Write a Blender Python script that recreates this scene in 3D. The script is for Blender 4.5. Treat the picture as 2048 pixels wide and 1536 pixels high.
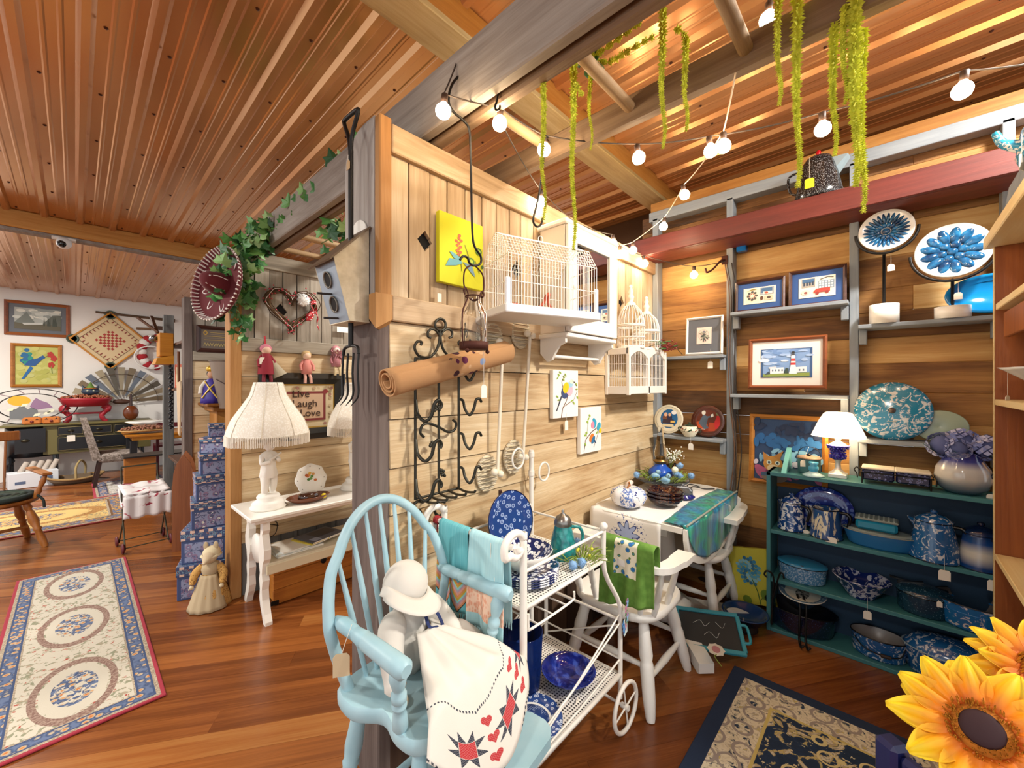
import bpy, bmesh, math, random
from mathutils import Vector as V, Matrix as M
from math import pi, sin, cos, radians as rad
random.seed(7)
SC=bpy.context.scene; COL=SC.collection
for o in list(bpy.data.objects): bpy.data.objects.remove(o)
# ---------- camera, world, exposure
FPX=812.0; HC=1.5; TH=rad(42.88)
FW=V((cos(TH),sin(TH),0)); RT=V((sin(TH),-cos(TH),0)); CAM=V((0,0,HC))
cd=bpy.data.cameras.new('camera'); cd.sensor_width=36; cd.lens=FPX/2048*36; cd.clip_start=.05
co=bpy.data.objects.new('camera',cd); COL.objects.link(co); co.location=CAM
co.rotation_euler=(pi/2,0,TH-pi/2); SC.camera=co
SC.view_settings.view_transform='Standard'; SC.view_settings.look='None'
SC.view_settings.exposure=0.42; SC.view_settings.gamma=1
W=bpy.data.worlds.new('world'); SC.world=W; W.use_nodes=True
W.node_tree.nodes['Background'].inputs[0].default_value=(.93,.97,1,1)
W.node_tree.nodes['Background'].inputs[1].default_value=1.1
CY=SC.cycles; CY.max_bounces=4; CY.diffuse_bounces=3; CY.glossy_bounces=3; CY.transmission_bounces=5; CY.transparent_max_bounces=6; CY.caustics_reflective=False; CY.caustics_refractive=False
CY.use_adaptive_sampling=True; CY.adaptive_threshold=.05; CY.use_denoising=True
# ---------- picking points: where the sight line through a pixel meets a real plane
def ray(px,py): return FW+RT*((px-1024)/FPX)+V((0,0,(768.5-py)/FPX))
def pz(px,py,z): return CAM+ray(px,py)*z
def pX(px,py,x): d=ray(px,py); return CAM+d*(x/d.x)
def pY(px,py,y): d=ray(px,py); return CAM+d*(y/d.y)
def pH(px,py,h=0): d=ray(px,py); return CAM+d*((h-HC)/d.z)
# ---------- mesh builder
def _bv():
    vs=[];idx={}
    for sx in(-1,1):
        for sy in(-1,1):
            for sz in(-1,1):
                for a in range(3): idx[(sx,sy,sz,a)]=len(vs); vs.append(((sx,sy,sz),a))
    fs=[]
    def q(a,s,k=0): pass
    S=(-1,1)
    for a in range(3):
        b,c=(a+1)%3,(a+2)%3
        for s in S:
            L=[]
            for (u,w) in((-1,-1),(1,-1),(1,1),(-1,1)):
                t=[0,0,0];t[a]=s;t[b]=u;t[c]=w;L.append(idx[(*t,a)])
            fs.append(L if s>0 else L[::-1])
        for u in S:
            for w in S:
                t0=[0,0,0];t1=[0,0,0];t0[a]=-1;t1[a]=1
                for t in(t0,t1): t[b]=u;t[c]=w
                L=[idx[(*t0,b)],idx[(*t1,b)],idx[(*t1,c)],idx[(*t0,c)]]
                fs.append(L if u*w<0 else L[::-1])
    for sx in S:
        for sy in S:
            for sz in S:
                L=[idx[(sx,sy,sz,a)] for a in range(3)]
                fs.append(L if sx*sy*sz>0 else L[::-1])
    return vs,fs
_BV=_bv()
I4=M.Identity(4)
class MB:
    def __init__(s,m=None): s.v=[];s.f=[];s.s=[];s.mi=[];s.M=m or I4;s.k=0
    def add(s,vs,fs,sm=False):
        o=len(s.v); Mx=s.M
        s.v+= [Mx@V(p) for p in vs] if Mx is not I4 else [V(p) for p in vs]
        s.f+=[tuple(i+o for i in f) for f in fs]; s.s+=[sm]*len(fs); s.mi+=[s.k]*len(fs); return s
    def box(s,c,d,bev=0.0,R=None):
        hx,hy,hz=d[0]/2,d[1]/2,d[2]/2; h=(hx,hy,hz)
        if bev>0:
            bev=min(bev,hx*.95,hy*.95,hz*.95); vs=[]
            for (sg,a) in _BV[0]:
                vs.append(V([sg[i]*(h[i] if i==a else h[i]-bev) for i in range(3)]))
            fs=_BV[1]
        else:
            vs=[V((x,y,z)) for x in(-hx,hx) for y in(-hy,hy) for z in(-hz,hz)]
            fs=[(0,1,3,2),(4,6,7,5),(0,4,5,1),(2,3,7,6),(0,2,6,4),(1,5,7,3)]
        c=V(c)
        if R is not None: vs=[R@p for p in vs]
        return s.add([p+c for p in vs],fs)
    def bar(s,p0,p1,w,t,up=(0,0,1),bev=0.0):      # rectangular bar from p0 to p1, t along up
        p0,p1=V(p0),V(p1); d=p1-p0; L=d.length; x=d/L; y=V(up).cross(x)
        if y.length<1e-5: y=V((1,0,0)).cross(x)
        y.normalize(); z=x.cross(y); R=M((x,y,z)).transposed()
        return s.box((p0+p1)/2,(L,w,t),bev,R)
    def tube(s,pts,r,n=8,closed=False,cap=True):
        pts=[V(p) for p in pts]; k=len(pts); rs=r if isinstance(r,(list,tuple)) else [r]*k
        vs=[];prev=None
        for i,p in enumerate(pts):
            a=pts[i-1] if (i>0 or closed) else p; b=pts[(i+1)%k] if (i<k-1 or closed) else p
            t=(b-a); t=t.normalized() if t.length>1e-9 else V((0,0,1))
            if prev is None:
                u=t.orthogonal().normalized()
            else:
                u=prev-t*prev.dot(t); u=u.normalized() if u.length>1e-6 else t.orthogonal().normalized()
            prev=u; w=t.cross(u)
            for j in range(n): vs.append(p+(u*cos(2*pi*j/n)+w*sin(2*pi*j/n))*rs[i])
        fs=[]
        for i in range(k if closed else k-1):
            i2=(i+1)%k
            for j in range(n): fs.append((i*n+j,i*n+(j+1)%n,i2*n+(j+1)%n,i2*n+j))
        s.add(vs,fs,True)
        if cap and not closed:
            o=len(vs); s.add(vs[:n],[tuple(range(n))[::-1]]); s.add(vs[-n:],[tuple(range(n))])
        return s
    def cyl(s,p0,p1,r0,r1=None,n=14,cap=True): return s.tube([p0,p1],[r0,r0 if r1 is None else r1],n,False,cap)
    def lathe(s,pr,n=24,c=(0,0,0),sx=1,sy=1,sm=True,mod=None):
        vs=[];fs=[];c=V(c)
        for (r,z) in pr:
            for j in range(n):
                a=2*pi*j/n; q=r*(mod(a,z) if mod else 1)
                vs.append(c+V((q*cos(a)*sx,q*sin(a)*sy,z)))
        for i in range(len(pr)-1):
            for j in range(n): fs.append((i*n+j,i*n+(j+1)%n,(i+1)*n+(j+1)%n,(i+1)*n+j))
        s.add(vs,fs,sm)
        return s
    def sph(s,c,r,n=12,m=8,sc=(1,1,1),R=None):
        c=V(c);vs=[];fs=[]
        for i in range(m+1):
            t=pi*i/m
            for j in range(n):
                p=V((r*sin(t)*cos(2*pi*j/n)*sc[0],r*sin(t)*sin(2*pi*j/n)*sc[1],-r*cos(t)*sc[2]))
                vs.append(c+(R@p if R is not None else p))
        for i in range(m):
            for j in range(n): fs.append((i*n+j,i*n+(j+1)%n,(i+1)*n+(j+1)%n,(i+1)*n+j))
        return s.add(vs,fs,True)
    def prism(s,pl,z0,z1,sm=False):   # polygon in xy extruded along z
        n=len(pl); vs=[(x,y,z0) for x,y in pl]+[(x,y,z1) for x,y in pl]
        fs=[tuple(range(n))[::-1],tuple(range(n,2*n))]
        s.add(vs,fs); s.add(vs,[(i,(i+1)%n,n+(i+1)%n,n+i) for i in range(n)],sm); return s
    def grid(s,fn,nu,nv,sm=True,th=0):
        vs=[V(fn(i/nu,j/nv)) for i in range(nu+1) for j in range(nv+1)]
        w=nv+1; fs=[(i*w+j,(i+1)*w+j,(i+1)*w+j+1,i*w+j+1) for i in range(nu) for j in range(nv)]
        if th:
            nr=[V((0,0,0)) for _ in vs]
            for f in fs:
                q=(vs[f[2]]-vs[f[0]]).cross(vs[f[3]]-vs[f[1]])
                for i in f: nr[i]+=q
            b=[p-(q.normalized() if q.length>0 else q)*th for p,q in zip(vs,nr)]; N=len(vs)
            ed=[(i*w,(i+1)*w) for i in range(nu)]+[((i+1)*w+nv,i*w+nv) for i in range(nu)]+[(j+1,j) for j in range(nv)]+[(nu*w+j,nu*w+j+1) for j in range(nv)]
            fs=fs+[tuple(i+N for i in f[::-1]) for f in fs]+[(b_,a_,a_+N,b_+N) for a_,b_ in ed]
            vs=vs+b
        return s.add(vs,fs,sm)
    def mesh(s,name,mats):
        me=bpy.data.meshes.new(name); me.from_pydata([tuple(p) for p in s.v],[],s.f)
        me.polygons.foreach_set('use_smooth',s.s)
        if not isinstance(mats,(list,tuple)): mats=[mats]
        for m in mats: me.materials.append(m)
        if len(mats)>1: me.polygons.foreach_set('material_index',s.mi)
        me.validate(); me.update(); return me
def ob(name,mb,mats=None,par=None,kind=None,label=None):
    me=mb.mesh(name,mats) if isinstance(mb,MB) else mb
    o=bpy.data.objects.new(name,me); COL.objects.link(o)
    if par: o.parent=par
    if kind: o['kind']=kind
    if label: o['label']=label
    return o
def tag(o,label,cat,group=None):
    o['label']=label;o['category']=cat
    if group:o['group']=group
    return o
def thing(name,label,cat,loc=(0,0,0),rz=0,group=None,R=None):
    o=bpy.data.objects.new(name,None); COL.objects.link(o); o.location=loc; o.empty_display_size=.05
    if R is not None: o.rotation_euler=R.to_euler()
    else: o.rotation_euler=(0,0,rz)
    return tag(o,label,cat,group)
def struct(name):
    o=bpy.data.objects.new(name,None); COL.objects.link(o); o['kind']='structure'; return o
def dup(root,loc=None,rz=None,label=None):
    r=root.copy(); COL.objects.link(r)
    if loc is not None:r.location=loc
    if rz is not None:r.rotation_euler=(0,0,rz)
    if label:r['label']=label
    for ch in list(root.children):
        c=ch.copy(); COL.objects.link(c); c.parent=r
        for g in ch.children: d=g.copy(); COL.objects.link(d); d.parent=c
    return r
# frames: local +z up, local -y is the face turned to the viewer
RZ_A=0.0            # things on the left partition face -Y
RZ_B=-pi/2          # things on the right wall face -X
# ---------- materials
def C(h,a=1):
    h=h.lstrip('#'); c=[int(h[i:i+2],16)/255 for i in(0,2,4)]
    return tuple(((x/12.92) if x<=.04045 else ((x+.055)/1.055)**2.4) for x in c)+(a,)
class G:
    def __init__(s,name):
        s.m=bpy.data.materials.new(name); s.m.use_nodes=True; s.t=s.m.node_tree
        s.b=s.t.nodes['Principled BSDF']; s.o=s.t.nodes['Material Output']
    def n(s,t,ins=None,**kw):
        x=s.t.nodes.new('ShaderNode'+t)
        for k,v in kw.items(): setattr(x,k,v)
        for k,v in (ins or {}).items(): s.put(x.inputs[k],v)
        return x
    def put(s,i,v):
        if isinstance(v,bpy.types.NodeSocket): s.t.links.new(v,i)
        elif isinstance(v,str): i.default_value=C(v)
        else: i.default_value=v
    def S(s,**kw):
        for k,v in kw.items(): s.put(s.b.inputs[k.replace('_',' ')],v)
        return s
    def obj(s): return s.n('TexCoord').outputs['Object']
    def gen(s): return s.n('TexCoord').outputs['Generated']
    def pos(s): return s.n('NewGeometry').outputs['Position']
    def rnd(s): return s.n('ObjectInfo').outputs['Random']
    def map(s,v,sc=(1,1,1),loc=(0,0,0),rot=(0,0,0)):
        return s.n('Mapping',{'Vector':v,'Scale':sc,'Location':loc,'Rotation':rot}).outputs[0]
    def noise(s,v,sc=5,det=3,ro=.55,dis=0):
        return s.n('TexNoise',{'Vector':v,'Scale':sc,'Detail':det,'Roughness':ro,'Distortion':dis}).outputs['Fac']
    def vor(s,v,sc=5,out='Distance',feature='F1',rn=1):
        return s.n('TexVoronoi',{'Vector':v,'Scale':sc,'Randomness':rn},feature=feature).outputs[out]
    def ramp(s,f,st,interp='LINEAR'):
        x=s.n('ValToRGB',{'Fac':f}); r=x.color_ramp; r.interpolation=interp
        while len(r.elements)<len(st): r.elements.new(.5)
        for e,(p,c) in zip(r.elements,st): e.position=p; e.color=C(c) if isinstance(c,str) else (c,c,c,1)
        return x.outputs[0]
    def mix(s,f,a,b,bl='MIX'):
        x=s.n('Mix',data_type='RGBA',blend_type=bl); s.put(x.inputs[0],f); s.put(x.inputs[6],a); s.put(x.inputs[7],b); return x.outputs[2]
    def ma(s,op,a,b=0,c=0):
        x=s.n('Math',operation=op); s.put(x.inputs[0],a); s.put(x.inputs[1],b); s.put(x.inputs[2],c); return x.outputs[0]
    def vm(s,op,a,b=(0,0,0)):
        x=s.n('VectorMath',operation=op); s.put(x.inputs[0],a); s.put(x.inputs[1],b); return x.outputs['Value' if op in('LENGTH','DISTANCE','DOT_PRODUCT') else 0]
    def xyz(s,v): return s.n('SeparateXYZ',{0:v}).outputs
    def cxyz(s,x,y,z=0): return s.n('CombineXYZ',{0:x,1:y,2:z}).outputs[0]
    def bump(s,h,st=.3,d=.01):
        s.put(s.b.inputs['Normal'],s.n('Bump',{'Height':h,'Strength':st,'Distance':d}).outputs[0]); return s
_MC={}
def P(c,r=.5,m=0,**kw):
    k=(c,r,m,tuple(sorted(kw.items())))
    if k not in _MC:
        g=G('paint_'+c.lstrip('#')); g.S(Base_Color=c,Roughness=r,Metallic=m,**kw); _MC[k]=g.m
    return _MC[k]
def wood(name,st,axis=0,coord='pos',r=.6,ga=1.3,gc=26,rv=.35,rot=0,bump=.25,blot=.5,con=1.5,knots=False):
    g=G(name); v=g.pos() if coord=='pos' else g.obj()
    if rot: v=g.n('VectorRotate',{'Vector':v,'Angle':rot},rotation_type='Z_AXIS').outputs[0]
    rn=g.rnd(); off=g.n('VectorMath',{0:(31,17,23)},operation='SCALE'); g.put(off.inputs['Scale'],rn)
    v=g.vm('ADD',v,off.outputs[0])
    sc=[gc]*3; sc[axis]=ga
    vv=g.map(v,sc); a=g.noise(vv,1,5,.65,.6)
    sc2=[gc*2.6]*3; sc2[axis]=ga*1.5
    b=g.noise(g.map(v,sc2),1,3,.7)
    c=g.noise(g.map(v,[x*.16 if i!=axis else ga*.9 for i,x in enumerate(sc)]),1,3,.5)
    sc3=[gc*9]*3; sc3[axis]=ga*3; b3=g.noise(g.map(v,sc3),1,2,.6); b=g.ma('ADD',g.ma('MULTIPLY',b,.6),g.ma('MULTIPLY',b3,.4)); f=g.ma('ADD',g.ma('MULTIPLY',a,.52),g.ma('MULTIPLY',b,.30)); f=g.ma('ADD',f,g.ma('MULTIPLY',c,blot*.6))
    f=g.ma('ADD',f,g.ma('MULTIPLY',g.ma('SUBTRACT',rn,.5),rv))
    f=g.ma('SUBTRACT',f,.2*blot*1.5-.0); f=g.ma('ADD',g.ma('MULTIPLY',g.ma('SUBTRACT',f,.4),con),.47)
    if knots:
        ks=[3.2]*3; ks[axis]=1.5; kd=g.vor(g.map(v,ks),1); f=g.ma('SUBTRACT',f,g.ma('MULTIPLY',g.ma('LESS_THAN',g.ma('ADD',kd,g.ma('MULTIPLY',a,.05)),.085),.5))
    col=g.ramp(f,st); g.S(Base_Color=col,Roughness=r)
    if bump: g.bump(g.ma('ADD',a,b),bump,.004)
    return g.m
# ================= STRUCTURE =================
YA=1.37; XB=3.2; YC=3.36; YD=5.1; YW=9.9
def hc(y): return 3.23-.025*y
def lamp(name,loc,power,size,col=(1,.95,.88),rot=(0,0,0),shape='DISK',sy=None,par=None):
    l=bpy.data.lights.new(name,'AREA'); l.energy=power; l.shape=shape; l.size=size; l.color=col
    if sy: l.size_y=sy
    o=bpy.data.objects.new(name,l); COL.objects.link(o); o.location=loc; o.rotation_euler=rot
    if par:o.parent=par
    return o
def point(name,loc,power,r=.03,col=(1,.8,.55),par=None):
    l=bpy.data.lights.new(name,'POINT'); l.energy=power; l.shadow_soft_size=r; l.color=col
    o=bpy.data.objects.new(name,l); COL.objects.link(o); o.location=loc
    if par:o.parent=par
    return o
# --- floor: diagonal planks
FA=rad(-33.6)
m_floor=wood('varnished_floor_wood',[(0,'#411f0e'),(.35,'#6f3c1b'),(.6,'#935628'),(1,'#b27e45')],0,rot=-FA,r=.25,ga=1.1,gc=22,rv=.28,bump=.06,con=1.3)
FL=struct('floor')
sub=MB().box((2,4,-.0145),(16,18,.02)); ob('subfloor',sub,m_floor,FL)
def infloor(x,y): return -3.2<x<3.9 and -1.6<y<10
_fm={}
d=V((cos(FA),sin(FA),0)); e=V((-sin(FA),cos(FA),0)); w=.125; cnt=0
for i in range(-22,74):
    c0=e*(i*w+w/2); s0=-7+random.random()*3
    while s0<9:
        L=random.choice([3.2,4.0,4.8,6.0]); a=c0+d*s0; b=c0+d*(s0+L)
        mid=(a+b)/2
        near=[c0+d*(s0+L*t/6) for t in range(7)]
        if any(infloor(q.x,q.y) for q in near):
            vis=False
            for q in near:
                z=q.dot(FW)
                if z>.5 and abs(q.dot(RT)/z)<1.45: vis=True
            if vis and cnt<290:
                if L not in _fm: _fm[L]=MB().box((0,0,-.002),(L-.0006,w-.0009,.004)).mesh('plank',m_floor)
                o=ob('plank',_fm[L],par=FL); o.location=mid; o.rotation_euler=(0,0,FA); cnt+=1
        s0+=L
# --- ceiling: ribbed copper-brown metal sheets
g=G('copper_painted_steel'); n_=g.noise(g.map(g.pos(),(3,.5,3)),1,3)
g.S(Base_Color=g.ramp(n_,[(.25,'#c98c58'),(.75,'#dba874')]),Roughness=g.ramp(n_,[(.2,.16),(.8,.27)]),Metallic=.6); m_cop=g.m
m_scr=P('#4a2512',.4,.5)
def sheet(w=.9144,y0=-2.6,y1=YW):
    pr=[];p=.2286
    for k in range(4):
        x=k*p
        pr+=[(x-.008,0),(x+.010,-.024),(x+.040,-.024),(x+.058,0)]
        for q in(.103,.162): pr+=[(x+q,0),(x+q+.007,-.0028),(x+q+.017,-.0028),(x+q+.024,0)]
    pr.append((w,0))
    vs=[(x,y0,hc(y0)+z) for x,z in pr]+[(x,y1,hc(y1)+z) for x,z in pr]+[(x,y1,hc(y1)+z+.004) for x,z in pr]+[(x,y0,hc(y0)+z+.004) for x,z in pr]
    n=len(pr); fs=[]
    for a in range(3):
        for i in range(n-1): 
            if a!=1: fs.append((a*n+i,a*n+i+1,(a+1)*n+i+1,(a+1)*n+i))
    return MB().add(vs,fs)
CE=struct('ceiling'); sm=sheet().mesh('metal_sheet',m_cop)
sc=MB()
for k in range(4):
    for j in range(20):
        y=-2.2+j*.61; x=k*.2286+.09
        sc.lathe([(0,-.007),(.006,-.006),(.006,-.002),(.009,-.002),(.009,0)],6,(x,y,hc(y)))
scm=sc.mesh('screw',m_scr)
x=-3.66+.012
while x<3.8:
    o=ob('metal_sheet',sm,par=CE); o.location.x=x
    o=ob('screw',scm,par=CE,kind='stuff'); o.location.x=x
    x+=.9144
# --- timber beams under the ceiling
m_pine=wood('yellow_pine_beam',[(0,'#7a4a16'),(.4,'#b87a30'),(.7,'#d09a50'),(1,'#e0b878')],0,r=.55,gc=14,rv=.1)
m_pinep=wood('pale_pine_beam',[(0,'#7d6236'),(.4,'#b59a66'),(.7,'#cfba8c'),(1,'#dccba2')],0,r=.6,gc=14,rv=.1)
m_grx=wood('weathered_grey_timber',[(0,'#4a423a'),(.4,'#857a70'),(.7,'#a39a90'),(1,'#beb6ac')],1,r=.75,gc=18,rv=.15)
m_bry=wood('weathered_brown_timber',[(0,'#3a2c20'),(.4,'#725a44'),(.7,'#917a62'),(1,'#b09a82')],1,r=.75,gc=18,rv=.15)
def beam(n,y0,y1,z0,z1,x0,x1,m,m2=None):
    t=struct('trim_%d'%n); ob('timber',MB().box(((x0+x1)/2,(y0+y1)/2,(z0+z1)/2),(x1-x0,y1-y0,z1-z0),.006),m,t)
    return t
b1=beam(1,5.8,5.9,2.925,hc(5.85),-4,4,m_pine)
ob('lower_strip',MB().box((0,5.87,2.91),(8,.09,.03),.003),m_grx,b1)
b2=beam(2,1.38,1.40,3.06,hc(1.4),-3.6,3.86,m_pine)
ob('flat_board',MB().box((.13,1.47,3.055),(7.46,.18,.03),.004),m_pinep,b2)
# --- left partition (planks above a clapboard wainscot)
m_pa=wood('bleached_barn_plank',[(0,'#6b5236'),(.35,'#a98e6c'),(.6,'#c4ac8b'),(1,'#ddcbb0')],2,r=.8,gc=20,rv=.22,bump=.4,knots=True)
m_ra=wood('barn_rail_wood',[(0,'#6e563c'),(.35,'#ab8f6c'),(.6,'#c2a786'),(1,'#d9c5a6')],0,r=.8,gc=20,rv=.15,bump=.4)
m_sa=wood('whitewashed_clapboard',[(0,'#7d5d33'),(.3,'#b5946a'),(.55,'#d1b78f'),(.8,'#e6d6b6'),(1,'#f1e6cf')],0,r=.7,gc=24,ga=1.8,rv=.12,bump=.5,blot=.9)
m_pc=wood('grey_barn_plank',[(0,'#4f463c'),(.35,'#8d8375'),(.6,'#aca294'),(1,'#cbc2b4')],2,r=.85,gc=20,rv=.25,bump=.4,knots=True)
m_rc=wood('grey_barn_rail',[(0,'#544a3e'),(.35,'#948a7a'),(.6,'#b1a796'),(1,'#ccc3b4')],0,r=.85,gc=20,rv=.15,bump=.4)
m_post=wood('dark_post_wood',[(0,'#2c2320'),(.4,'#5a4c46'),(.7,'#786a63'),(1,'#94857c')],2,r=.85,gc=16,rv=.15)
m_posty=wood('orange_post_wood',[(0,'#6b421c'),(.4,'#a8763f'),(.7,'#c09058'),(1,'#d6ad78')],2,r=.7,gc=16,rv=.15)
m_dkwain=wood('dark_wainscot_plank',[(0,'#1e130c'),(.4,'#3f2a1c'),(.7,'#57402e'),(1,'#70583f')],2,r=.8,gc=16,rv=.2)
m_gywain=wood('grey_wainscot_plank',[(0,'#33332f'),(.4,'#5d5e5c'),(.7,'#7c7d7b'),(1,'#97978f')],2,r=.8,gc=16,rv=.2)
def cut(o,polys,y0,y1):     # pierce a plank with a diamond hole
    for (cx,cz,rx,rz) in polys:
        mb=MB(); pl=[(cx+rx,cz),(cx,cz+rz),(cx-rx,cz),(cx,cz-rz)]
        vs=[(x,y0,z) for x,z in pl]+[(x,y1,z) for x,z in pl]
        mb.add(vs,[(0,1,2,3),(7,6,5,4)]+[(i,4+i,4+(i+1)%4,(i+1)%4) for i in range(4)])
        c=ob('cutter',mb,P('#000000',1)); bm=bmesh.new(); bm.from_mesh(c.data); bmesh.ops.recalc_face_normals(bm,faces=bm.faces); bm.to_mesh(c.data); bm.free()
        md=o.modifiers.new('b','BOOLEAN'); md.object=c; md.operation='DIFFERENCE'; md.solver='EXACT'
        bpy.context.view_layer.update()
        dg=bpy.context.evaluated_depsgraph_get(); me=bpy.data.meshes.new_from_object(o.evaluated_get(dg))
        o.modifiers.clear(); o.data=me; bpy.data.objects.remove(c)
def partition(name,Y,x0,x1,zt,pw,dias,mp,mr,ms,mw,zw,zr0=1.735,zr1=1.83,core=.1):
    w=struct(name); x=x0; rnd=random.Random(int(Y*100))
    ob('core',MB().box(((x0+x1)/2,Y+.0165+core/2,zt/2),(x1-x0-.02,core,zt-.03)),P('#050403',.9),w)
    while x<x1-.02:
        pw_=min(pw*rnd.uniform(.9,1.1),x1-x); y=Y+rnd.uniform(-.002,.003)
        zb,zt_=zr0+.02,zt-.03
        mb=MB().box((x+pw_/2,y+.01,(zb+zt_)/2),(pw_-.005,.02,zt_-zb),.0025)
        o=ob('plank',mb,mp,w)
        dd=[q for q in dias if q[0]+q[2]>x and q[0]-q[2]<x+pw_]
        if dd: cut(o,dd,Y-.05,Y+.08)
        x+=pw_
    ob('rail',MB().box(((x0+x1)/2,Y-.008,zt-.053),(x1-x0,.03,.106),.004),mr,w)
    ob('rail',MB().box(((x0+x1)/2,Y-.008,(zr0+zr1)/2),(x1-x0,.03,zr1-zr0),.004),mr,w)
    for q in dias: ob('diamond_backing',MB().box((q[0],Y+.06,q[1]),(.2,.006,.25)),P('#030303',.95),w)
    z=zr0; 
    while z>zw+.01:
        h=min(.19*rnd.uniform(.9,1.05),z-zw)
        th=.016
        vs=[];a0,a1=x0,x1
        ob('clapboard',MB().add([(a0,Y-.010,z-h+.002),(a1,Y-.010,z-h+.002),(a1,Y-.002,z-.002),(a0,Y-.002,z-.002),(a0,Y+th,z-h+.002),(a1,Y+th,z-h+.002),(a1,Y+th,z-.002),(a0,Y+th,z-.002)],
            [(0,1,2,3),(5,4,7,6),(4,5,1,0),(3,2,6,7),(4,0,3,7),(1,5,6,2)]),ms,w)
        z-=h
    x=x0
    while x<x1-.02:
        pw_=min(.14*rnd.uniform(.85,1.15),x1-x)
        ob('wainscot_board',MB().box((x+pw_/2,Y+.008,zw/2),(pw_-.005,.018,zw),.002),mw,w); x+=pw_
    return w
def dia(px,py,Y,rx=.037,rz=.042):
    p=pY(px,py,Y); return (p.x,p.z,rx,rz)
wa=partition('wall_left',YA,.80,XB,2.467,.092,[dia(850,483,YA),dia(1033,541,YA,.04,.05),dia(1243,606,YA,.037,.05)],m_pa,m_ra,m_sa,m_dkwain,.5,core=.12)
# head of the partition: upper end board with rounded shoulder, dark post below, yellow edge strip
mb=MB(M.Translation((.75,0,0))@M.Rotation(pi/2,4,'Z')@M.Rotation(pi/2,4,'X'))
pl=[(1.388,1.74),(1.62,1.74),(1.625,2.36)]+[(1.625-.16*(1-cos(t*pi/10)),2.36+.13*sin(t*pi/10)) for t in range(1,6)]+[(1.388,2.49)]
mb.prism(pl,0,.03); ob('end_board',mb,m_pc if False else wood('pale_grey_end_board',[(0,'#6a6058'),(.4,'#9d948c'),(.7,'#b9b2ab'),(1,'#d2ccc4')],2,r=.8,gc=18),wa)
ob('edge_strip',MB().box((.775,1.368,2.11),(.05,.036,.75),.004),m_posty,wa)
ob('post',MB().box((.785,1.475,.87),(.06,.21,1.74),.006),m_post,wa)
ob('corbel',MB().add([(.735,1.35,1.83),(.735,1.40,1.83),(.735,1.35,1.70),(.735,1.40,1.74),(.80,1.345,1.83),(.80,1.40,1.83),(.80,1.345,1.74),(.80,1.40,1.70)],[(0,1,3,2),(4,6,7,5),(0,4,5,1),(2,3,7,6),(0,2,6,4),(1,5,7,3)]),m_posty,wa)
wc=partition('wall_booth',YC,.80,2.9,2.45,.092,[dia(561,623,YC,.048,.06)],m_pc,m_rc,m_sa,m_gywain,.37)
ob('post',MB().box((.765,YC+.05,1.22),(.07,.14,2.44),.005),m_posty,wc)
wd=partition('wall_far_booth',YD,.80,2.6,2.36,.1,[],m_pc,m_rc,m_sa,m_gywain,.37)
ob('post',MB().box((.765,YD+.05,1.18),(.07,.14,2.36),.005),m_post,wd)
# back of the left partition, seen from the next booth
ob('back_panel',MB().box((1.99,1.60,1.2),(2.38,.02,2.38),.002),m_sa,wa)
# --- far white wall
m_white=G('white_plaster'); m_white.S(Base_Color='#e9e5de',Roughness=.85); m_white=m_white.m
ob('wall_back',MB().box((.3,YW+.05,1.6),(8,.1,3.2)),m_white,kind='structure')
# --- right wall
m_pb=wood('honey_pallet_plank',[(0,'#3a2410'),(.3,'#7a5026'),(.55,'#ab7a40'),(.8,'#c89a5c'),(1,'#dcb87e')],1,r=.7,gc=15,ga=1.4,rv=.5,bump=.35,blot=.9,knots=True)
m_gp=wood('grey_painted_stud',[(0,'#5d646b'),(.4,'#868d93'),(.7,'#9aa0a5'),(1,'#b0b4b7')],2,r=.7,gc=14,rv=.1,bump=.1)
m_red=wood('oxblood_shelf_wood',[(0,'#2a0d0a'),(.4,'#571d15'),(.7,'#6e2a20'),(1,'#8a4335')],1,r=.5,gc=18,rv=.2,bump=.15)
wb=struct('wall_right'); z=0; rnd=random.Random(5)
while z<2.84:
    h=rnd.choice([.135,.15,.17,.185]); h=min(h,2.86-z); y=1.5
    while y>-2.4:
        L=rnd.choice([1.1,1.6,2.3]); L=min(L,y+2.4)
        gap=.004 if rnd.random()<.08 else 0
        ob('plank',MB().box((XB+.012+rnd.uniform(0,.003),y-L/2,z+h/2),(.02,L,h-gap),.003),m_pb,wb)
        y-=L
    z+=h
for y in(1.35,.815,.151,-.43,-1.1):
    ob('stud',MB().box((XB-.045,y,1.4),(.09,.042,2.8),.003),m_gp,wb)
m_gpy=wood('grey_painted_plate',[(0,'#5d646b'),(.4,'#868d93'),(.7,'#9aa0a5'),(1,'#b0b4b7')],1,r=.7,gc=14,rv=.1,bump=.1)
ob('top_plate',MB().box((XB-.045,-.45,2.82),(.09,3.7,.075),.003),m_gpy,wb)
ob('top_board',MB().box((XB-.03,-.45,2.90),(.06,3.7,.075),.003),wood('ochre_top_board',[(0,'#6a3c12'),(.4,'#a06a2c'),(.7,'#c08c48'),(1,'#d2a868')],1,r=.6,gc=14),wb)
ob('fascia',MB().box((3.88,.0,3.05),(.03,5.2,.5)),P('#5a3a1c',.8),wb)
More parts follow.
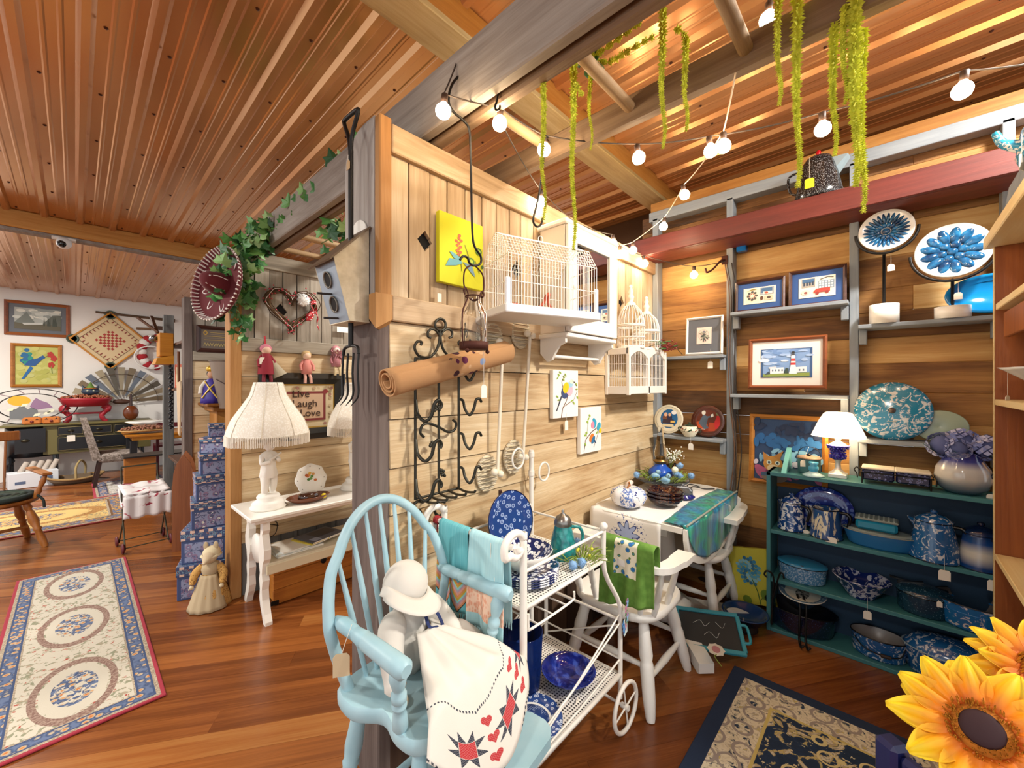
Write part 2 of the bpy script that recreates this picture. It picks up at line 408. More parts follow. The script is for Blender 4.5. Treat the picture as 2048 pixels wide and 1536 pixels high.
# oxblood shelf high on the wall
t=thing('wall_shelf','long oxblood wooden shelf high on the plank wall','shelf',(2.99,.3,2.445))
ob('front_board',MB().box((-.12,0,.063),(.03,2.3,.126),.004),m_red,t)
ob('shelf_board',MB().box((.02,0,.108),(.24,2.3,.03),.003),m_red,t)
ob('bottom_board',MB().box((.02,0,.014),(.24,2.3,.024),.003),m_red,t)
def ledge(y0,y1,h,lab,dep=.1):
    t=thing('wall_ledge',lab,'shelf',(XB-.09,(y0+y1)/2,h),group='grey ledges between the wall studs')
    ob('ledge_board',MB().box((-.0,0,-.011),(dep+.08,y1-y0,.022),.003),m_gpy,t)
    for s in(-1,1): ob('bracket',MB().box((.0,s*((y1-y0)/2-.02),-.065),(.05,.035,.085),.003),m_gp,t)
ledge(.172,.79,1.985,'grey ledge carrying the two blue-matted cross-stitch pictures')
ledge(.172,.79,1.432,'grey ledge carrying the lighthouse picture')
ledge(.836,1.33,1.115,'low grey ledge carrying two picture plates')
ledge(.836,1.33,1.705,'grey ledge carrying the white-framed picture')
ledge(-.41,.13,1.835,'grey ledge carrying the two carved blue flower bowls')
ledge(-.41,.13,1.19,'grey ledge carrying the marbled blue lid')
def led(x,y,w,lab):  # serves the fixture in view and the added unseen ones
    t=thing('ceiling_light',lab,'ceiling light',(x,y,hc(y)-.02),group='round ceiling lights')
    ob('housing',MB().lathe([(0,0),(.165,0),(.17,-.012),(.165,-.03),(.155,-.032)],32),P('#f2f0ec',.5),t)
    g=P('#fff6e6',.4,0,Emission_Color='#fff2dd',Emission_Strength=6.0)
    ob('diffuser',MB().lathe([(.155,-.03),(.13,-.042),(0,-.047)],32),g,t)
    lamp('glow',(0,0,-.06),w,.3,(1,.95,.87),par=t)
led(-1.2,7.45,110,'round white ceiling light at the left edge above the far rug')
led(-1.6,3.6,85,'added unseen round ceiling light over the aisle')  # added out of view to brighten the aisle
led(-1.6,.2,32,'added unseen round ceiling light behind the viewer on the aisle side')  # added fill for the near aisle side, never in view
led(2.2,2.55,38,'added round ceiling light over the lamp booth, hidden by the partition')  # added to lighten the dim booth, out of sight behind the partition
led(2.2,-.95,105,'added unseen round ceiling light above the bookcase end')  # added beyond the right edge to light wall, shelf and floor there
led(1.3,-1.5,45,'added unseen round ceiling light behind the viewer')  # added unseen fill for the right booth
# ================= BLUE HIGH CHAIR, DOLL, WHITE TEA CART =================
def turn(mb,p0,p1,prof,n=14):
    p0,p1=V(p0),V(p1); mb.tube([p0.lerp(p1,t) for t,r in prof],[r for t,r in prof],n); return mb
def arc(c,r,a0,a1,n,ax='xz'):
    out=[]
    for i in range(n+1):
        a=a0+(a1-a0)*i/n; u,w=r*cos(a),r*sin(a); c_=V(c)
        out.append(c_+{'xz':V((u,0,w)),'xy':V((u,w,0)),'yz':V((0,u,w))}[ax])
    return out
def cat(pts,n=6):      # smooth path through points
    pts=[V(p) for p in pts]; q=[pts[0]*2-pts[1]]+pts+[pts[-1]*2-pts[-2]]; out=[]
    for i in range(1,len(q)-2):
        a,b,c,d=q[i-1],q[i],q[i+1],q[i+2]
        for k in range(n):
            t=k/n; out.append(.5*((2*b)+(c-a)*t+(2*a-5*b+4*c-d)*t*t+(3*b-a-3*c+d)*t**3))
    out.append(pts[-1]); return out
m_tag=P('#ece4d6',.8); m_str=P('#e6e0d2',.8)
def ptag(par,p,dz=.05,rz=0,w=.028,h=.042,col=None,dx=0,dy=0):   # swing tag on a string, hung from local point p
    p=V(p); q=p+V((dx,dy,-dz))
    t=ob('price_tag',MB(M.Translation(q)@M.Rotation(rz,4,'Z')@M.Rotation(pi/2,4,'X')).prism([(-w/2,-h),(w/2,-h),(w/2,-.008),(w/2-.007,0),(-w/2+.007,0),(-w/2,-.008)],-.0008,.0008),col or m_tag,par)
    ob('tag_string',MB().tube([p,p.lerp(q,.6),q-V((0,0,.004))],.0008,4),m_str,t)
    return t
m_lb=G('pale_blue_paint'); n_=m_lb.noise(m_lb.obj(),9,3); m_lb.S(Base_Color=m_lb.ramp(n_,[(.3,'#93bac6'),(.7,'#aac9d1')]),Roughness=.45); m_lb=m_lb.m
hc_rz=rad(7.4)
H=thing('high_chair','pale blue hoop-back Windsor high chair with footrest beside the plank wall','high chair',(.70,1.0,0),hc_rz)
SH=.655
ol=[(-.12,.17),(-.185,.15),(-.205,.06),(-.165,-.02),(-.185,-.10),(-.17,-.17),(-.08,-.2),(.08,-.2),(.17,-.17),(.185,-.10),(.165,-.02),(.205,.06),(.185,.15),(.12,.17)]
ol=[(p.x,p.y) for p in cat([V((x,y,0)) for x,y in ol]+[V((-.12,.17,0))],4)][:-1]
mb=MB()
n=len(ol); 
rings=[(.97,SH-.04),(1.0,SH-.03),(1.0,SH-.008),(.97,SH)]
vs=[(x*s,y*s,z) for s,z in rings for x,y in ol]; fs=[]
for i in range(3):
    for j in range(n): fs.append((i*n+(j+1)%n,i*n+j,(i+1)*n+j,(i+1)*n+(j+1)%n))
mb.add(vs,fs,True); mb.add(vs[:n],[tuple(range(n))]); mb.add(vs[-n:],[tuple(range(n))[::-1]])
ob('seat',mb,m_lb,H)
# hoop leans back
hp=[]
for i in range(25):
    a=pi*(1.0-i/24); x=.205*cos(a); z=sin(a)
    hp.append(V((x*(1.06 if z<.5 else 1.0),.13+.085*z,SH+.17+.30*z)))
hp=[V((-.165,.125,SH-.005)),V((-.19,.128,SH+.07))]+hp+[V((.19,.128,SH+.07)),V((.165,.125,SH-.005))]
ob('hoop',MB().tube(cat(hp,2),.0155,10),m_lb,H)
for i in range(7):
    f=(i-3)/3.6; x0=f*.13; x1=f*.2
    zt=SH+.17+.30*math.sqrt(max(0,1-(x1/.205)**2))
    yt=.13+.085*(zt-SH-.17)/.30
    ob('spindle',MB().tube([(x0,.125,SH-.005),((x0+x1)/2,(.125+yt)/2,(SH+zt)/2),(x1,yt,zt)],[.0065,.009,.006],8),m_lb,H)
AP=[(0,.009),(.04,.013),(.12,.020),(.3,.018),(.31,.015),(.33,.018),(.38,.019),(.44,.022),(.46,.019),(.48,.022),(.7,.023),(.86,.024),(.97,.024),(1,.015)]
for s in(-1,1):
    A=ob('arm',turn(MB(),(s*.195,.14,SH+.20),(s*.205,-.165,SH+.185),AP,14),m_lb,H)
    PP=[(0,.014),(.06,.020),(.25,.017),(.32,.012),(.36,.018),(.40,.019),(.43,.013),(.47,.019),(.56,.019),(.60,.012),(.66,.016),(.8,.022),(.92,.018),(1,.010)]
    ob('arm_post',turn(MB(),(s*.17,-.10,SH-.004),(s*.20,-.125,SH+.185),PP,14),m_lb,H)
LP=[(0,.014),(.1,.020),(.24,.025),(.30,.020),(.31,.024),(.33,.020),(.5,.022),(.66,.024),(.7,.019),(.72,.024),(.74,.019),(.9,.015),(1,.012)]
lt={}
for sx in(-1,1):
    for sy in(-1,1):
        a=V((sx*.125,sy*.12,SH-.035)); b=V((sx*.20,sy*.19,0)); lt[sx,sy]=(a,b)
        ob('leg',turn(MB(),a,b,LP,12),m_lb,H)
def lerpleg(k,z): a,b=lt[k]; t=(a.z-z)/(a.z-b.z); return a.lerp(b,t)
SP=[(0,.008),(.25,.011),(.5,.015),(.75,.011),(1,.008)]
for k1,k2,z in(((-1,-1),(-1,1),.30),((1,-1),(1,1),.30),((-1,1),(1,1),.24),((-1,-1),(1,-1),.22)):
    ob('stretcher',turn(MB(),lerpleg(k1,z),lerpleg(k2,z),SP,10),m_lb,H)
fr=MB(M.Translation((0,0,.455)))
pl=[(-.21,-.19),(-.21,-.30)]+[(-.17,-.315),(.19,-.315),(.22,-.30),(.235,-.27),(.235,-.22),(.22,-.19)]
fr.prism(pl,0,.03); ob('footrest',fr,m_lb,H)
tg=ptag(H,(-.205,.05,SH+.22),.06,rz=rad(-40),w=.04,h=.058,col=P('#cdb894',.8),dx=-.03)
# ---- cloth doll in bonnet and white dress
m_mus=G('unbleached_muslin'); m_mus.S(Base_Color='#d6d0c6',Roughness=.9).bump(m_mus.noise(m_mus.obj(),300,2),.15,.001); m_mus=m_mus.m
m_navy=P('#1c2c5c',.8)
D=thing('cloth_doll','white bonneted cloth doll with navy ribbon sitting in the blue high chair','doll',(.70,1.0,SH),hc_rz)
mb=MB()
mb.lathe([(.001,.005),(.075,.0),(.085,.03),(.07,.09),(.055,.13),(.05,.16),(.03,.185),(.02,.2)],20,(0.0,.075,0),1,.8,mod=lambda a,z:1+.05*sin(9*a)*(1-z/.2))
ob('dress_bodice',mb,m_mus,D)
bn=MB(M.Translation((.0,.085,.235))@M.Rotation(rad(-12),4,'X')@M.Rotation(rad(12),4,'Y'))
bn.sph((0,0,0),.068,20,12,(1,1.0,1.0))
ob('bonnet',bn,m_mus,D)
mb=MB(M.Translation((.0,.085,.235))@M.Rotation(rad(14),4,'Y'))
def brim(u,v):
    a=pi*(-1.12+u*1.24)+.0; r=.066+.055*v*(max(0,sin(-a))**.6*.9+.1)
    return (r*cos(a),r*sin(a)*1.02,-.012-.03*v+.012*cos(2*a))
mb.grid(brim,22,4,True,.003); ob('brim',mb,m_mus,D)
# sleeves
for s in(-1,1):
    mb=MB(); pt=cat([(s*.045,.07,.165),(s*.085,.045,.13),(s*.115,.0,.07),(s*.125,-.03,.025)],4)
    mb.tube(pt,[.022,.033,.038,.04,.038,.036,.034,.032,.03,.028,.028,.03,.02][:len(pt)],12); sl=ob('sleeve',mb,m_mus,D)
    mb=MB().sph((s*.127,-.045,.018),.02,10,6,(1,1.4,.8)); ob('hand',mb,P('#e4d2b4',.9),sl)
for k,pts in enumerate(([(.03,.03,.2),(.005,.0,.165),(.01,-.012,.13),(.04,-.015,.115),(.05,-.02,.06),(.055,-.03,.01)],[(.045,.04,.21),(.035,.01,.18),(.05,-.012,.14),(.068,-.02,.08),(.075,-.03,.02)])):
    mb=MB(); pp=cat(pts,5)
    vs=[];
    for p in pp: vs+=[p+V((-.005,0,0)),p+V((.005,0,0)),p+V((.005,.003,0)),p+V((-.005,.003,0))]
    fs=[]
    for i in range(len(pp)-1):
        for j in range(4): fs.append((i*4+j,i*4+(j+1)%4,i*4+4+(j+1)%4,i*4+4+j))
    ob('ribbon',mb.add(vs,fs),m_navy,D)
# skirt: wide embroidered cloth spreading over the seat and falling over its front edge
EMB=[]
g=G('embroidered_skirt_cloth'); uv=g.n('UVMap',uv_map='UVMap').outputs[0]; X,Y,_=g.xyz(uv)
def star(g,X,Y,cx,cy,s):
    x=g.ma('ABSOLUTE',g.ma('SUBTRACT',X,cx)); y=g.ma('ABSOLUTE',g.ma('SUBTRACT',Y,cy))
    sq=g.ma('LESS_THAN',g.ma('MAXIMUM',x,y),s)
    # eight arms: triangles growing off the square
    lo=g.ma('MINIMUM',x,y); hi=g.ma('MAXIMUM',x,y)
    arm=g.ma('MULTIPLY',g.ma('LESS_THAN',hi,2.3*s),g.ma('MULTIPLY',g.ma('LESS_THAN',lo,s),g.ma('GREATER_THAN',lo,g.ma('MULTIPLY',g.ma('SUBTRACT',hi,s*1.05),.75))))
    arm=g.ma('MULTIPLY',arm,g.ma('GREATER_THAN',hi,s*1.05))
    return sq,arm
def heart(g,X,Y,cx,cy,s):
    x=g.ma('ABSOLUTE',g.ma('DIVIDE',g.ma('SUBTRACT',X,cx),s)); y=g.ma('DIVIDE',g.ma('SUBTRACT',Y,cy),s)
    # |x| blob : (x-.45)^2+(y-.3)^2<.36  or  triangle below
    c=g.ma('LESS_THAN',g.ma('ADD',g.ma('POWER',g.ma('SUBTRACT',x,.48),2),g.ma('POWER',g.ma('SUBTRACT',y,.3),2)),.27)
    t=g.ma('MULTIPLY',g.ma('LESS_THAN',g.ma('ADD',x,g.ma('MULTIPLY',y,-.95)),.72),g.ma('LESS_THAN',y,.25))
    return g.ma('MAXIMUM',c,t)
red=None;nav=None
for cx in(.16,.39,.62,.85):
    q,a=star(g,X,Y,cx,.15,.036); red=q if red is None else g.ma('MAXIMUM',red,q); nav=a if nav is None else g.ma('MAXIMUM',nav,a)
for cx in(.275,.505,.735):
    for dy in(.07,.155,.24): red=g.ma('MAXIMUM',red,heart(g,X,Y,cx+(.0 if dy!=.155 else .012),dy,.033))
# running dotted scallop lines
for off,am in((.30,.045),(.015,-.025)):
    wv=g.ma('ADD',g.ma('MULTIPLY',g.ma('ABSOLUTE',g.ma('SINE',g.ma('MULTIPLY',X,13.7))),am),off)
    ln=g.ma('LESS_THAN',g.ma('ABSOLUTE',g.ma('SUBTRACT',Y,wv)),.006)
    dt=g.ma('GREATER_THAN',g.ma('SINE',g.ma('MULTIPLY',X,420)),-.1); nav=g.ma('MAXIMUM',nav,g.ma('MULTIPLY',ln,dt))
ck=g.n('TexChecker',{'Vector':uv,'Scale':170.0,'Color1':(1,1,1,1),'Color2':(.45,.45,.45,1)}).outputs[1]
ck2=g.ma('ADD',.86,g.ma('MULTIPLY',ck,.14))
c=g.mix(g.ma('MULTIPLY',red,ck2),'#d6d0c6','#b01c26'); c=g.mix(g.ma('MULTIPLY',nav,ck2),c,'#1d2438')
g.S(Base_Color=c,Roughness=.9).bump(g.noise(g.obj(),300,2),.15,.001); m_emb=g.m
def setuv(o,nu,nv,flip=False):
    me=o.data; uvl=me.uv_layers.new(name='UVMap'); w=nv+1; N=(nu+1)*(nv+1)
    for l in me.loops:
        i=l.vertex_index%N; uvl.data[l.index].uv=(i//w/nu,(i%w)/nv)
def skirt(u,v):     # u round the fan, v from hem (0) to waist (1)
    a=rad(-128)+u*rad(138); t=1-v
    R=.05+(.255+.085*max(0,sin(pi*(u*.9+.12)))*(1-.4*u))*t
    x=.0+R*cos(a)*.92; y=.045+R*sin(a)*1.05
    z=.11*(1-t)**1.2+.010+.014*sin(u*33)*(t*(1-t)*2+.2*t)+.010*(1+sin(u*14+1))*t
    ed=max(0,(-y-.19)); ex=max(0,x-.165)
    z-= ed*.95+ex*.55; y=y if ed<=0 else -.19-ed*.6
    return (x,y,z+.006)
mb=MB().grid(skirt,70,34,True,.003); sk=ob('skirt',mb,m_emb,D); setuv(sk,70,34)
ptag(D,(.09,-.0,.17),.10,rz=rad(30),w=.022,h=.05,dx=.02)
# ---- white wire tea cart
m_cw=P('#eee8de',.4); CY0,CY1,CX0,CX1=.86,1.27,.98,1.62
K=thing('tea_cart','white metal tea cart with scrolled handle and mesh shelves','cart',(0,0,0))
g=G('perforated_white_metal'); v=g.obj()
vv=g.map(v,(75,75,75)); X,Y,Z=g.xyz(vv); fx=g.ma('SUBTRACT',g.ma('FRACT',X),.5); fy=g.ma('SUBTRACT',g.ma('FRACT',Y),.5)
hole=g.ma('LESS_THAN',g.ma('ADD',g.ma('MULTIPLY',fx,fx),g.ma('MULTIPLY',fy,fy)),.075)
g.S(Base_Color=g.mix(hole,'#eee8de','#1a1512'),Roughness=.45); m_perf=g.m
for h,nm in((.235,'lower_shelf'),(.775,'upper_shelf')):
    x1=CX1 if h<.5 else 1.50
    s_=ob(nm,MB().box(((CX0+x1)/2,(CY0+CY1)/2,h),(x1-CX0-.01,CY1-CY0-.01,.003)),m_perf,K)
    mb=MB(); r=.011 if h<.5 else .006; z=h-.004
    mb.tube([(CX0,CY0,z),(x1,CY0,z),(x1,CY1,z),(CX0,CY1,z)],r,8,True); ob('shelf_frame',mb,m_cw,s_)
for y in(CY0,CY1):
    # handle end post with scroll
    c=V((.937,y,.985)); rr=.046
    pts=[(CX0,y,.10),(CX0,y,.5),(CX0,y,.985)]+arc(c,rr,0,pi*1.15,12)[1:]+[c+V((-.030*cos(a),0,-.030*sin(a)))+V((.004,0,0)) for a in (.7,1.3,1.9,2.6)]+[c+V((.012,0,-.012)),c+V((.006,0,.004))]
    ob('scroll_post',MB().tube(cat(pts,3),.0125,10),m_cw,K)
    pts=[(1.48,y,.90),(1.48,y,.76),(1.515,y,.68),(CX1-.01,y,.55),(CX1,y,.45),(CX1,y,.13)]
    q=ob('post',MB().tube(cat(pts,4),.010,10),m_cw,K)
    ob('finial',MB().sph((1.48,y,.915),.017,12,8),m_cw,q)
    ob('gallery_rail',MB().tube([(CX0,y,.895),(1.48,y,.895)],.006,8),m_cw,K)
    mb=MB()
    for a_,b_ in(((CX0,.27),(CX1,.50)),((CX0,.30),(CX1,.46)),((CX0,.25),(CX1,.30))):
        mb.tube([(a_[0],y,a_[1]),((a_[0]+b_[0])/2,y,(a_[1]+b_[1])/2-.01),(b_[0],y,b_[1])],.004,6)
    ob('brace_wire',mb,m_cw,K)
    ob('under_rail',MB().tube(cat([(1.0,y-.004,.755),(1.0,y-.004,.715),(1.02,y-.004,.70),(1.24,y-.004,.70),(1.26,y-.004,.715),(1.26,y-.004,.73)],3),.0045,6),m_cw,K)
    ob('foot',MB().sph((CX0,y,.085),.02,10,6),m_cw,K)
ob('end_rail',MB().tube([(1.48,CY0,.895),(1.48,CY1,.895)],.005,8),m_cw,K)
for x in(1.05,1.13,1.21): ob('cross_wire',MB().tube([(x,CY0,.70),(x,CY1,.70)],.0035,6),m_cw,K)
for i,(a,b) in enumerate(((.47,.47),(.30,.30),(.45,.25))): ob('brace_wire',MB().tube([(CX1,CY0,a),(CX1,CY1,b)],.007 if i==0 else .004,6),m_cw,K)
ob('handle_bar',MB().tube([(.937,CY0,.985),(.937,CY1,.985)],.010,10),m_cw,K)
for y in(CY0-.028,CY1+.028):
    wh=ob('wheel',MB().tube([(1.617+.098*cos(a*pi/16),y,.107+.098*sin(a*pi/16)) for a in range(32)],.009,10,True),m_cw,K)
    ob('hub',MB().cyl((1.617,y-.014,.107),(1.617,y+.02,.107),.012),m_cw,wh)
    for k in range(4): ob('spoke',MB().tube([(1.617,y,.107),(1.617+.095*cos(k*pi/2+.2),y,.107+.095*sin(k*pi/2+.2))],.004,6),m_cw,wh)
ob('axle',MB().tube([(1.617,CY0-.028,.107),(1.617,CY1+.028,.107)],.006,8),m_cw,K)
ob('yarn_tie',MB().tube([(.937+.014*cos(i*.9),CY1-.03+.001*i,.985+.014*sin(i*.9)) for i in range(28)]+[(.93,CY1-.02,.95),(.925,CY1-.03,.90),(.932,CY1-.02,.87)],.0022,5),P('#a01f26',.8),K)
# towels over the handle
def towel(name,label,y0,y1,base,zz,band,len0=.30,len1=.27,mode=0):
    g=G(name+'_weave'); uv=g.n('UVMap',uv_map='UVMap').outputs[0]; X,Y,_=g.xyz(uv)
    c=g.ramp(g.noise(g.map(uv,(60,3,1)),1,2),[(.3,base[0]),(.7,base[1])])
    if mode==0:     # zigzag afghan band
        zg=g.ma('ADD',Y,g.ma('MULTIPLY',g.ma('PINGPONG',g.ma('MULTIPLY',X,1.0),.25),.35))
        f=g.ma('FRACT',g.ma('MULTIPLY',zg,13)); col=g.ramp(f,[(0,'#c9a23a'),(.2,'#d68a5a'),(.4,'#d99a8a'),(.6,'#b59aa8'),(.8,'#8fc9c4'),(1,'#c9b44a')],'CONSTANT')
        inb=g.ma('MULTIPLY',g.ma('GREATER_THAN',zg,.09),g.ma('LESS_THAN',zg,.26))
        c=g.mix(inb,c,col); edge=g.ma('LESS_THAN',g.ma('ABSOLUTE',g.ma('SUBTRACT',zg,.09)),.004); c=g.mix(edge,c,'#3a2c24')
    else:
        sp=g.ramp(g.vor(g.map(uv,(22,40,1)),1),[(.3,'#e8a184'),(.6,'#f3cdb4')])
        inb=g.ma('MULTIPLY',g.ma('GREATER_THAN',Y,.07),g.ma('LESS_THAN',Y,.24)); c=g.mix(inb,c,sp)
    g.S(Base_Color=c,Roughness=.95).bump(g.noise(uv,240,2),.3,.001)
    t=thing(name,label,'towel',(.937,(y0+y1)/2,.985),group='towels on the cart handle')
    L=len0+len1; w=y1-y0
    def f(u,v):     # v: 0 = front hem
        y=(u-.5)*w; s=v*L
        wob=.008*sin(u*9+1)*(1 if True else 0)
        if s<len0-.02: k=(len0-.02-s); return (-.0145-.03*k*(1+.6*sin(u*7))+wob*min(1,k*8),y*(1+.08*k),-k)
        if s<len0+.02:
            a=pi*(s-len0+.02)/.04; return (-.0145*cos(a),y,.0145*sin(a))
        k=s-len0-.02; return (.0145+.02*k+wob*min(1,k*8),y,-k)
    o=ob('cloth',MB().grid(f,24,40,True,.002),g.m,t); setuv(o,24,40)
    fr=MB()
    for i in range(40):
        u=(i+.5)/40
        for v in(0.,1.):
            p=V(f(u,v)); fr.tube([p,p+V((random.uniform(-.004,.004),random.uniform(-.004,.004),-.022))],.0012,4)
    fo=ob('fringe',fr,P(base[1],.95),t,kind='stuff')
    return t
towel('turquoise_towel','turquoise fringed towel with zigzag afghan band, on the cart handle beside the yarn tie',1.065,1.225,('#5aaeb8','#79c2c8'),0,0,.30,.27,0)
tw=towel('pale_blue_towel','pale blue fringed towel with peach crocheted band on the cart handle',.895,1.055,('#a3d3dc','#b9e0e4'),0,0,.32,.28,1)
ptag(tw,(-.02,-.03,-.0),.10,rz=rad(-90),w=.035,h=.05)
# ================= OVERHEAD: LADDER, STRING LIGHTS, GARLANDS, HOOKS =================
Ld=thing('wooden_ladder','weathered wooden ladder laid flat across the partition tops','ladder',(1.2,1.0,2.47))
for x,m in((-.185,m_bry),(.215,m_bry)):
    ob('side_rail',MB().box((x,0.35,.05),(.05,5.5,.1),.008),m,Ld)
m_rung=wood('worn_rung_wood',[(0,'#5c452e'),(.4,'#957753'),(.7,'#b2946e'),(1,'#c9b18e')],0,r=.7,gc=20)
for k in range(15):
    y=-2.2+k*.38
    ob('rung',MB().cyl((-.22,y,.05),(.25,y,.05),.021,n=12),m_rung,Ld)
T=thing('grey_timber','thick weathered grey timber lying beside the ladder on the partition tops','timber',(.955,1.0,2.47))
ob('timber_beam',MB().box((0,.35,.12),(.045,5.4,.22),.006),m_grx,T)
# --- string lights
m_cord=P('#3a2f28',.7); m_sock=P('#3c2a20',.5)
m_bulb=P('#fff1dc',.1,0,Emission_Color='#ffe2b8',Emission_Strength=75.0)
bulb_me=MB().lathe([(.001,-.050),(.012,-.0485),(.021,-.042),(.0255,-.031),(.026,-.024),(.022,-.012),(.012,-.002),(.009,.004)],14).mesh('bulb',m_bulb)
sock_me=MB().lathe([(.009,0),(.0115,.002),(.0115,.032),(.008,.034),(.0,.034)],10).mesh('socket',m_sock)
def zs(px,py,h): d=ray(px,py); return CAM+d*((h-HC)/d.z)
def string(label,ends,bulbs,col=None):
    t=thing('string_lights',label,'string lights',(0,0,0))
    pts=[ends[0]]
    for b in bulbs: pts.append(b+V((0,0,.034)))
    pts.append(ends[1]); pp=[]
    for a,b in zip(pts,pts[1:]):
        for k in range(6):
            s=k/6; pp.append(a.lerp(b,s)-V((0,0,.10*(b-a).length*s*(1-s))))
    pp.append(pts[-1]); ob('cable',MB().tube(pp,.0028,5),col or m_cord,t)
    for b in bulbs:
        o=ob('bulb',bulb_me,par=t); o.location=b; o.rotation_euler=(random.uniform(-.2,.2),random.uniform(-.2,.2),0)
        ob('socket',sock_me,par=o)
h=2.45
string('string of globe bulbs from the grey timber across to the right edge',(V((.955,1.15,2.70)),zs(2150,110,2.5)),[zs(888,208,h),zs(1000,234,h),zs(1088,288,h),zs(1276,305,h),zs(1420,290,h),zs(1645,244,h),zs(1927,164,h)])
string('string of globe bulbs sagging along the top of the left partition',(zs(1000,240,2.47),V((3.1,.83,2.36))),[pY(1082,394,1.31),pY(1149,456,1.31),pY(1226,480,1.31),pY(1240,502,1.32),pY(1288,521,1.32),pX(1388,543,3.04)])
string('string of globe bulbs dropping from the ladder to the partition corner',(V((1.40,.35,2.47)),pY(1245,490,1.30)),[zs(1447,281,2.44),pz(1368,382,2.2),pz(1328,446,2.65),pY(1266,494,1.29)],P('#cdb9a0',.7))
string('single globe bulb hanging above the ladder at the top',(zs(1530,-60,2.8),zs(1620,-60,2.8)),[zs(1537,25,2.72)])
# --- hanging amaranth garlands
g=G('amaranth_chartreuse'); g.S(Base_Color=g.ramp(g.noise(g.obj(),60,2),[(.3,'#a9b01c'),(.7,'#dfe24a')]),Roughness=.8); m_am=g.m
m_gleaf=G('garland_leaf'); m_gleaf.S(Base_Color='#2c5a32',Roughness=.5); m_gleaf=m_gleaf.m
def strand(pts,r0,r1,dens=170,beads=False):
    r0*=1.2; r1*=1.2; mb=MB(); pp=cat(pts,8); L=[0]
    for a,b in zip(pp,pp[1:]): L.append(L[-1]+(b-a).length)
    T_=L[-1]; mb.tube(pp,.002,5); N=int(T_*dens); rr=random.Random(int(pp[0].x*1e4)); j=0
    for i in range(N):
        s=T_*(i+.5)/N
        while L[j+1]<s: j+=1
        a,b=pp[j],pp[j+1]; p=a.lerp(b,(s-L[j])/max(1e-6,L[j+1]-L[j])); t=(b-a).normalized()
        r=r0+(r1-r0)*s/T_
        if beads: r*=max(.12,abs(sin(s*95))**.7)
        u=t.orthogonal().normalized(); w=t.cross(u); a0=rr.random()*6
        for k in range(6):
            a_=a0+k*pi/3; o_=u*cos(a_)+w*sin(a_); q=p+o_*r*rr.uniform(.75,1.25)+t*.004
            e_=t.cross(o_)*r*.38
            mb.add([p+e_-t*r*.25,p-e_-t*r*.25,p+t*r*.5,q],[(0,1,2),(0,3,1),(1,3,2),(2,3,0)])
    return mb
def garland(label,strands,leaves=()):
    t=thing('amaranth_garland',label,'garland',(0,0,0),group='chartreuse hanging garlands')
    for s in strands:
        if s[0]=='v':
            _,px,y0,y1,x,r=s; a=pX(px,y0,x); L=(y1-y0)*(a-CAM).dot(FW)/FPX
            pts=[a,a+V((.006,.004,-L*.3)),a+V((-.005,.003,-L*.6)),a+V((.004,-.004,-L*.85)),a+V((0,0,-L))]
            ob('strand',strand(pts,r,r*.45),m_am,t)
        else: ob('strand',strand(s[1],s[2],s[2]*.8,170,True),m_am,t)
    for p,a in leaves:
        mb=MB(M.Translation(p)@M.Rotation(a,4,'Z')@M.Rotation(rad(60),4,'X'))
        mb.grid(lambda u,v:((v-.5)*.07*sin(pi*min(1,u*1.05))**.7,u*.11,.015*sin(pi*v)+.01*u),8,6,True,.001); ob('leaf',mb,m_gleaf,t)
c0=pX(1170,110,1.18)
garland('chartreuse garland with green leaves looped over the ladder above the birdcage',[('v',1087,165,440,1.03,.011),('v',1147,110,500,1.12,.013),('v',1181,95,300,1.2,.010),
  ('c',[pX(1130,128,1.05),c0,pX(1215,125,1.25),pX(1260,100,1.2),pX(1305,75,1.25)],.013),('c',[c0,pX(1200,105,1.2),pX(1240,75,1.2),pX(1285,42,1.2)],.013),('c',[pX(1150,165,1.1),pX(1160,185,1.1),pX(1165,190,1.1)],.012)],
  [(c0+V((.02,-.02,.02)),.4),(c0+V((.03,.0,-.03)),2.2),(c0+V((-.02,.01,-.05)),4.0),(c0+V((.04,-.01,-.07)),5.2)])
garland('pair of chartreuse strands draped over a ladder rung',[('v',1326,15,297,1.2,.013),('v',1372,75,262,1.27,.012),('c',[pX(1348,60,1.22),pX(1362,62,1.25),pX(1372,75,1.27)],.012)])
garland('thick bunch of chartreuse strands hanging at the right beside the black coffee pot',[('v',1558,-30,210,1.33,.012),('v',1596,-10,375,1.36,.015),('v',1669,45,312,1.40,.013),('v',1690,10,208,1.38,.011),('v',1712,-20,372,1.38,.018),('v',1726,60,425,1.42,.014),('c',[pX(1660,5,1.4),pX(1690,-5,1.4),pX(1720,10,1.4)],.016)],
  [(pX(1690,5,1.4),1.),(pX(1735,5,1.4),3.)])
# --- ivy on the ladder between the partitions, trailing down the booth post
def ivyleaf(s=1.0):
    ol=[(0,0),(.018,-.008),(.034,-.004),(.026,.012),(.030,.028),(.014,.026),(0,.052),(-.014,.026),(-.030,.028),(-.026,.012),(-.034,-.004),(-.018,-.008)]
    n=len(ol); vs=[(x*s,y*s,(.006-abs(x)*.3)*s) for x,y in ol]+[(0,.014*s,.010*s)]
    return vs,[(i,(i+1)%n,n) for i in range(n)]
g=G('ivy_leaf'); g.S(Base_Color=g.ramp(g.rnd(),[(0,'#1f4a2a'),(.4,'#3c7a3a'),(.75,'#6aa050'),(1,'#a9c98a')]),Roughness=.5); m_ivy=g.m
iv_me=[MB().add(*ivyleaf(s)).mesh('leaf',m_ivy) for s in(1.0,1.25,.8)]
Iv=thing('ivy_garland','trailing green ivy garland over the ladder and down the booth post','ivy',(0,0,0)); rr=random.Random(3)
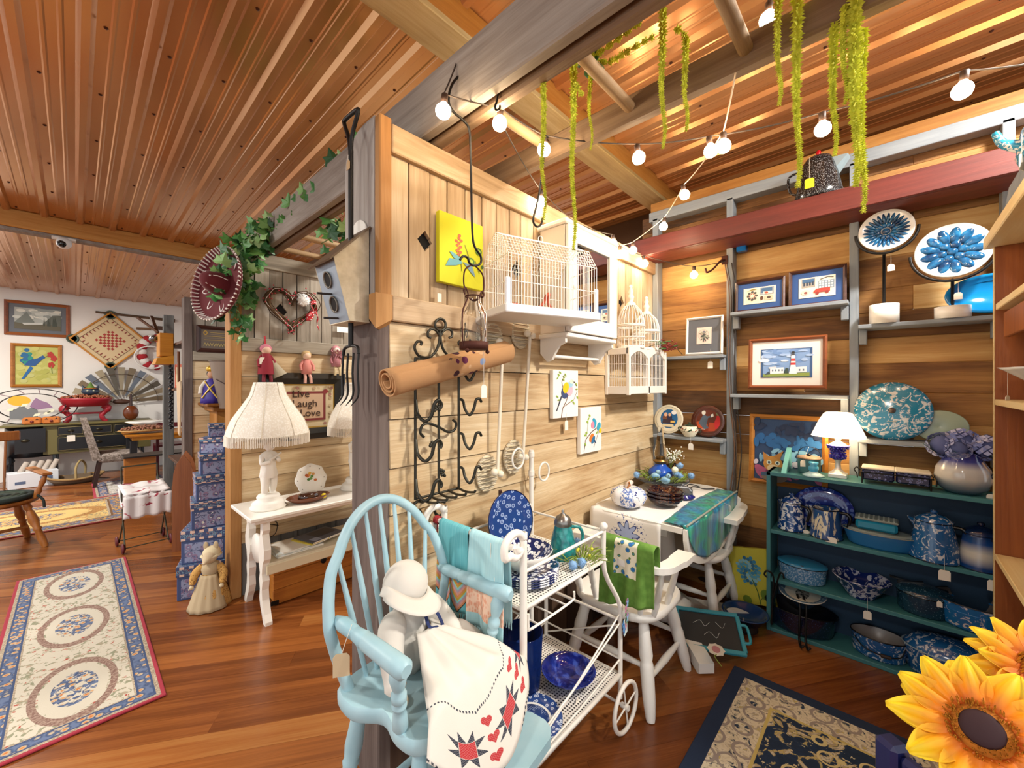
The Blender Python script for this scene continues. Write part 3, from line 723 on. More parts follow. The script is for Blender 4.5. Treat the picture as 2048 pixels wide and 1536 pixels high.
vines=[[V((.98,1.75,2.64)),V((1.02,2.2,2.66)),V((1.0,2.7,2.62)),V((.95,3.1,2.60)),V((.85,3.3,2.52)),V((.78,3.30,2.36)),V((.77,3.27,2.1)),V((.73,3.26,1.8))],
       [V((1.2,1.8,2.62)),V((1.15,2.3,2.64)),V((1.1,2.8,2.6)),V((.92,3.2,2.54)),V((.84,3.28,2.3)),V((.80,3.27,2.05))],
       [V((.95,1.66,2.55)),V((1.05,1.9,2.45)),V((1.1,2.3,2.42)),V((1.05,2.6,2.38))],
       [V((.9,3.2,2.5)),V((.74,3.24,2.4)),V((.68,3.24,2.2)),V((.68,3.24,1.95))]]
for vp in vines:
    pp=cat(vp,10); ob('stem',MB().tube(pp,.003,5),P('#5a6a34',.8),Iv)
    for i in range(len(pp)-1):
        for k in range(2 if len(pp)>40 else 2):
            o=ob('leaf',iv_me[rr.randrange(3)],par=Iv); o.location=pp[i].lerp(pp[i+1],rr.random())+V((rr.uniform(-.07,.07),rr.uniform(-.07,.05),rr.uniform(-.06,.05)))
            o.rotation_euler=(rr.uniform(.6,1.9),rr.uniform(-.5,.5),rr.uniform(-1.6,.6)); o.scale=[1.3]*3
# --- hooks
m_iron=P('#1f1d1c',.45,.6)
m_brz=P('#3b3a33',.45,.7)
y0=1.13; hk=pX(940,300,.955); 
HK=thing('hanging_hook','long black iron hook over the grey timber holding the jar lantern','hook',(0,0,0))
def HA(px,py,y=y0): return pY(px,py,y)
ob('hook_rod',MB().tube(cat([HA(950,160),HA(925,150),HA(905,168),HA(897,200),HA(905,222),HA(925,240),HA(938,258),HA(941,300),HA(943,400),HA(945,470),HA(950,495),HA(961,512),HA(962,525),HA(955,531),HA(944,531),HA(938,524),HA(935,516),HA(926,513),HA(920,520)],4),.0045,8),m_iron,HK)
# jar lantern with rusty wire cage
m_rust=P('#4a2318',.7,.4)
jc=HA(948,640); L=thing('jar_lantern','clear glass jar lantern in a rusty twisted wire hanger','lantern',(jc.x,jc.y,0))
zt=HA(948,595).z; zb=HA(948,700).z; Hj=zt-zb
m_glass=G('clear_glass'); m_glass.S(Base_Color='#ffffff',Roughness=.02,Transmission_Weight=1.0,IOR=1.25); m_glass=m_glass.m
pr=[(.026,1.0),(.026,.93),(.030,.86),(.046,.72),(.050,.66),(.050,.08),(.047,.03),(.0,.03)]
ob('glass_jar',MB().lathe([(r,zb+z*Hj) for r,z in pr]+[(.0,zb+.035*Hj)],28),m_glass,L)
ob('base_cup',MB().lathe([(0,zb),(.054,zb),(.055,zb+.028),(.052,zb+.028),(.051,zb+.004),(0,zb+.004)],28),m_rust,L)
for s in(-1,1):
    ob('side_wire',MB().tube(cat([(s*.054,0,zb+.01),(s*.056,0,zb+.65*Hj),(s*.032,0,zb+.95*Hj),(s*.03,0,zt+.012),(s*.042,0,zt+.03),(s*.05,0,zt+.018),(s*.044,0,zt+.004)],4),.003,6),m_rust,L)
    ob('ball_foot',MB().sph((s*.05,-.02,zb-.006),.008,8,6),m_rust,L)
ob('neck_ring',MB().tube([(.031*cos(a*pi/12),.031*sin(a*pi/12),zt+.002) for a in range(24)],.003,6,True),m_rust,L)
ztop=HA(948,531).z
ob('bail',MB().tube(cat([(-.044,0,zt+.02),(-.05,0,zt+.05),(-.045,0,zt+.09),(-.02,0,ztop-.006),(.0,0,ztop-.001),(.02,0,ztop-.008),(.045,0,zt+.09),(.05,0,zt+.05),(.044,0,zt+.02)],4),.003,6),m_rust,L)
ptag(L,(.05,0,zb),.13,w=.028,h=.05)
H2=thing('hanging_hook','black iron hook over the ladder rail above the wire birdcage','hook',(0,0,0))
yh=1.10
ob('hook_rod',MB().tube(cat([pY(1103,282,yh),pY(1092,275,yh),pY(1088,300,yh),pY(1084,350,yh),pY(1076,400,yh),pY(1067,435,yh),pY(1068,448,yh),pY(1075,454,yh),pY(1083,448,yh),pY(1085,437,yh)],4),.0045,8),m_iron,H2)
H3=thing('hanging_hook','small black iron hook under the grey timber','hook',(0,0,0)); yh=.98
ob('hook_rod',MB().tube(cat([pY(994,178,yh),pY(995,192,yh),pY(993,205,yh),pY(990,214,yh),pY(993,221,yh),pY(999,218,yh),pY(1000,212,yh)],4),.004,8),m_iron,H3)
# --- speckled black coffee pot on the oxblood shelf
g=G('black_speckled_enamel'); sp=g.vor(g.obj(),260); g.S(Base_Color=g.mix(g.ma('LESS_THAN',sp,.22),'#17171a','#d8d8d8'),Roughness=.18); m_blk=g.m
pc=pX(1636,392,2.95); K2=thing('coffee_pot','black speckled enamel coffee pot with red knob on the high oxblood shelf','coffee pot',(2.97,pc.y,2.571),rad(90))
ob('body',MB().lathe([(0,.004),(.115,0),(.122,.01),(.112,.05),(.085,.19),(.075,.225),(.07,.23),(0,.235)],28),m_blk,K2)
ob('lid',MB().lathe([(.076,.226),(.06,.25),(.03,.262),(0,.265)],24),m_blk,K2)
ob('knob',MB().lathe([(.006,.26),(.012,.268),(.013,.29),(.008,.298),(0,.3)],12),P('#b3141c',.25),K2)
ob('spout',MB().add([(-.07,-.03,.15),(-.07,.03,.15),(-.09,0,.12),(-.135,-.02,.225),(-.135,.02,.225),(-.145,0,.205),(-.06,-.035,.225),(-.06,.035,.225)],[(0,2,5,3),(2,1,4,5),(0,3,6),(1,7,4),(3,5,4),(0,6,7,1),(0,1,2)]),P('#8a9aa0',.3,.3),K2)
ob('handle',MB().tube(cat([(.078,0,.19),(.115,0,.20),(.145,0,.185),(.148,0,.14),(.135,0,.09),(.105,0,.07)],4),.007,8),m_blk,K2)
ptag(K2,(.03,.11,.225),.12,rz=rad(180),w=.045,h=.055,col=P('#f0d81e',.7))
# ================= LEFT PARTITION: THINGS HUNG ON IT =================
class Art:          # flat painted picture: coloured shapes on a panel, x right, z up, normalised to the panel
    def __init__(s,w,h,y=-.001): s.w,s.h,s.y=w,h,y; s.mb=MB(); s.cols=[]; s.k=0
    def _c(s,c):
        if c not in s.cols: s.cols.append(c)
        s.mb.k=s.cols.index(c); s.k+=1; return s.y-s.k*.00012
    def poly(s,pts,c):
        y=s._c(c); s.mb.add([((x-.5)*s.w,y,(z-.5)*s.h) for x,z in pts],[tuple(range(len(pts)))]); return s
    def ell(s,cx,cz,rx,rz,c,rot=0,n=14):
        asp=s.w/s.h; P_=[]
        for i in range(n):
            a=2*pi*i/n; u,v=rx*cos(a),rz*sin(a)/asp*1.0
            uu=rx*cos(a)*s.w; vv=rz*sin(a)*s.h; r=rot
            P_.append((cx+(uu*cos(r)-vv*sin(r))/s.w,cz+(uu*sin(r)+vv*cos(r))/s.h))
        return s.poly(P_,c)
    def line(s,pts,wd,c):
        y=s._c(c); q=[V(((x-.5)*s.w,y,(z-.5)*s.h)) for x,z in pts]
        for a,b in zip(q,q[1:]):
            d=(b-a); n_=V((-d.z,0,d.x)); n_=n_.normalized()*wd/2 if n_.length>0 else n_
            s.mb.add([a-n_,b-n_,b+n_,a+n_],[(0,1,2,3)])
        return s
    def done(s,par,name='painted_picture',r=.6): return ob(name,s.mb,[P(c,r) for c in s.cols],par)
def canvas(name,label,cat_,c,w,h,rz,col,fn,th=.025,group=None):
    t=thing(name,label,cat_,c,rz,group); ob('canvas',MB().box((0,th/2,0),(w,th,h),.002),P(col,.75),t)
    a=Art(w,h); fn(a); a.done(t); return t
def frame(par,w,h,fw,fd,m,mat=None,matw=0,inner=None,yb=0,prof=None):
    # four mitred mouldings round an opening w x h (outer), picture board behind
    o=[(-w/2,-h/2),(w/2,-h/2),(w/2,h/2),(-w/2,h/2)]; i_=[(-w/2+fw,-h/2+fw),(w/2-fw,-h/2+fw),(w/2-fw,h/2-fw),(-w/2+fw,h/2-fw)]
    mi=[((a[0]+b[0])/2,(a[1]+b[1])/2) for a,b in zip(o,i_)]
    for k in range(4):
        k2=(k+1)%4; mb=MB()
        rows=[[(o[q][0],0,o[q][1]),(o[q][0],-fd*.7,o[q][1]),(mi[q][0],-fd,mi[q][1]),(i_[q][0],-fd*.55,i_[q][1]),(i_[q][0],0,i_[q][1])] for q in(k,k2)]
        vs=rows[0]+rows[1]; mb.add(vs,[(j,j+5,j+6,j+1) for j in range(4)]+[(4,9,5,0)]); ob('frame_side',mb,m,par)
    ob('backing',MB().box((0,-.004,0),(w-fw*.6,.006,h-fw*.6)),P(mat or '#d8cfc0',.8),par)
    if inner: ob('picture_sheet',MB().box((0,-.0085,0),(w-2*fw-2*matw,.003,h-2*fw-2*matw)),P(inner,.7),par)
# yellow flower canvas
def wc2(x0,y0,x1,y1,Y):   # wall rectangle from two pixel corners on the plane Y
    a=pY(x0,y0,Y); b=pY(x1,y1,Y); return V(((a.x+b.x)/2,Y,(a.z+b.z)/2)),abs(b.x-a.x),a.z,b.z
Y=YA-.035
a=pY(879,422,Y);b=pY(878,565,Y);c=pY(966,453,Y)
def fy(A):
    for x,z in((.42,.62),(.38,.58),(.46,.57),(.42,.54),(.36,.64),(.47,.66),(.42,.69),(.38,.50),(.45,.49),(.41,.45),(.43,.73)): A.ell(x,z,.035,.022,'#c4521c')
    A.line([(.42,.46),(.46,.38),(.48,.22)],.003,'#4a5a20'); A.line([(.55,.62),(.62,.5),(.66,.42),(.7,.3)],.003,'#4a5a20'); A.line([(.8,.42),(.9,.25)],.003,'#4a5a20')
    for p in(((.12,.24),(.2,.36),(.45,.38),(.5,.34),(.35,.28)),((.2,.46),(.28,.46),(.48,.40),(.46,.37),(.3,.38))): A.poly(p,'#5d9aa0')
    A.poly([(.5,.36),(.72,.34),(.8,.18),(.74,.20),(.62,.28)],'#6f8fa0')
    for x,z in((.88,.58),(.7,.4)): A.ell(x,z,.08,.055,'#4c7a2a'); A.ell(x,z,.045,.03,'#b7cc40')
    for x,z in((.97,.36),): A.ell(x,z,.03,.03,'#3a5c20')
canvas('yellow_canvas','bright yellow canvas painted with an orange flower spike','painting',V(((a.x+c.x)/2,Y,(a.z+b.z)/2+.005)),c.x-a.x,a.z-b.z,0,'#cbc71a',fy)
t_=thing('paper_tag','small white paper tag pinned to the lower rail of the left partition','tag',pY(879,596,YA-.026)); ob('tag_card',MB().box((0,0,0),(.02,.0015,.035)),m_tag,t_)
# wrought-iron wine and stemware rack (traced on planes parallel to the wall)
def c5(x,y,Y=1.335): return pY(740+x/3.2,600+y/3.2,Y)
W5=thing('wine_rack','dark wrought-iron wall wine rack with scrolled top','wine rack',(0,0,0))
for x,y0_,y1_ in((290,372,1278),(440,372,1235),(568,372,1205)): ob('upright',MB().tube([c5(x,y0_),c5(x,y1_)],.0055,8),m_brz,W5)
ob('top_bar',MB().tube([c5(286,375),c5(570,375)],.005,8),m_brz,W5); ob('bottom_bar',MB().tube([c5(286,1275),c5(570,1205)],.005,8),m_brz,W5)
ob('ring_crest',MB().tube([c5(450+34*cos(a*pi/10),160+38*sin(a*pi/10)) for a in range(20)],.0055,8,True),m_brz,W5)
for s in(-1,1):
    f=lambda pts:[c5(448+s*(x-448)*-1 if s>0 else x,y) for x,y in pts]
    ob('scroll',MB().tube(cat(f([(447,195),(442,270),(420,330),(375,368),(315,360),(285,310),(300,270),(328,270),(325,292)]),5),.0055,8),m_brz,W5)
    ob('scroll',MB().tube(cat(f([(445,235),(425,200),(395,188),(372,205),(372,235),(390,243)]),5),.005,8),m_brz,W5)
for y in(415,650,905,1160):
    ob('bottle_hook',MB().tube(cat([c5(292,y-10),c5(305,y+80,1.31),c5(350,y+128,1.28),c5(392,y+95,1.26),c5(412,y+20,1.25),c5(437,y-8,1.245),c5(458,y+20,1.25),c5(450,y+45,1.25)],5),.0065,8),m_brz,W5)
for y in(415,635,852,1070):
    ob('bottle_hook',MB().tube(cat([c5(570,y),c5(595,y+12,1.32),c5(608,y+65,1.30),c5(638,y+103,1.28),c5(665,y+60,1.27),c5(678,y+8,1.265),c5(700,y-2,1.26),c5(712,y+18,1.265)],5),.006,8),m_brz,W5)
ob('centre_scroll',MB().tube(cat([c5(345,880),c5(322,850),c5(335,805),c5(375,792),c5(440,815),c5(500,846),c5(542,830),c5(550,788),c5(530,770)],5),.0055,8),m_brz,W5)
for k in range(5):
    x=300+k*60; y=1290-k*17
    ob('stemware_rail',MB().tube(cat([c5(x+20,y-20),c5(x+70,y+5,1.27),c5(x+125,y+10,1.19),c5(x+135,y-2,1.18)],4),.005,8),m_brz,W5)
for x in(300,440): ob('foot_scroll',MB().tube(cat([c5(x+40,1295),c5(x+5,1290),c5(x-25,1320),c5(x-22,1365),c5(x+5,1385),c5(x+25,1365),c5(x+15,1345)],5),.006,8),m_brz,W5)
g=G('iron_grape_cluster'); 
for x,y in((430,690),(400,930),(462,1105)):
    mb=MB()
    for q in range(9): mb.sph(c5(x+random.uniform(-16,16),y+random.uniform(-22,22),1.33),.007,8,5)
    ob('grape_cluster',mb,m_brz,W5)
# rolled rug resting in the rack
g=G('tan_rug_roll'); v=g.obj(); X,Yy,Z=g.xyz(v)
msk=g.ma('MULTIPLY',g.ma('GREATER_THAN',X,-.05),g.ma('LESS_THAN',X,.12)); vc=g.n('TexVoronoi',{'Vector':v,'Scale':26.0}).outputs
fl=g.ramp(g.xyz(vc['Color'])[0],[(0,'#3a1220'),(.35,'#5d2040'),(.5,'#2c5a4a'),(.65,'#7a8fb5'),(.8,'#c9a27a'),(1,'#3c6a3a')],'CONSTANT')
on=g.ma('MULTIPLY',msk,g.ma('LESS_THAN',vc['Distance'],.42))
st=g.n('TexWave',{'Vector':v,'Scale':160.0,'Distortion':.3},bands_direction='X').outputs['Fac']
g.S(Base_Color=g.mix(on,g.ramp(st,[(0,'#a9794c'),(1,'#c99b6c')]),fl),Roughness=.95).bump(st,.4,.002); m_roll=g.m
p0=pY(776,765,1.25);p1=pY(1008,703,1.27); dd=p1-p0; Rr=M.Rotation(math.atan2(-dd.z,dd.x),4,'Y'); 
Rg=thing('rolled_rug','rolled tan rug with a pansy border lying across the wine rack','rug',(p0+p1)/2,R=Rr)
Lr=dd.length
def roll(u,v_):
    a=v_*5.2*pi; r=.052-.0022*a; return ((u-.5)*Lr,r*cos(a+2.6),r*sin(a+2.6))
ob('rug_roll',MB().grid(roll,24,90,True,.005),m_roll,Rg)
# two wicker-ended wall rods
g=G('cream_wicker'); v=g.obj(); wv=g.n('TexWave',{'Vector':v,'Scale':55.0,'Distortion':2.0},wave_type='BANDS',bands_direction='Z').outputs['Fac']
g.S(Base_Color=g.ramp(wv,[(0,'#8d7a5e'),(.4,'#d9c9ab'),(1,'#eadfc8')]),Roughness=.8).bump(wv,.5,.004); m_wick=g.m
def wickrod(label,xt,yt,xb,yb,Y):
    t=thing('wicker_wall_rod',label,'wall rod',(0,0,0),group='wicker-ended wall rods')
    a=pY(xt,yt,Y);b=pY(xb,yb,Y)
    ob('rod',MB().tube([a,b],.008,8),P('#e8dcc6',.6),t)
    for p,r,nm in((a,.075,'top'),(b,.075,'bottom')):
        c=V((p.x-.025,YA-.012,p.z+(.02 if nm=='top' else -.0)))
        o=ob('wicker_oval',MB(M.Translation(c)@M.Rotation(pi/2,4,'X')).lathe([(.002,0),(r*.6,.004),(r*.92,.014),(r,.006),(r*.9,-.006),(.002,-.006)],28,(0,0,0),.92,1.15),m_wick,t)
        for k in range(9): ob('wicker_strand',MB().tube([(c.x-.92*r*math.sqrt(1-(q*q))*.98*s_,c.y-.016+.004*abs(s_),c.z+1.15*r*q) for q in [(k-4)/4.6] for s_ in(-1,-.5,0,.5,1)],.0028,5),P('#d6c4a2',.8),o)
        ob('knob',MB().sph((p.x-.02,Y-.0,p.z+.01),.018,12,8),P('#e8dcc6',.5),t); ob('knob',MB().sph((p.x+.008,Y-.012,p.z),.016,12,8),P('#e8dcc6',.5),t)
wickrod('cream wicker-ended wall rod next to the rolled rug',1005,690,995,948,1.31)
wickrod('cream wicker-ended wall rod nearer the mirrored cabinet',1060,672,1046,915,1.31)
# white wrapped ring stand behind the cart
def pc5(x,y): return pY(740+x/3.2,600+y/3.2,1.32)
p=pY(1062,900,1.32); Rs=thing('ring_stand','white cane-wrapped post with towel rings behind the tea cart','towel stand',(p.x,1.318,0))
ob('post',MB().tube([(0,0,0),(0,0,p.z)],.012,10),m_cw,Rs); ob('base',MB().lathe([(0,0),(.036,0),(.036,.012),(.02,.02),(.012,.05)],20),m_cw,Rs)
for x,y,r in((1034,917,.041),(1086,943,.040)):
    q=pY(x,y,1.30)-V((p.x,1.325,0)); ob('ring',MB().tube([(q.x+r*cos(a*pi/14),q.y,q.z+1.15*r*sin(a*pi/14)) for a in range(28)],.005,8,True),m_cw,Rs)
    ob('collar',MB().cyl((0,0,q.z-.012),(0,0,q.z+.012),.016),m_cw,Rs)
# bird canvases
def fb1(A):
    A.line([(.3,.0),(.36,.2),(.5,.35),(.62,.55)],.006,'#6b4a3a'); A.line([(.36,.22),(.75,.35)],.004,'#6b4a3a'); A.line([(.4,.55),(.32,.75),(.42,.9)],.004,'#6b4a3a'); A.line([(.75,.3),(.95,.55)],.003,'#6b4a3a')
    A.poly([(.1,.15),(.14,.15),(.36,.48),(.28,.45)],'#3c3f4c'); A.ell(.44,.53,.15,.13,'#3a4a72',.9); A.ell(.62,.6,.14,.15,'#e8b4c0',.6); A.ell(.66,.7,.11,.07,'#9cc4d6'); A.ell(.48,.63,.14,.10,'#e3c21c',.9)
    A.ell(.72,.76,.09,.045,'#dfe6c8'); A.poly([(.8,.77),(.87,.74),(.79,.73)],'#3a2a20'); A.ell(.74,.77,.012,.008,'#101010')
    for x,z in((.2,.9),(.25,.95),(.16,.84),(.4,.86),(.46,.9),(.38,.8),(.14,.45),(.2,.38),(.72,.35),(.8,.3),(.92,.6),(.9,.7),(.95,.42)): A.ell(x,z,.05,.016,'#8fae3c',random.uniform(-1,1))
a=pY(1102,740,1.35);b=pY(1101,838,1.35);c=pY(1152,745,1.35)
t=canvas('bird_canvas','white canvas painted with one large yellow-winged bird','painting',V(((a.x+c.x)/2,1.335,(a.z+b.z)/2)),c.x-a.x,a.z-b.z,0,'#f1ebe2',fb1); ptag(t,(.0,-.002,-.11),.04,w=.03,h=.055)
def fb2(A):
    A.line([(.15,.05),(.22,.3),(.5,.45),(.85,.55)],.006,'#5a3c34'); A.line([(.6,.1),(.75,.3),(.9,.5)],.004,'#5a3c34'); A.line([(.25,.35),(.35,.7)],.003,'#6b7a34')
    A.ell(.62,.62,.13,.09,'#2d9ec0',.9); A.ell(.55,.6,.08,.08,'#e88ca4'); A.ell(.6,.72,.06,.035,'#2d9ec0'); A.ell(.85,.55,.12,.08,'#3aa3bd',1.); A.ell(.92,.45,.07,.06,'#e3c21c')
    A.ell(.5,.32,.13,.08,'#d9782a',.7); A.ell(.57,.27,.12,.06,'#2f6f9a',.9); A.poly([(.62,.3),(.72,.18),(.6,.22)],'#24486a')
    for x,z in((.35,.75),(.3,.68),(.2,.4),(.25,.45),(.75,.42),(.4,.82),(.2,.2)): A.ell(x,z,.05,.022,'#8fae3c',random.uniform(-1,1))
a=pY(1157,815,1.35);b=pY(1156,908,1.35);c=pY(1199,813,1.35)
canvas('bird_canvas','white canvas painted with three small coloured birds on branches','painting',V(((a.x+c.x)/2,1.335,(a.z+b.z)/2-.004)),c.x-a.x,a.z-b.z,0,'#f1ebe2',fb2)
# white mirrored wall cabinet with towel bar
m_wp=P('#efe9df',.45); g=G('mirror_silver'); g.S(Base_Color='#e8eaea',Roughness=.02,Metallic=1.0); m_mir=g.m
CB=thing('mirror_cabinet','white wall cabinet with mirrored door and towel bar on the left partition','cabinet',(1.67,YA-.02,1.76))
w,d,hh=.49,.17,.545
ob('carcass',MB().box((w/2,-d/2+.005,hh/2),(w,d-.012,hh),.003),P('#e6d8c4',.55),CB)
ob('crown',MB().box((w/2,-d/2,hh+.012),(w+.03,d+.02,.026),.006),m_wp,CB)
dr=ob('door',MB().box((.04,-d-.004,hh/2),(.08,.02,hh-.01),.003).box((w-.04,-d-.004,hh/2),(.08,.02,hh-.01),.003).box((w/2,-d-.004,.045),(w-.16,.02,.08),.002).box((w/2,-d-.004,hh-.045),(w-.16,.02,.08),.002),m_wp,CB)
ob('mirror',MB().box((w/2,-d-.001,hh/2),(w-.155,.006,hh-.155)),m_mir,dr); ob('door_knob',MB().sph((.035,-d-.025,hh*.42),.012,10,8),m_wp,dr)
ob('shelf',MB().box((w/2,-d/2,-.012),(w+.02,d+.01,.022),.004),m_wp,CB)
for x in(.012,w-.012):
    mb=MB(M.Translation((x,0,0))@M.Rotation(pi/2,4,'Z')@M.Rotation(pi/2,4,'X'))
    mb.prism([(0,-.02),(-d+.01,-.02),(-d+.01,-.05),(-d+.05,-.065),(-d+.075,-.10),(-.075,-.135),(-.045,-.145),(0,-.10)],-.009,.009); ob('side_bracket',mb,m_wp,CB)
ob('towel_bar',MB().cyl((.012,-.065,-.115),(w-.012,-.065,-.115),.009),m_wp,CB)
# white wire birdcage hanging in front
m_wire=P('#f2eee8',.35,.2)
cg=thing('wire_birdcage','white wire birdcage with plastic tray hanging before the mirrored cabinet','birdcage',(1.19,1.125,1.79),rad(-18.2))
cw,cdp,ch=.46,.235,.34
tr=ob('tray',MB().box((cw/2,cdp/2,.018),(cw+.035,cdp+.02,.036),.004),P('#f3f0ec',.4),cg)
for sx in(0,cw): ob('end_clip',MB().box((sx,.004,.09),(.022,.012,.11),.004),P('#e8ecf4',.35),cg)
mb=MB(); N=30; r=.0013
def prof(t): # front profile: vertical then slanted to the ridge
    return [(0,.036),(0,.24),(.055,.33),(cdp/2,ch+.02),(cdp-.055,.33),(cdp,.24),(cdp,.036)]
for i in range(N+1):
    x=cw*i/N; mb.tube([(x,y,z) for y,z in prof(0)],r,4,cap=False)
ob('bar_wires',mb,m_wire,cg,kind='stuff')
mb=MB()
for y,z in((0,.24),(.055,.33),(cdp/2,ch+.02),(cdp-.055,.33),(cdp,.24),(0,.13),(cdp,.13)): mb.tube([(0,y,z),(cw,y,z)],.0019,5)
for k in range(6):
    f=k/6; 
    for A_,B_ in(((0,.24),(.055,.33)),((.055,.33),(cdp/2,ch+.02)),((cdp,.24),(cdp-.055,.33)),((cdp-.055,.33),(cdp/2,ch+.02))):
        mb.tube([(0,A_[0]+(B_[0]-A_[0])*f,A_[1]+(B_[1]-A_[1])*f),(cw,A_[0]+(B_[0]-A_[0])*f,A_[1]+(B_[1]-A_[1])*f)],.001,4)
for x in(0,cw):
    for z in(.13,.24): mb.tube([(x,0,z),(x,cdp,z)],.0018,5)
    for k in range(1,14):
        y=cdp*k/14; zt=.24+min(y,cdp-y)/.055*.09 if min(y,cdp-y)<.055 else .33+(min(y,cdp-y)-.055)/(cdp/2-.055)*(ch+.02-.33)
        mb.tube([(x,y,.036),(x,y,zt)],.0012,4,cap=False)
ob('frame_wires',mb,m_wire,cg,kind='stuff')
ob('top_loop',MB().tube([(cw/2+.012*cos(a*pi/8),cdp/2,ch+.03+.014*sin(a*pi/8)) for a in range(16)],.002,5,True),m_wire,cg)
ob('toy',MB().tube(cat([(.2,.1,.05),(.23,.1,.07),(.25,.1,.11),(.265,.1,.12),(.26,.1,.08),(.28,.1,.05)],4),.007,6),P('#b2543c',.7),cg); ob('toy',MB().sph((.09,.1,.05),.02,10,6,(1.6,1,.7)),P('#a83c24',.7),cg)
# house-shaped white birdcage on the wall + domed pair standing on it
hs=thing('house_birdcage','white wooden house-shaped birdcage with arched fronts fixed near the corner','birdcage',(2.37,1.20,1.43)); w,d,hh=.56,.15,.30
for x in(0,w):
    for y in(0,d): ob('corner_post',MB().box((x,y,hh/2),(.022,.022,hh),.002),m_wp,hs)
ob('tray',MB().box((w/2,d/2,.03),(w+.02,d+.02,.05),.003),m_wp,hs); ob('roof_rail',MB().box((0,d/2,hh-.02),(.022,d,.04),.002),m_wp,hs)
for k in range(2):
    x0=k*w/2; n=12; 
    top=[(x0+.01+(w/2-.02)*i/n,hh-.06+.045*sin(pi*i/n)) for i in range(n+1)]; up=[(x0+.01+(w/2-.02)*i/n,hh-.005+.03*sin(pi*i/n)) for i in range(n+1)]
    mb=MB(M.Rotation(pi/2,4,'X')); mb.prism(top+up[::-1],-.006,.006); ob('arched_top',mb,m_wp,hs)
    for i in range(11):
        x=x0+.03+(w/2-.06)*i/10; ob('bar_wire',MB().tube([(x,0,.05),(x,0,hh-.06+.045*sin(pi*(x-x0)/(w/2)))],.0018,5),m_wire,hs)
    for z in(.11,.20): ob('cross_wire',MB().tube([(x0+.01,0,z),(x0+w/2-.01,0,z)],.002,5),m_wire,hs)
ob('centre_post',MB().box((w/2,0,hh/2),(.02,.02,hh),.002),m_wp,hs)
for i in range(1,9): ob('bar_wire',MB().tube([(0,d*i/9,.05),(0,d*i/9,hh-.04)],.0018,5),m_wire,hs)
for z in(.11,.20): ob('cross_wire',MB().tube([(0,0,z),(0,d,z)],.002,5),m_wire,hs)
ob('floor_panel',MB().box((w/2,d/2,hh-.012),(w-.02,d-.02,.008)),m_wp,hs)
def dome(label,x,y,z,r,h,fin):
    t=thing('domed_birdcage',label,'birdcage',(x,y,z),group='white domed birdcages'); N=22
    ob('base_ring',MB().lathe([(0,0),(r,0),(r,.02),(0,.02)],24),m_wp,t)
    pf=[(r,0),(r,h*.5),(r*.95,h*.68),(r*.78,h*.84),(r*.45,h*.96),(.02,h)]
    mb=MB()
    for i in range(N):
        a=2*pi*i/N; mb.tube([(q*cos(a),q*sin(a),zz) for q,zz in pf],.0022,5,cap=False)
    ob('bar_wires',mb,m_wire,t,kind='stuff')
    for q,zz in((r,h*.25),(r,h*.5),(r*.99,h*.53)): ob('hoop',MB().tube([(q*1.02*cos(a*pi/14),q*1.02*sin(a*pi/14),zz) for a in range(28)],.005,6,True),m_wp,t)
    ob('finial',MB().lathe([(.03,h-.01),(.032,h+.005),(.014,h+.02),(.018,h+.035),(.022,h+.05),(.012,h+.07),(.016,h+.085),(.008,h+fin-.02),(.012,h+fin-.01),(0,h+fin)],16),m_wp,t)
dome('larger white domed birdcage with turned finial',2.55,1.275,1.735,.088,.30,.135)
dome('smaller white domed birdcage nearer the corner',2.79,1.275,1.735,.088,.27,.125)
bs=thing('berry_sprig','artificial red berry sprig lying across the house birdcage','sprig',(2.86,1.19,1.77))
ob('twig',MB().tube(cat([(-.12,.05,-.01),(-.02,-.0,.02),(.06,-.06,.0),(.12,-.1,-.06)],4),.003,5),P('#4a3a20',.8),bs)
mb=MB()
for k in range(60): mb.sph((random.gauss(.02,.05),random.gauss(-.03,.03),random.gauss(.0,.022)),.006,6,4)
ob('berries',mb,P('#7a1a1c',.35),bs,kind='stuff')
for k in range(9):
    o=ob('leaf',MB(M.Translation((random.uniform(-.12,.1),random.uniform(-.08,.02),random.uniform(-.03,.03)))@M.Rotation(random.uniform(0,6),4,'Z')@M.Rotation(random.uniform(-.6,.6),4,'X')).grid(lambda u,v:(u*.07,(v-.5)*.022*sin(pi*u),.006*sin(pi*v)),6,3,True,.0008),P('#3c6a34',.5),bs)
# ================= WARES ON THE CART, WHITE TABLE AND CHAIRS =================
def marb(name,c1,c2,sc=14,lo=.5,hi=.53,dis=2.5,c3=None,r=.15,coord='obj',stretch=(1,1,1)):
    g=G(name); v=g.map(g.obj(),stretch); n=g.noise(v,sc,4,.6,dis); st=[(lo,c1),(hi,c2)]
    if c3: st=[(lo-.12,c3)]+st
    g.S(Base_Color=g.ramp(n,st),Roughness=r,Coat_Weight=.3); return g.m
def floral(name,bg,fg,sc=30,r=.12,th=.32,line=.06):
    g=G(name); v=g.obj(); vc=g.n('TexVoronoi',{'Vector':v,'Scale':sc}).outputs
    ring=g.ma('LESS_THAN',g.ma('ABSOLUTE',g.ma('SUBTRACT',vc['Distance'],th)),line)
    pet=g.ma('LESS_THAN',g.n('TexVoronoi',{'Vector':v,'Scale':sc*3.2},feature='DISTANCE_TO_EDGE').outputs['Distance'],.045)
    on=g.ma('MAXIMUM',ring,g.ma('MULTIPLY',pet,g.ma('LESS_THAN',vc['Distance'],th+.1)))
    g.S(Base_Color=g.mix(on,bg,fg),Roughness=r,Coat_Weight=.4); return g.m
m_plat=floral('navy_floral_glaze','#24417e','#9fb2d4',38,th=.30,line=.05)
m_dfl=floral('dark_blue_white_floral','#1c2a5c','#e8e8ea',62,th=.34,line=.14)
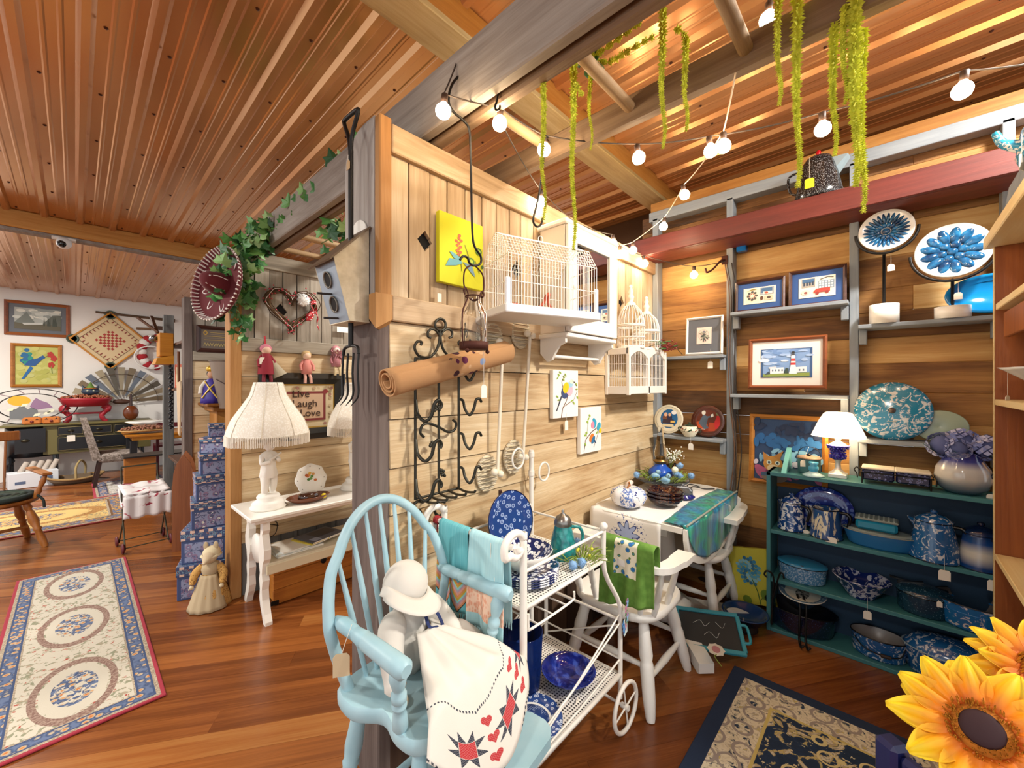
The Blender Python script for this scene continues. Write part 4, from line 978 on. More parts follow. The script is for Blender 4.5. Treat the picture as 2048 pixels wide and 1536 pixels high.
m_tran=floral('blue_transferware','#2f4a86','#c3cddf',64,th=.3,line=.1)
m_cream=P('#eeebe4',.2)
m_navyg=P('#10193f',.15)
def plate(r,h,rim=.6): return [(.0,.004),(r*rim,.0),(r*rim*1.03,.006),(r,h),(r*.985,h+.004),(r*rim,.009),(0,.008)]
def bowl(r,h,f=.45): return [(0,0),(r*f,0),(r*f,.006),(r*.75,h*.42),(r*.93,h*.78),(r,h),(r*.975,h),(r*.88,h*.75),(r*.7,h*.42),(r*f*.9,.012),(0,.01)]
# upper shelf
US=.7775; LS=.2385
pt=thing('serving_platter','large navy floral platter with dark rim standing on the cart shelf','platter',(1.285,1.215,US+.13),R=M.Rotation(rad(-5),4,'Z')@M.Rotation(rad(80),4,'X'))
ob('dish',MB().lathe([(0,0),(.08,0),(.118,.012),(.126,.02),(.122,.022),(.08,.008),(0,.007)],40),m_plat,pt); ob('rim',MB().tube([(.126*cos(a*pi/24),.126*sin(a*pi/24),.021) for a in range(48)],.0025,6,True),m_navyg,pt)
st=thing('plate_stand','dark wooden plate easel behind the navy platter','plate stand',(1.285,1.235,US))
ob('stand_post',MB().box((-.02,0.01,.13),(.016,.012,.26),.003),P('#3a1c14',.5),st); ob('stand_foot',MB().box((.04,-.02,.02),(.02,.07,.04),.004),P('#3a1c14',.5),st)
for k in range(4):
    o=thing('dinner_plate','blue and white floral dinner plate, %s in the stack on the cart'%['lowest','second lowest','second highest','topmost'][k],'plate',(1.15,.995,US+k*.0085),group='plates stacked on the cart')
    ob('dish',MB().lathe(plate(.122,.014),36),m_dfl,o)
bw=thing('serving_bowl','deep blue and white floral bowl on top of the plate stack','bowl',(1.14,1.0,US+.042)); 
ob('bowl_inside',MB().lathe([(0,.012),(.045,.014),(.078,.035),(.103,.063),(.107,.068)],36),m_dfl,bw); ob('bowl_outside',MB().lathe([(0,0),(.05,0),(.05,.006),(.082,.03),(.109,.067),(.107,.068)],36),m_cream,bw)
g=G('teal_pressed_glass'); vo=g.vor(g.map(g.obj(),(1,1,.7)),55); g.S(Base_Color=g.ramp(vo,[(0,'#3fb5b0'),(.6,'#1d8f92'),(1,'#136a75')]),Roughness=.1,Transmission_Weight=.35,Coat_Weight=.5).bump(vo,.6,.006); m_teal=g.m
py=thing('syrup_pitcher','teal diamond-pressed glass syrup pitcher with pewter lid on the cart','pitcher',(1.39,1.0,US),rad(-40))
ob('glass_body',MB().lathe([(0,0),(.052,0),(.056,.01),(.055,.04),(.046,.09),(.036,.125),(.033,.135)],28),m_teal,py)
ob('pewter_lid',MB().lathe([(.035,.132),(.038,.135),(.036,.15),(.028,.168),(.012,.178),(.005,.185),(.007,.192),(0,.2)],24),P('#8a8782',.3,.9),py)
ob('handle',MB().tube(cat([(.036,0,.125),(.07,0,.12),(.085,0,.09),(.08,0,.055),(.056,0,.04)],4),.007,8),m_teal,py)
m_grass=G('grass_green_blades'); m_grass.S(Base_Color='#8ea340',Roughness=.7); m_grass=m_grass.m
def thistle_ball(mb,c,r):
    mb.sph(c,r*.8,10,7); rr=random.Random(int(c[0]*1e4))
    for k in range(60):
        d=V((rr.gauss(0,1),rr.gauss(0,1),rr.gauss(0,1))).normalized(); e=d.orthogonal().normalized()*r*.09; f=d.cross(e); b=V(c)+d*r*.7
        mb.add([b+e,b-e*.5+f,b-e*.5-f,V(c)+d*r*1.12],[(0,1,3),(1,2,3),(2,0,3)])
m_th=P('#7fa6cf',.8)
def spray(t,blades,R,hh,seed,balls=(),ylw=0):
    rr=random.Random(seed); mb=MB()
    for k in range(blades):
        a=rr.random()*6.28; r0=rr.uniform(0,R*.6); l=rr.uniform(.4,1)*R; p=V((r0*cos(a),r0*sin(a),.004)); q=p+V((l*cos(a+rr.uniform(-.5,.5)),l*sin(a),rr.uniform(.2,1)*hh))
        mb.tube([p,p.lerp(q,.55)+V((0,0,.3*hh)),q],[.0016,.0022,.0006],4,cap=False)
    ob('greenery',mb,m_grass,t,kind='stuff')
    for b in balls: mb=MB(); thistle_ball(mb,b,.021); ob('thistle_head',mb,m_th,t)
    for k in range(ylw): ob('yellow_bud',MB().sph((rr.uniform(-R,R)*.6,rr.uniform(-R,R)*.6,rr.uniform(.3,1)*hh),.007,6,4),P('#d8cf3a',.7),t)
sp=thing('thistle_spray','artificial thistle spray with blue heads lying on the cart shelf','flower spray',(1.40,.915,US),0)
spray(sp,60,.10,.05,4,[(-.09,-.02,.022),(-.045,-.03,.022),(.06,.06,.045),(-.14,.03,.022)],4)
# lower shelf
g=G('cobalt_glass'); g.S(Base_Color='#2a4fb5',Roughness=.05,Transmission_Weight=.85,IOR=1.2); m_cob=g.m
vz=thing('cylinder_vase','tall cobalt glass cylinder vase on the lower cart shelf','vase',(1.27,1.12,LS)); ob('glass',MB().lathe([(0,0),(.07,0),(.074,.01),(.085,.235),(.082,.235),(.071,.018),(0,.016)],36),m_cob,vz)
m_cobm=marb('cobalt_scenic_glaze','#12227a','#3f56b0',9,.5,.62,3,'#0d1860',.08)
cb=thing('cobalt_bowl','shallow cobalt scenic bowl on the lower cart shelf','bowl',(1.43,1.0,LS)); ob('bowl_body',MB().lathe(bowl(.115,.05,.5),40),m_cobm,cb); ptag(cb,(-.07,-.09,.04),.03,w=.035,h=.04,rz=.3)
tp=thing('transferware_plate','blue and white transferware plate with scenic centre on the lower cart shelf','plate',(1.165,.985,LS)); ob('rim_band',MB().lathe([(.075,.001),(.12,.014),(.118,.018),(.078,.006)],40),m_tran,tp); ob('cream_ring',MB().lathe([(.07,.006),(.079,.0065)],40),m_cream,tp)
g=G('transfer_scene'); v=g.obj(); n=g.noise(v,38,4); bk=g.n('TexBrick',{'Vector':v,'Scale':34.0,'Color1':C('#44629c'),'Color2':C('#2c4a88'),'Mortar':C('#b9c6dc')}).outputs[0]
g.S(Base_Color=g.mix(g.ma('GREATER_THAN',n,.5),bk,'#25407c'),Roughness=.15); ob('scene_centre',MB().lathe([(0,.006),(.071,.006),(.07,0),(0,0)],36),g.m,tp)
# floral paper cut-out card hanging on the cart post
fc=thing('floral_card','floral cut-out card with flowers hanging from the cart end post','card',(1.60,.832,.50),rad(12))
ob('card',MB().box((.03,0,-.05),(.05,.002,.07)),P('#dfeae4',.8),fc); mb=MB(); rr=random.Random(2)
for k in range(12):
    c=(rr.uniform(-.035,.035),-.004-.0005*k,rr.uniform(-.06,.055)); col=rr.choice(['#b26a9a','#5a8fc4','#4a8a4a','#d88a9a','#8fb0d8','#3c7a4c','#c4789a'])
    f=MB(M.Translation(c)@M.Rotation(pi/2,4,'X')); f.prism([((.014+.005*cos(5*a*pi/10))*cos(a*pi/10),(.014+.005*cos(5*a*pi/10))*sin(a*pi/10)) for a in range(20)],-.0005,.0005); ob('paper_flower',f,P(col,.8),fc)
# ---- white drop-leaf pedestal table
m_wt=G('white_table_paint'); m_wt.S(Base_Color='#efece5',Roughness=.35); m_wt=m_wt.m
TX0,TX1,TY0,TY1,TZ=2.11,3.05,.775,1.335,.76
Tb=thing('drop_leaf_table','white drop-leaf pedestal table in the corner of the two walls','table',((TX0+TX1)/2,(TY0+TY1)/2,0)); hw,hd=(TX1-TX0)/2,(TY1-TY0)/2
pl=[(-hw,-hd),(hw,-hd)]+[(hw-.12+.12*cos(a*pi/12),hd-.12+.12*sin(a*pi/12)) for a in range(0,7)]+[(-hw+.12-.12*sin(a*pi/12),hd-.12+.12*cos(a*pi/12)) for a in range(0,7)]
ob('table_top',MB().prism(pl,TZ-.028,TZ),m_wt,Tb)
mb=MB(M.Translation((0,-hd-.004,TZ-.004))@M.Rotation(pi/2,4,'X'))
lf=[(hw*cos(a*pi/24),-.27*sin(a*pi/24)**.75 if a not in(0,24) else 0) for a in range(25)]
mb.prism(lf[::-1],.0,.02); ob('drop_leaf',mb,m_wt,Tb)
ob('apron',MB().box((0,.02,TZ-.07),(2*hw-.25,2*hd-.22,.085),.004),m_wt,Tb)
ob('column',MB().lathe([(.05,.13),(.075,.14),(.08,.2),(.06,.25),(.05,.33),(.065,.45),(.055,.55),(.04,.62),(.07,.66),(.075,.7)],24),m_wt,Tb)
ob('plinth',MB().lathe([(0,.05),(.15,.05),(.155,.07),(.15,.13),(.09,.15),(.05,.16)],28),m_wt,Tb)
for a in(-135,-50,45,135):
    a=rad(a); mb=MB(M.Rotation(a,4,'Z')@M.Rotation(pi/2,4,'X'))
    L_=.50 if a<0 else .26
    mb.prism([(.05,.05),(L_*.6,.035),(L_,.0),(L_+.02,.01),(L_+.02,.06),(L_*.9,.075),(L_*.5,.10),(.05,.14)],-.04,.04); ob('pedestal_foot',mb,m_wt,Tb)
# runner with blue embroidered flower hanging over the table end
g=G('runner_linen'); v=g.obj(); X,Yy,Z=g.xyz(v)
u=g.ma('SUBTRACT',Yy,.02); w_=g.ma('ADD',Z,.10); rad_=g.ma('SQRT',g.ma('ADD',g.ma('MULTIPLY',u,u),g.ma('MULTIPLY',w_,w_))); ang=g.ma('ARCTAN2',w_,u)
pe=g.ma('ADD',.055,g.ma('MULTIPLY',g.ma('COSINE',g.ma('MULTIPLY',ang,8)),.018)); side=g.ma('LESS_THAN',X,-.45)
inn=g.ma('MULTIPLY',side,g.ma('LESS_THAN',rad_,pe)); edge=g.ma('MULTIPLY',side,g.ma('LESS_THAN',g.ma('ABSOLUTE',g.ma('SUBTRACT',rad_,pe)),.004))
fz=g.ma('MULTIPLY',side,g.ma('MULTIPLY',g.ma('LESS_THAN',g.ma('ABSOLUTE',g.ma('SUBTRACT',rad_,.085)),.03),g.ma('GREATER_THAN',g.noise(v,70,2),.62)))
c=g.mix(inn,'#ece8e2','#aab9e0'); c=g.mix(edge,c,'#2f4080'); c=g.mix(fz,c,'#3d4f8c'); g.S(Base_Color=c,Roughness=.95,Alpha=1).bump(g.noise(v,400,2),.2,.001); m_run=g.m
Rn=thing('table_runner','white runner with blue embroidered flower hanging over the table end','table runner',((TX0+TX1)/2,(TY0+TY1)/2,TZ))
def rn(u,v):
    y=-.17+.43*v; s=u*(.93+.22)
    if s<.22: k=.22-s; return (-hw-.006-.02*k+.004*sin(v*9),y*(1+.03*k),-k+.0)
    return (-hw+(s-.22),y,.004+.0015*sin(v*7+s*9))
ob('cloth',MB().grid(rn,46,18,True,.002),m_run,Rn)
# teal painted silk scarf over the front edge and leaf
g=G('teal_silk'); v=g.map(g.obj(),(26,26,4)); n=g.noise(v,1,4,.6,.8); n2=g.noise(g.obj(),7,2)
c=g.ramp(n,[(.3,'#0c4a4e'),(.45,'#12806e'),(.6,'#1f9e78'),(.75,'#8fd0b0')]); c2=g.ramp(n,[(.3,'#0a3a66'),(.5,'#1272a0'),(.7,'#2298b8'),(.85,'#7cc8d8')])
g.S(Base_Color=g.mix(g.ramp(n2,[(.42,0.),(.58,1.)]),c,c2),Roughness=.25,Sheen_Weight=.2); m_silk=g.m
Sc=thing('silk_scarf','teal and blue painted silk scarf over the table front edge and drop leaf','scarf',((TX0+TX1)/2,TY0,TZ))
def scf(u,v):
    x=-hw*.97+1.94*hw*u; up=.13*(1-.25*abs(2*u-1)); dn=.26*max(0,1-(2*u-1)**2)**.5*.96+.004; T_=up+dn; s=v*T_
    if s<up: return (x,up-s,.008+.004*sin(u*40)*(.3+s/up*.3)+.003)
    k=s-up; return (x*(1-.02*k),-.028-.004*sin(u*26)*min(1,k*12),.008-k)
ob('silk',MB().grid(scf,60,24,True,.0015),m_silk,Sc)
ob('edge_rod',MB().tube([(-hw*.98,-.022,.016),(hw*.98,-.022,.016)],.006,8),P('#b9c2b8',.25,.4),Sc); ptag(Sc,(.12,-.0,.02),.03,dx=.06,dy=-.05,w=.03,h=.04,rz=.6)
# ---- things on the table
g=G('delft_pumpkin_glaze'); v=g.obj(); X,Yy,Z=g.xyz(v); an=g.ma('ARCTAN2',Yy,X); seg=g.ma('GREATER_THAN',g.ma('SINE',g.ma('MULTIPLY',an,4)),0)
n1=g.ma('GREATER_THAN',g.noise(v,80,3),.5); n2=g.ma('GREATER_THAN',g.noise(v,28,2,.5,1),.6)
c=g.mix(g.ma('MULTIPLY',seg,n1),'#e9e8ea','#5b78b8'); c=g.mix(g.ma('MULTIPLY',g.ma('SUBTRACT',1,seg),n2),c,'#1f2f78'); g.S(Base_Color=c,Roughness=.2); m_pump=g.m
pk=thing('ceramic_pumpkin','blue and white delft-patterned ceramic pumpkin on the table runner','pumpkin',(2.245,1.14,TZ+.009))
pr=[(0,.0),(.05,.002),(.09,.025),(.107,.06),(.095,.10),(.055,.118),(.015,.112),(0,.105)]
ob('body',MB().lathe(pr,48,mod=lambda a,z:1-.06*abs(cos(4*a))**6),m_pump,pk); ob('stem',MB().tube(cat([(0,0,.105),(.005,.0,.13),(.03,.0,.14),(.045,.0,.135)],4),[.018]*4+[.016]*4+[.013]*5,10),P('#e0cfc0',.5),pk); ob('bow',MB().tube(cat([(-.03,-.01,.115),(-.015,-.015,.135),(.0,-.012,.125),(-.01,-.01,.15)],4),.005,6),P('#a0622c',.6),pk)
g=G('tortoise_glaze'); n=g.noise(g.obj(),45,4,.7,1); g.S(Base_Color=g.ramp(n,[(.45,'#15101c'),(.6,'#4a2616'),(.75,'#a87850')]),Roughness=.08,Coat_Weight=.5); m_tort=g.m
for k in range(3):
    o=thing('scalloped_bowl','dark tortoise-glazed scalloped bowl, %s of the stack of three on the runner'%['lowest','middle','topmost'][k],'bowl',(2.43,.995,TZ+.010+k*.02),group='scalloped bowls stacked on the table')
    ob('bowl_body',MB().lathe([(0,0),(.06,0),(.095,.03),(.108,.052),(.105,.053),(.09,.032),(.058,.008),(0,.007)],48,mod=lambda a,z:1+.03*cos(10*a)*min(1,z*40)),m_tort,o)
bd=thing('butter_dish','round glass butter dish with cobalt base on the table','butter dish',(2.66,.97,TZ+.009)); ob('base',MB().lathe([(0,0),(.06,0),(.072,.012),(.07,.016),(.058,.022),(.058,.03),(0,.03)],32),P('#1c2070',.08),bd)
gl=G('ribbed_glass'); gl.S(Base_Color='#dfe4ec',Roughness=.05,Transmission_Weight=.9,IOR=1.2); m_ribg=gl.m
ob('glass_cover',MB().lathe([(.057,.024),(.058,.055),(.045,.068),(.012,.072),(.008,.078),(.013,.088),(0,.092)],32,mod=lambda a,z:1+.02*cos(24*a)),m_ribg,bd)
ck=thing('cake_stand','glass cake stand holding a blue oil lamp and flowers in the corner','cake stand',(2.80,1.16,TZ+.001)); ob('stand',MB().lathe([(0,0),(.055,0),(.05,.008),(.02,.02),(.016,.045),(.03,.058),(.17,.068),(.178,.082),(.174,.083),(.165,.074),(0,.066)],40),m_ribg,ck); ptag(ck,(-.11,-.12,.08),.015,w=.04,h=.055)
PZ=TZ+.076
ol=thing('oil_lamp','royal blue oil lamp with brass burner and glass chimney on the cake stand','oil lamp',(2.785,1.17,PZ)); ob('font',MB().lathe([(0,0),(.055,0),(.075,.02),(.082,.045),(.074,.068),(.045,.09),(.035,.105),(.032,.11)],32),P('#1c4fae',.2),ol)
ob('burner',MB().lathe([(.034,.108),(.038,.112),(.04,.12),(.05,.125),(.05,.13),(.03,.14),(.026,.155),(.02,.165),(0,.165)],24),P('#8a6a38',.35,.8),ol); ob('chimney',MB().lathe([(.03,.135),(.04,.16),(.042,.19),(.03,.25),(.022,.31),(.021,.36)],24),m_glass,ol)
jg=thing('lustre_jug','dark lustre jug behind the blue oil lamp','jug',(2.94,1.17,PZ-.07)); ob('body',MB().lathe([(0,0),(.035,0),(.05,.04),(.05,.08),(.03,.12),(.034,.15),(.03,.15),(0,.1)],24),m_tort,jg); ob('handle',MB().tube(cat([(.032,-.01,.14),(.06,-.02,.15),(.075,-.02,.11),(.05,-.01,.06)],4),.006,8),P('#1a0e16',.2),jg)
lv=thing('lily_spray','white lily-of-the-valley spray in the lustre jug','flower spray',(2.91,1.15,PZ+.075)); mb=MB(); rr=random.Random(9); bl=MB()
for k in range(16):
    a=rr.random()*6.28; q=V((.10*cos(a)*rr.random()-.02,.06*sin(a)-.03,rr.uniform(.05,.13))); mb.tube([(0,0,-.02),q*.6+V((0,0,.03)),q],.0012,4)
    for j in range(7): bl.sph(q*(.6+.4*j/6)+V((rr.gauss(0,.012),rr.gauss(0,.012),rr.gauss(0,.008)+.012)),.0055,6,4)
ob('stems',mb,m_grass,lv,kind='stuff'); ob('blossoms',bl,P('#f4f1e2',.6),lv,kind='stuff')
gs=thing('thistle_wreath','ring of greenery with blue thistle heads round the oil lamp on the cake stand','flower spray',(2.79,1.15,PZ+.004)); rr=random.Random(21); mb=MB()
for k in range(110):
    a=rr.random()*6.28; r0=rr.uniform(.09,.15); p=V((r0*cos(a),r0*sin(a)*.95,0)); b_=a+rr.uniform(.3,1.4); q=p+V((.06*cos(b_),.06*sin(b_),rr.uniform(.01,.06))); mb.tube([p,p.lerp(q,.5)+V((0,0,.015)),q],[.0016,.0026,.0006],4,cap=False)
ob('greenery',mb,m_grass,gs,kind='stuff')
for px,py in((1273,950),(1352,948),(1360,953),(1360,932),(1382,952)):
    p=pz(px,py,2.78 if px<1300 else 2.72)-V((2.79,1.15,PZ+.004)); mb=MB(); thistle_ball(mb,p,.024); ob('thistle_head',mb,m_th,gs)
ob('white_bloom',MB().sph(pz(1350,940,2.72)-V((2.79,1.15,PZ+.004)),.022,10,6),P('#e8ead0',.7),gs)
def bird(label,p,rz):
    t=thing('bird_figurine',label,'figurine',p,rz,'blue bird figurines on the cake stand')
    ob('body',MB().sph((0,0,.028),.022,14,10,(1.35,.95,1.15)).sph((.018,0,.058),.016,12,8).add([(-.025,-.01,.03),(-.025,.01,.03),(-.06,.008,.012),(-.06,-.008,.012),(-.025,0,.02)],[(0,1,2,3),(0,3,4),(3,2,4),(1,4,2),(0,4,1)]),P('#8fb8cc',.5),t)
    ob('beak',MB().cyl((.032,0,.058),(.045,0,.055),.004,.0005,8),P('#2a2420',.5),t)
    for s in(-1,1): ob('wing',MB().sph((-.006,s*.019,.03),.014,10,6,(1.6,.35,.8)),P('#6f9cba',.5),t); ob('eye',MB().sph((.022,s*.014,.062),.0035,6,4),P('#181210',.3),t)
bird('pale blue bird figurine at the front of the cake stand',pz(1331,962,2.66)*1.0,rad(-80)); bpy.data.objects['bird_figurine'].location.z=PZ+.006
bird('pale blue bird figurine at the left of the oil lamp',(2.70,1.17,PZ+.006),rad(-60))
rb=thing('black_twig','thin black twisted twig ornament lying on the runner','ornament',(2.88,.98,TZ+.012))
ob('twig',MB().tube(cat([(-.12,.08,0),(-.05,.02,.01),(.0,.03,.0),(.06,.02,.012),(.09,-.04,.0),(.12,-.10,.005)],5),.004,6),P('#12151c',.5),rb); ob('twig_fork',MB().tube(cat([(-.02,.025,0),(.05,.06,.012),(.1,.05,.016),(.13,.0,.0)],5),.0035,6),P('#12151c',.5),rb)
# ---- white captain's chair at the end of the table
def wchair(label,loc,rz):
    t=thing('captains_chair',label,'chair',loc,rz,'white captain chairs at the table'); m=m_wt; SHh=.44
    pl=[]
    for i in range(32):
        a=2*pi*i/32; c_,s_=cos(a),sin(a); pl.append((.23*math.copysign(abs(c_)**.6,c_),.235*math.copysign(abs(s_)**.6,s_)))
    mb=MB(); rings=[(.93,SHh-.045),(1,SHh-.03),(1,SHh-.01),(.96,SHh)]; n=32
    vs=[(x*k,y*k,z) for k,z in rings for x,y in pl]; mb.add(vs,[(i*n+j,i*n+(j+1)%n,(i+1)*n+(j+1)%n,(i+1)*n+j) for i in range(3) for j in range(n)],True); mb.add(vs[:n],[tuple(range(n))[::-1]]); mb.add(vs[-n:],[tuple(range(n))]); ob('seat',mb,m,t)
    bow=cat([(.10,-.265,.655),(-.08,-.27,.665),(-.20,-.255,.68),(-.245,-.16,.69),(-.255,0,.695),(-.245,.16,.69),(-.20,.255,.68),(-.08,.27,.665),(.10,.265,.655)],6)
    mb=MB(); vs=[]
    for i,p in enumerate(bow):
        a=bow[max(0,i-1)];b=bow[min(len(bow)-1,i+1)]; d_=(b-a).normalized(); nn=V((-d_.y,d_.x,0)); w_=.035 if 4<i<len(bow)-5 else .042
        vs+=[p-nn*w_-V((0,0,.014)),p+nn*w_-V((0,0,.014)),p+nn*w_+V((0,0,.014)),p-nn*w_+V((0,0,.014))]
    k=len(bow); mb.add(vs,[(i*4+j,i*4+(j+1)%4,i*4+4+(j+1)%4,i*4+4+j) for i in range(k-1) for j in range(4)]+[(3,2,1,0),(k*4-4,k*4-3,k*4-2,k*4-1)]); ob('arm_bow',mb,m,t)
    cr=bow[14:-14]; vs=[]
    for i,p in enumerate(cr):
        hh_=.075*sin(pi*(.12+.76*i/(len(cr)-1)))**.6; x_=V((-.02,0,0)) ; o_=V((p.x,p.y,0)).normalized()
        vs+=[p+V((0,0,.012))-o_*.014,p+V((0,0,.012))+o_*.014,p+V((0,0,hh_))+o_*.02,p+V((0,0,hh_))-o_*.004]
    k=len(cr); ob('crest_rail',MB().add(vs,[(i*4+j,i*4+(j+1)%4,i*4+4+(j+1)%4,i*4+4+j) for i in range(k-1) for j in range(4)]+[(3,2,1,0),(k*4-4,k*4-3,k*4-2,k*4-1)]),m,t)
    for q in(4,11,16,21,24,27,32,37,44):
        if q<len(bow):
            p=bow[q]; f=.80; ob('spindle',turn(MB(),(p.x*f,p.y*f*.98,SHh-.01),(p.x,p.y,p.z-.01),[(0,.011),(.25,.017),(.32,.012),(.36,.016),(.7,.014),(1,.009)],10),m,t)
    lg={}
    for sx in(-1,1):
        for sy in(-1,1):
            a=V((sx*.14,sy*.15,SHh-.035));b=V((sx*.225,sy*.225,0)); lg[sx,sy]=(a,b)
            ob('leg',turn(MB(),a,b,[(0,.018),(.1,.024),(.38,.031),(.44,.026),(.46,.029),(.5,.031),(.8,.028),(.96,.022),(1,.018)],14),m,t)
    for a_,b_ in(((-1,-1),(1,-1)),((-1,1),(1,1)),((1,-1),(1,1)),((-1,-1),(-1,1))):
        q=[lg[k_][0].lerp(lg[k_][1],.62 if a_[1]==b_[1] else .5) for k_ in(a_,b_)]; ob('stretcher',turn(MB(),q[0],q[1],[(0,.010),(.3,.015),(.5,.018),(.7,.015),(1,.010)],12),m,t)
    return t
wchair("white captain's chair with a green towel over its back",(1.965,1.0,0),0)
wchair("white captain's chair beyond the table at the right wall",(2.83,.98,0),rad(180))
# green towel
g=G('green_towel_weave'); v=g.obj(); X,Yy,Z=g.xyz(v); pat=g.ma('MULTIPLY',g.ma('MULTIPLY',g.ma('GREATER_THAN',Yy,-.055),g.ma('LESS_THAN',Yy,.055)),g.ma('MULTIPLY',g.ma('LESS_THAN',Z,.02),g.ma('GREATER_THAN',Z,-.135)))
vc=g.n('TexVoronoi',{'Vector':v,'Scale':34.0}).outputs; fl=g.ramp(vc['Distance'],[(0,'#2c6cb8'),(.28,'#4a90d0'),(.33,'#5a7a34'),(.4,'#ece6cf')],'CONSTANT')
g.S(Base_Color=g.mix(pat,g.ramp(g.noise(v,30,2),[(.3,'#557f2e'),(.7,'#6c963f')]),fl),Roughness=.9); m_gt=g.m
gt=thing('green_towel','green towel with blue-rose patch over the chair back','towel',(1.71,.865,.775))
def gtf(u,v):
    y=.12-.25*u; L0=.29; L1=.10; s=v*(L0+L1+.06)
    wv=.012*sin(u*11)+.008*sin(u*23+2)
    if s<L0: k=L0-s; return (-.032-wv*min(1,k*6)-.03*k,y*(1+.10*k)+.02*k,-k+(.05*u*min(1,k*4)))
    if s<L0+.06: a=pi*(s-L0)/.06; return (-.032*cos(a)*1.0,y,.022*sin(a))
    k=s-L0-.06; return (.032+.05*k,y,-k)
ob('cloth',MB().grid(gtf,30,40,True,.003),m_gt,gt)
# ---- things on the floor below the table
sl=thing('slate_tray','black slate tray with turquoise handled frame leaning on the pedestal','tray',pH(1418,1262,.115),R=M.Rotation(rad(-62),4,'Z')@M.Rotation(rad(30),4,'X'))
ob('slate',MB().box((0,0,.004),(.30,.20,.008)),P('#26282a',.7),sl)
for x,y,a,b in((0,.105,.33,.022),(0,-.105,.33,.022),(.16,0,.022,.2),(-.16,0,.022,.2)): ob('frame_side',MB().box((x,y,.008),(a,b,.02),.003),P('#2f8ea0',.5),sl)
for s in(-1,1): ob('handle',MB().tube(cat([(s*.165,-.05,.012),(s*.195,-.045,.015),(s*.2,0,.016),(s*.195,.045,.015),(s*.165,.05,.012)],4),.008,8),P('#2f8ea0',.5),sl)
for k,pts in enumerate(([(-.08,.03),(-.04,.05),(-.02,.02),(.01,.045)],[(-.03,-.03),(0,-.01),(.03,-.04),(.05,-.01)],[(.04,.05),(.07,.02),(.09,.05)])): ob('chalk_stroke',MB().tube(cat([(x,y,.0088) for x,y in pts],4),.001,4),P('#d8d8d4',.9),sl)
fg=thing('floral_tag','round floral paper tag with green tie on the slate tray','tag',pH(1432,1300,.12),rad(20)); ob('tag_disc',MB().prism([((.05+.004*cos(8*a*pi/12))*cos(a*pi/12),(.04+.004*cos(8*a*pi/12))*sin(a*pi/12)) for a in range(24)],0,.002),P('#e9e2d6',.8),fg); ob('tag_print',MB().prism([(.03*cos(a*pi/8),.02*sin(a*pi/8)) for a in range(16)],.002,.0026),P('#c98a90',.8),fg); ob('tie',MB().tube(cat([(-.045,0,.002),(-.07,.01,.005),(-.08,-.02,-.03)],4),.002,5),P('#9aa63c',.8),fg)
pp=pH(1490,1258,.0); pie=thing('pie_dish','fluted dark blue pie dish standing on the floor by the shelf','pie dish',(pp.x,pp.y,.055)); 
ob('dish',MB().lathe([(0,0),(.09,0),(.118,.045),(.128,.05),(.126,.054),(.112,.048),(.088,.008),(0,.007)],48,mod=lambda a,z:1+(.012*cos(40*a) if .002<z<.046 else 0)),P('#1d3a6a',.12),pie); ob('foot_block',MB().lathe([(.06,-.055),(.07,-.05),(.06,0)],20),P('#2a1c14',.8),pie); ptag(pie,(-.04,.0,.03),.01,w=.035,h=.04,rz=.4)
# dahlia painting leaning on the wall
def fd(A):
    for k in range(46):
        a=k*2.4; r=.012*math.sqrt(k)*1.9; A.ell(.47+r*1.9*cos(a),.60+r*1.6*sin(a),.05,.03,['#2f6f94','#3f8db0','#5aa5c0','#8cc4d2'][k%4],a)
    A.line([(.52,.45),(.6,.25),(.62,.02)],.006,'#4a6a2a'); A.line([(.62,.1),(.8,.2)],.004,'#4a6a2a')
    for x,z,r in((.8,.2,.14),(.3,.08,.11),(.9,.08,.1)): A.ell(x,z,r,r*.7,'#6f8a2a',.5)
a=pX(1453,1112,3.08); t=canvas('dahlia_painting','yellow canvas painted with a blue dahlia leaning by the turquoise shelf','painting',(3.03,.665,.235),.235,.36,RZ_B,'#cfc342',fd); t.rotation_euler=(rad(0),rad(-10),RZ_B)
# ================= TURQUOISE SHELF UNIT AND ITS ENAMELWARE =================
m_tq=G('turquoise_shelf_paint'); n_=m_tq.noise(m_tq.obj(),5,3); m_tq.S(Base_Color=m_tq.ramp(n_,[(.3,'#356f76'),(.7,'#407c80')]),Roughness=.5); m_tq=m_tq.m
SX0,SX1,SY0,SY1=2.88,3.10,-.62,.55
SU=thing('turquoise_shelf','turquoise painted shelf unit full of blue enamelware against the plank wall','shelf unit',((SX0+SX1)/2,(SY0+SY1)/2,0)); sw=SY1-SY0; sd=SX1-SX0
LV=[.022,.322,.617,.965]
for s in(-1,1): ob('side_panel',MB().box((0,s*(sw/2-.011),.4825),(sd,.022,.965),.002),m_tq,SU)
for z in LV: ob('shelf_board',MB().box((0,0,z-.011),(sd,sw-.044 if z<.9 else sw,.022),.002),m_tq,SU)
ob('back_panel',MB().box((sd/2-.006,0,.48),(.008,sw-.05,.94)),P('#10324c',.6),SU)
for y in(.50,-.535): ob('top_bracket',MB(M.Translation((0,y,.965))@M.Rotation(pi/2,4,'X')).prism([(-sd/2+.015,0),(sd/2,0),(sd/2,.13),(sd/2-.02,.13)],-.012,.012),m_tq if y<0 else P('#6fb6bb',.5),SU)
def at_s(px,lv,x=2.985): p=pX(px,900,x); return V((x,p.y,LV[lv]))
m_sp1=marb('blue_white_spatter','#1c4c94','#dfe4ea',42,.50,.53,.6,'#153a78'); m_sp2=marb('blue_cream_streak','#244a82','#d8cfb4',26,.52,.55,1.2,None,.2,'obj',(1,1,.28))
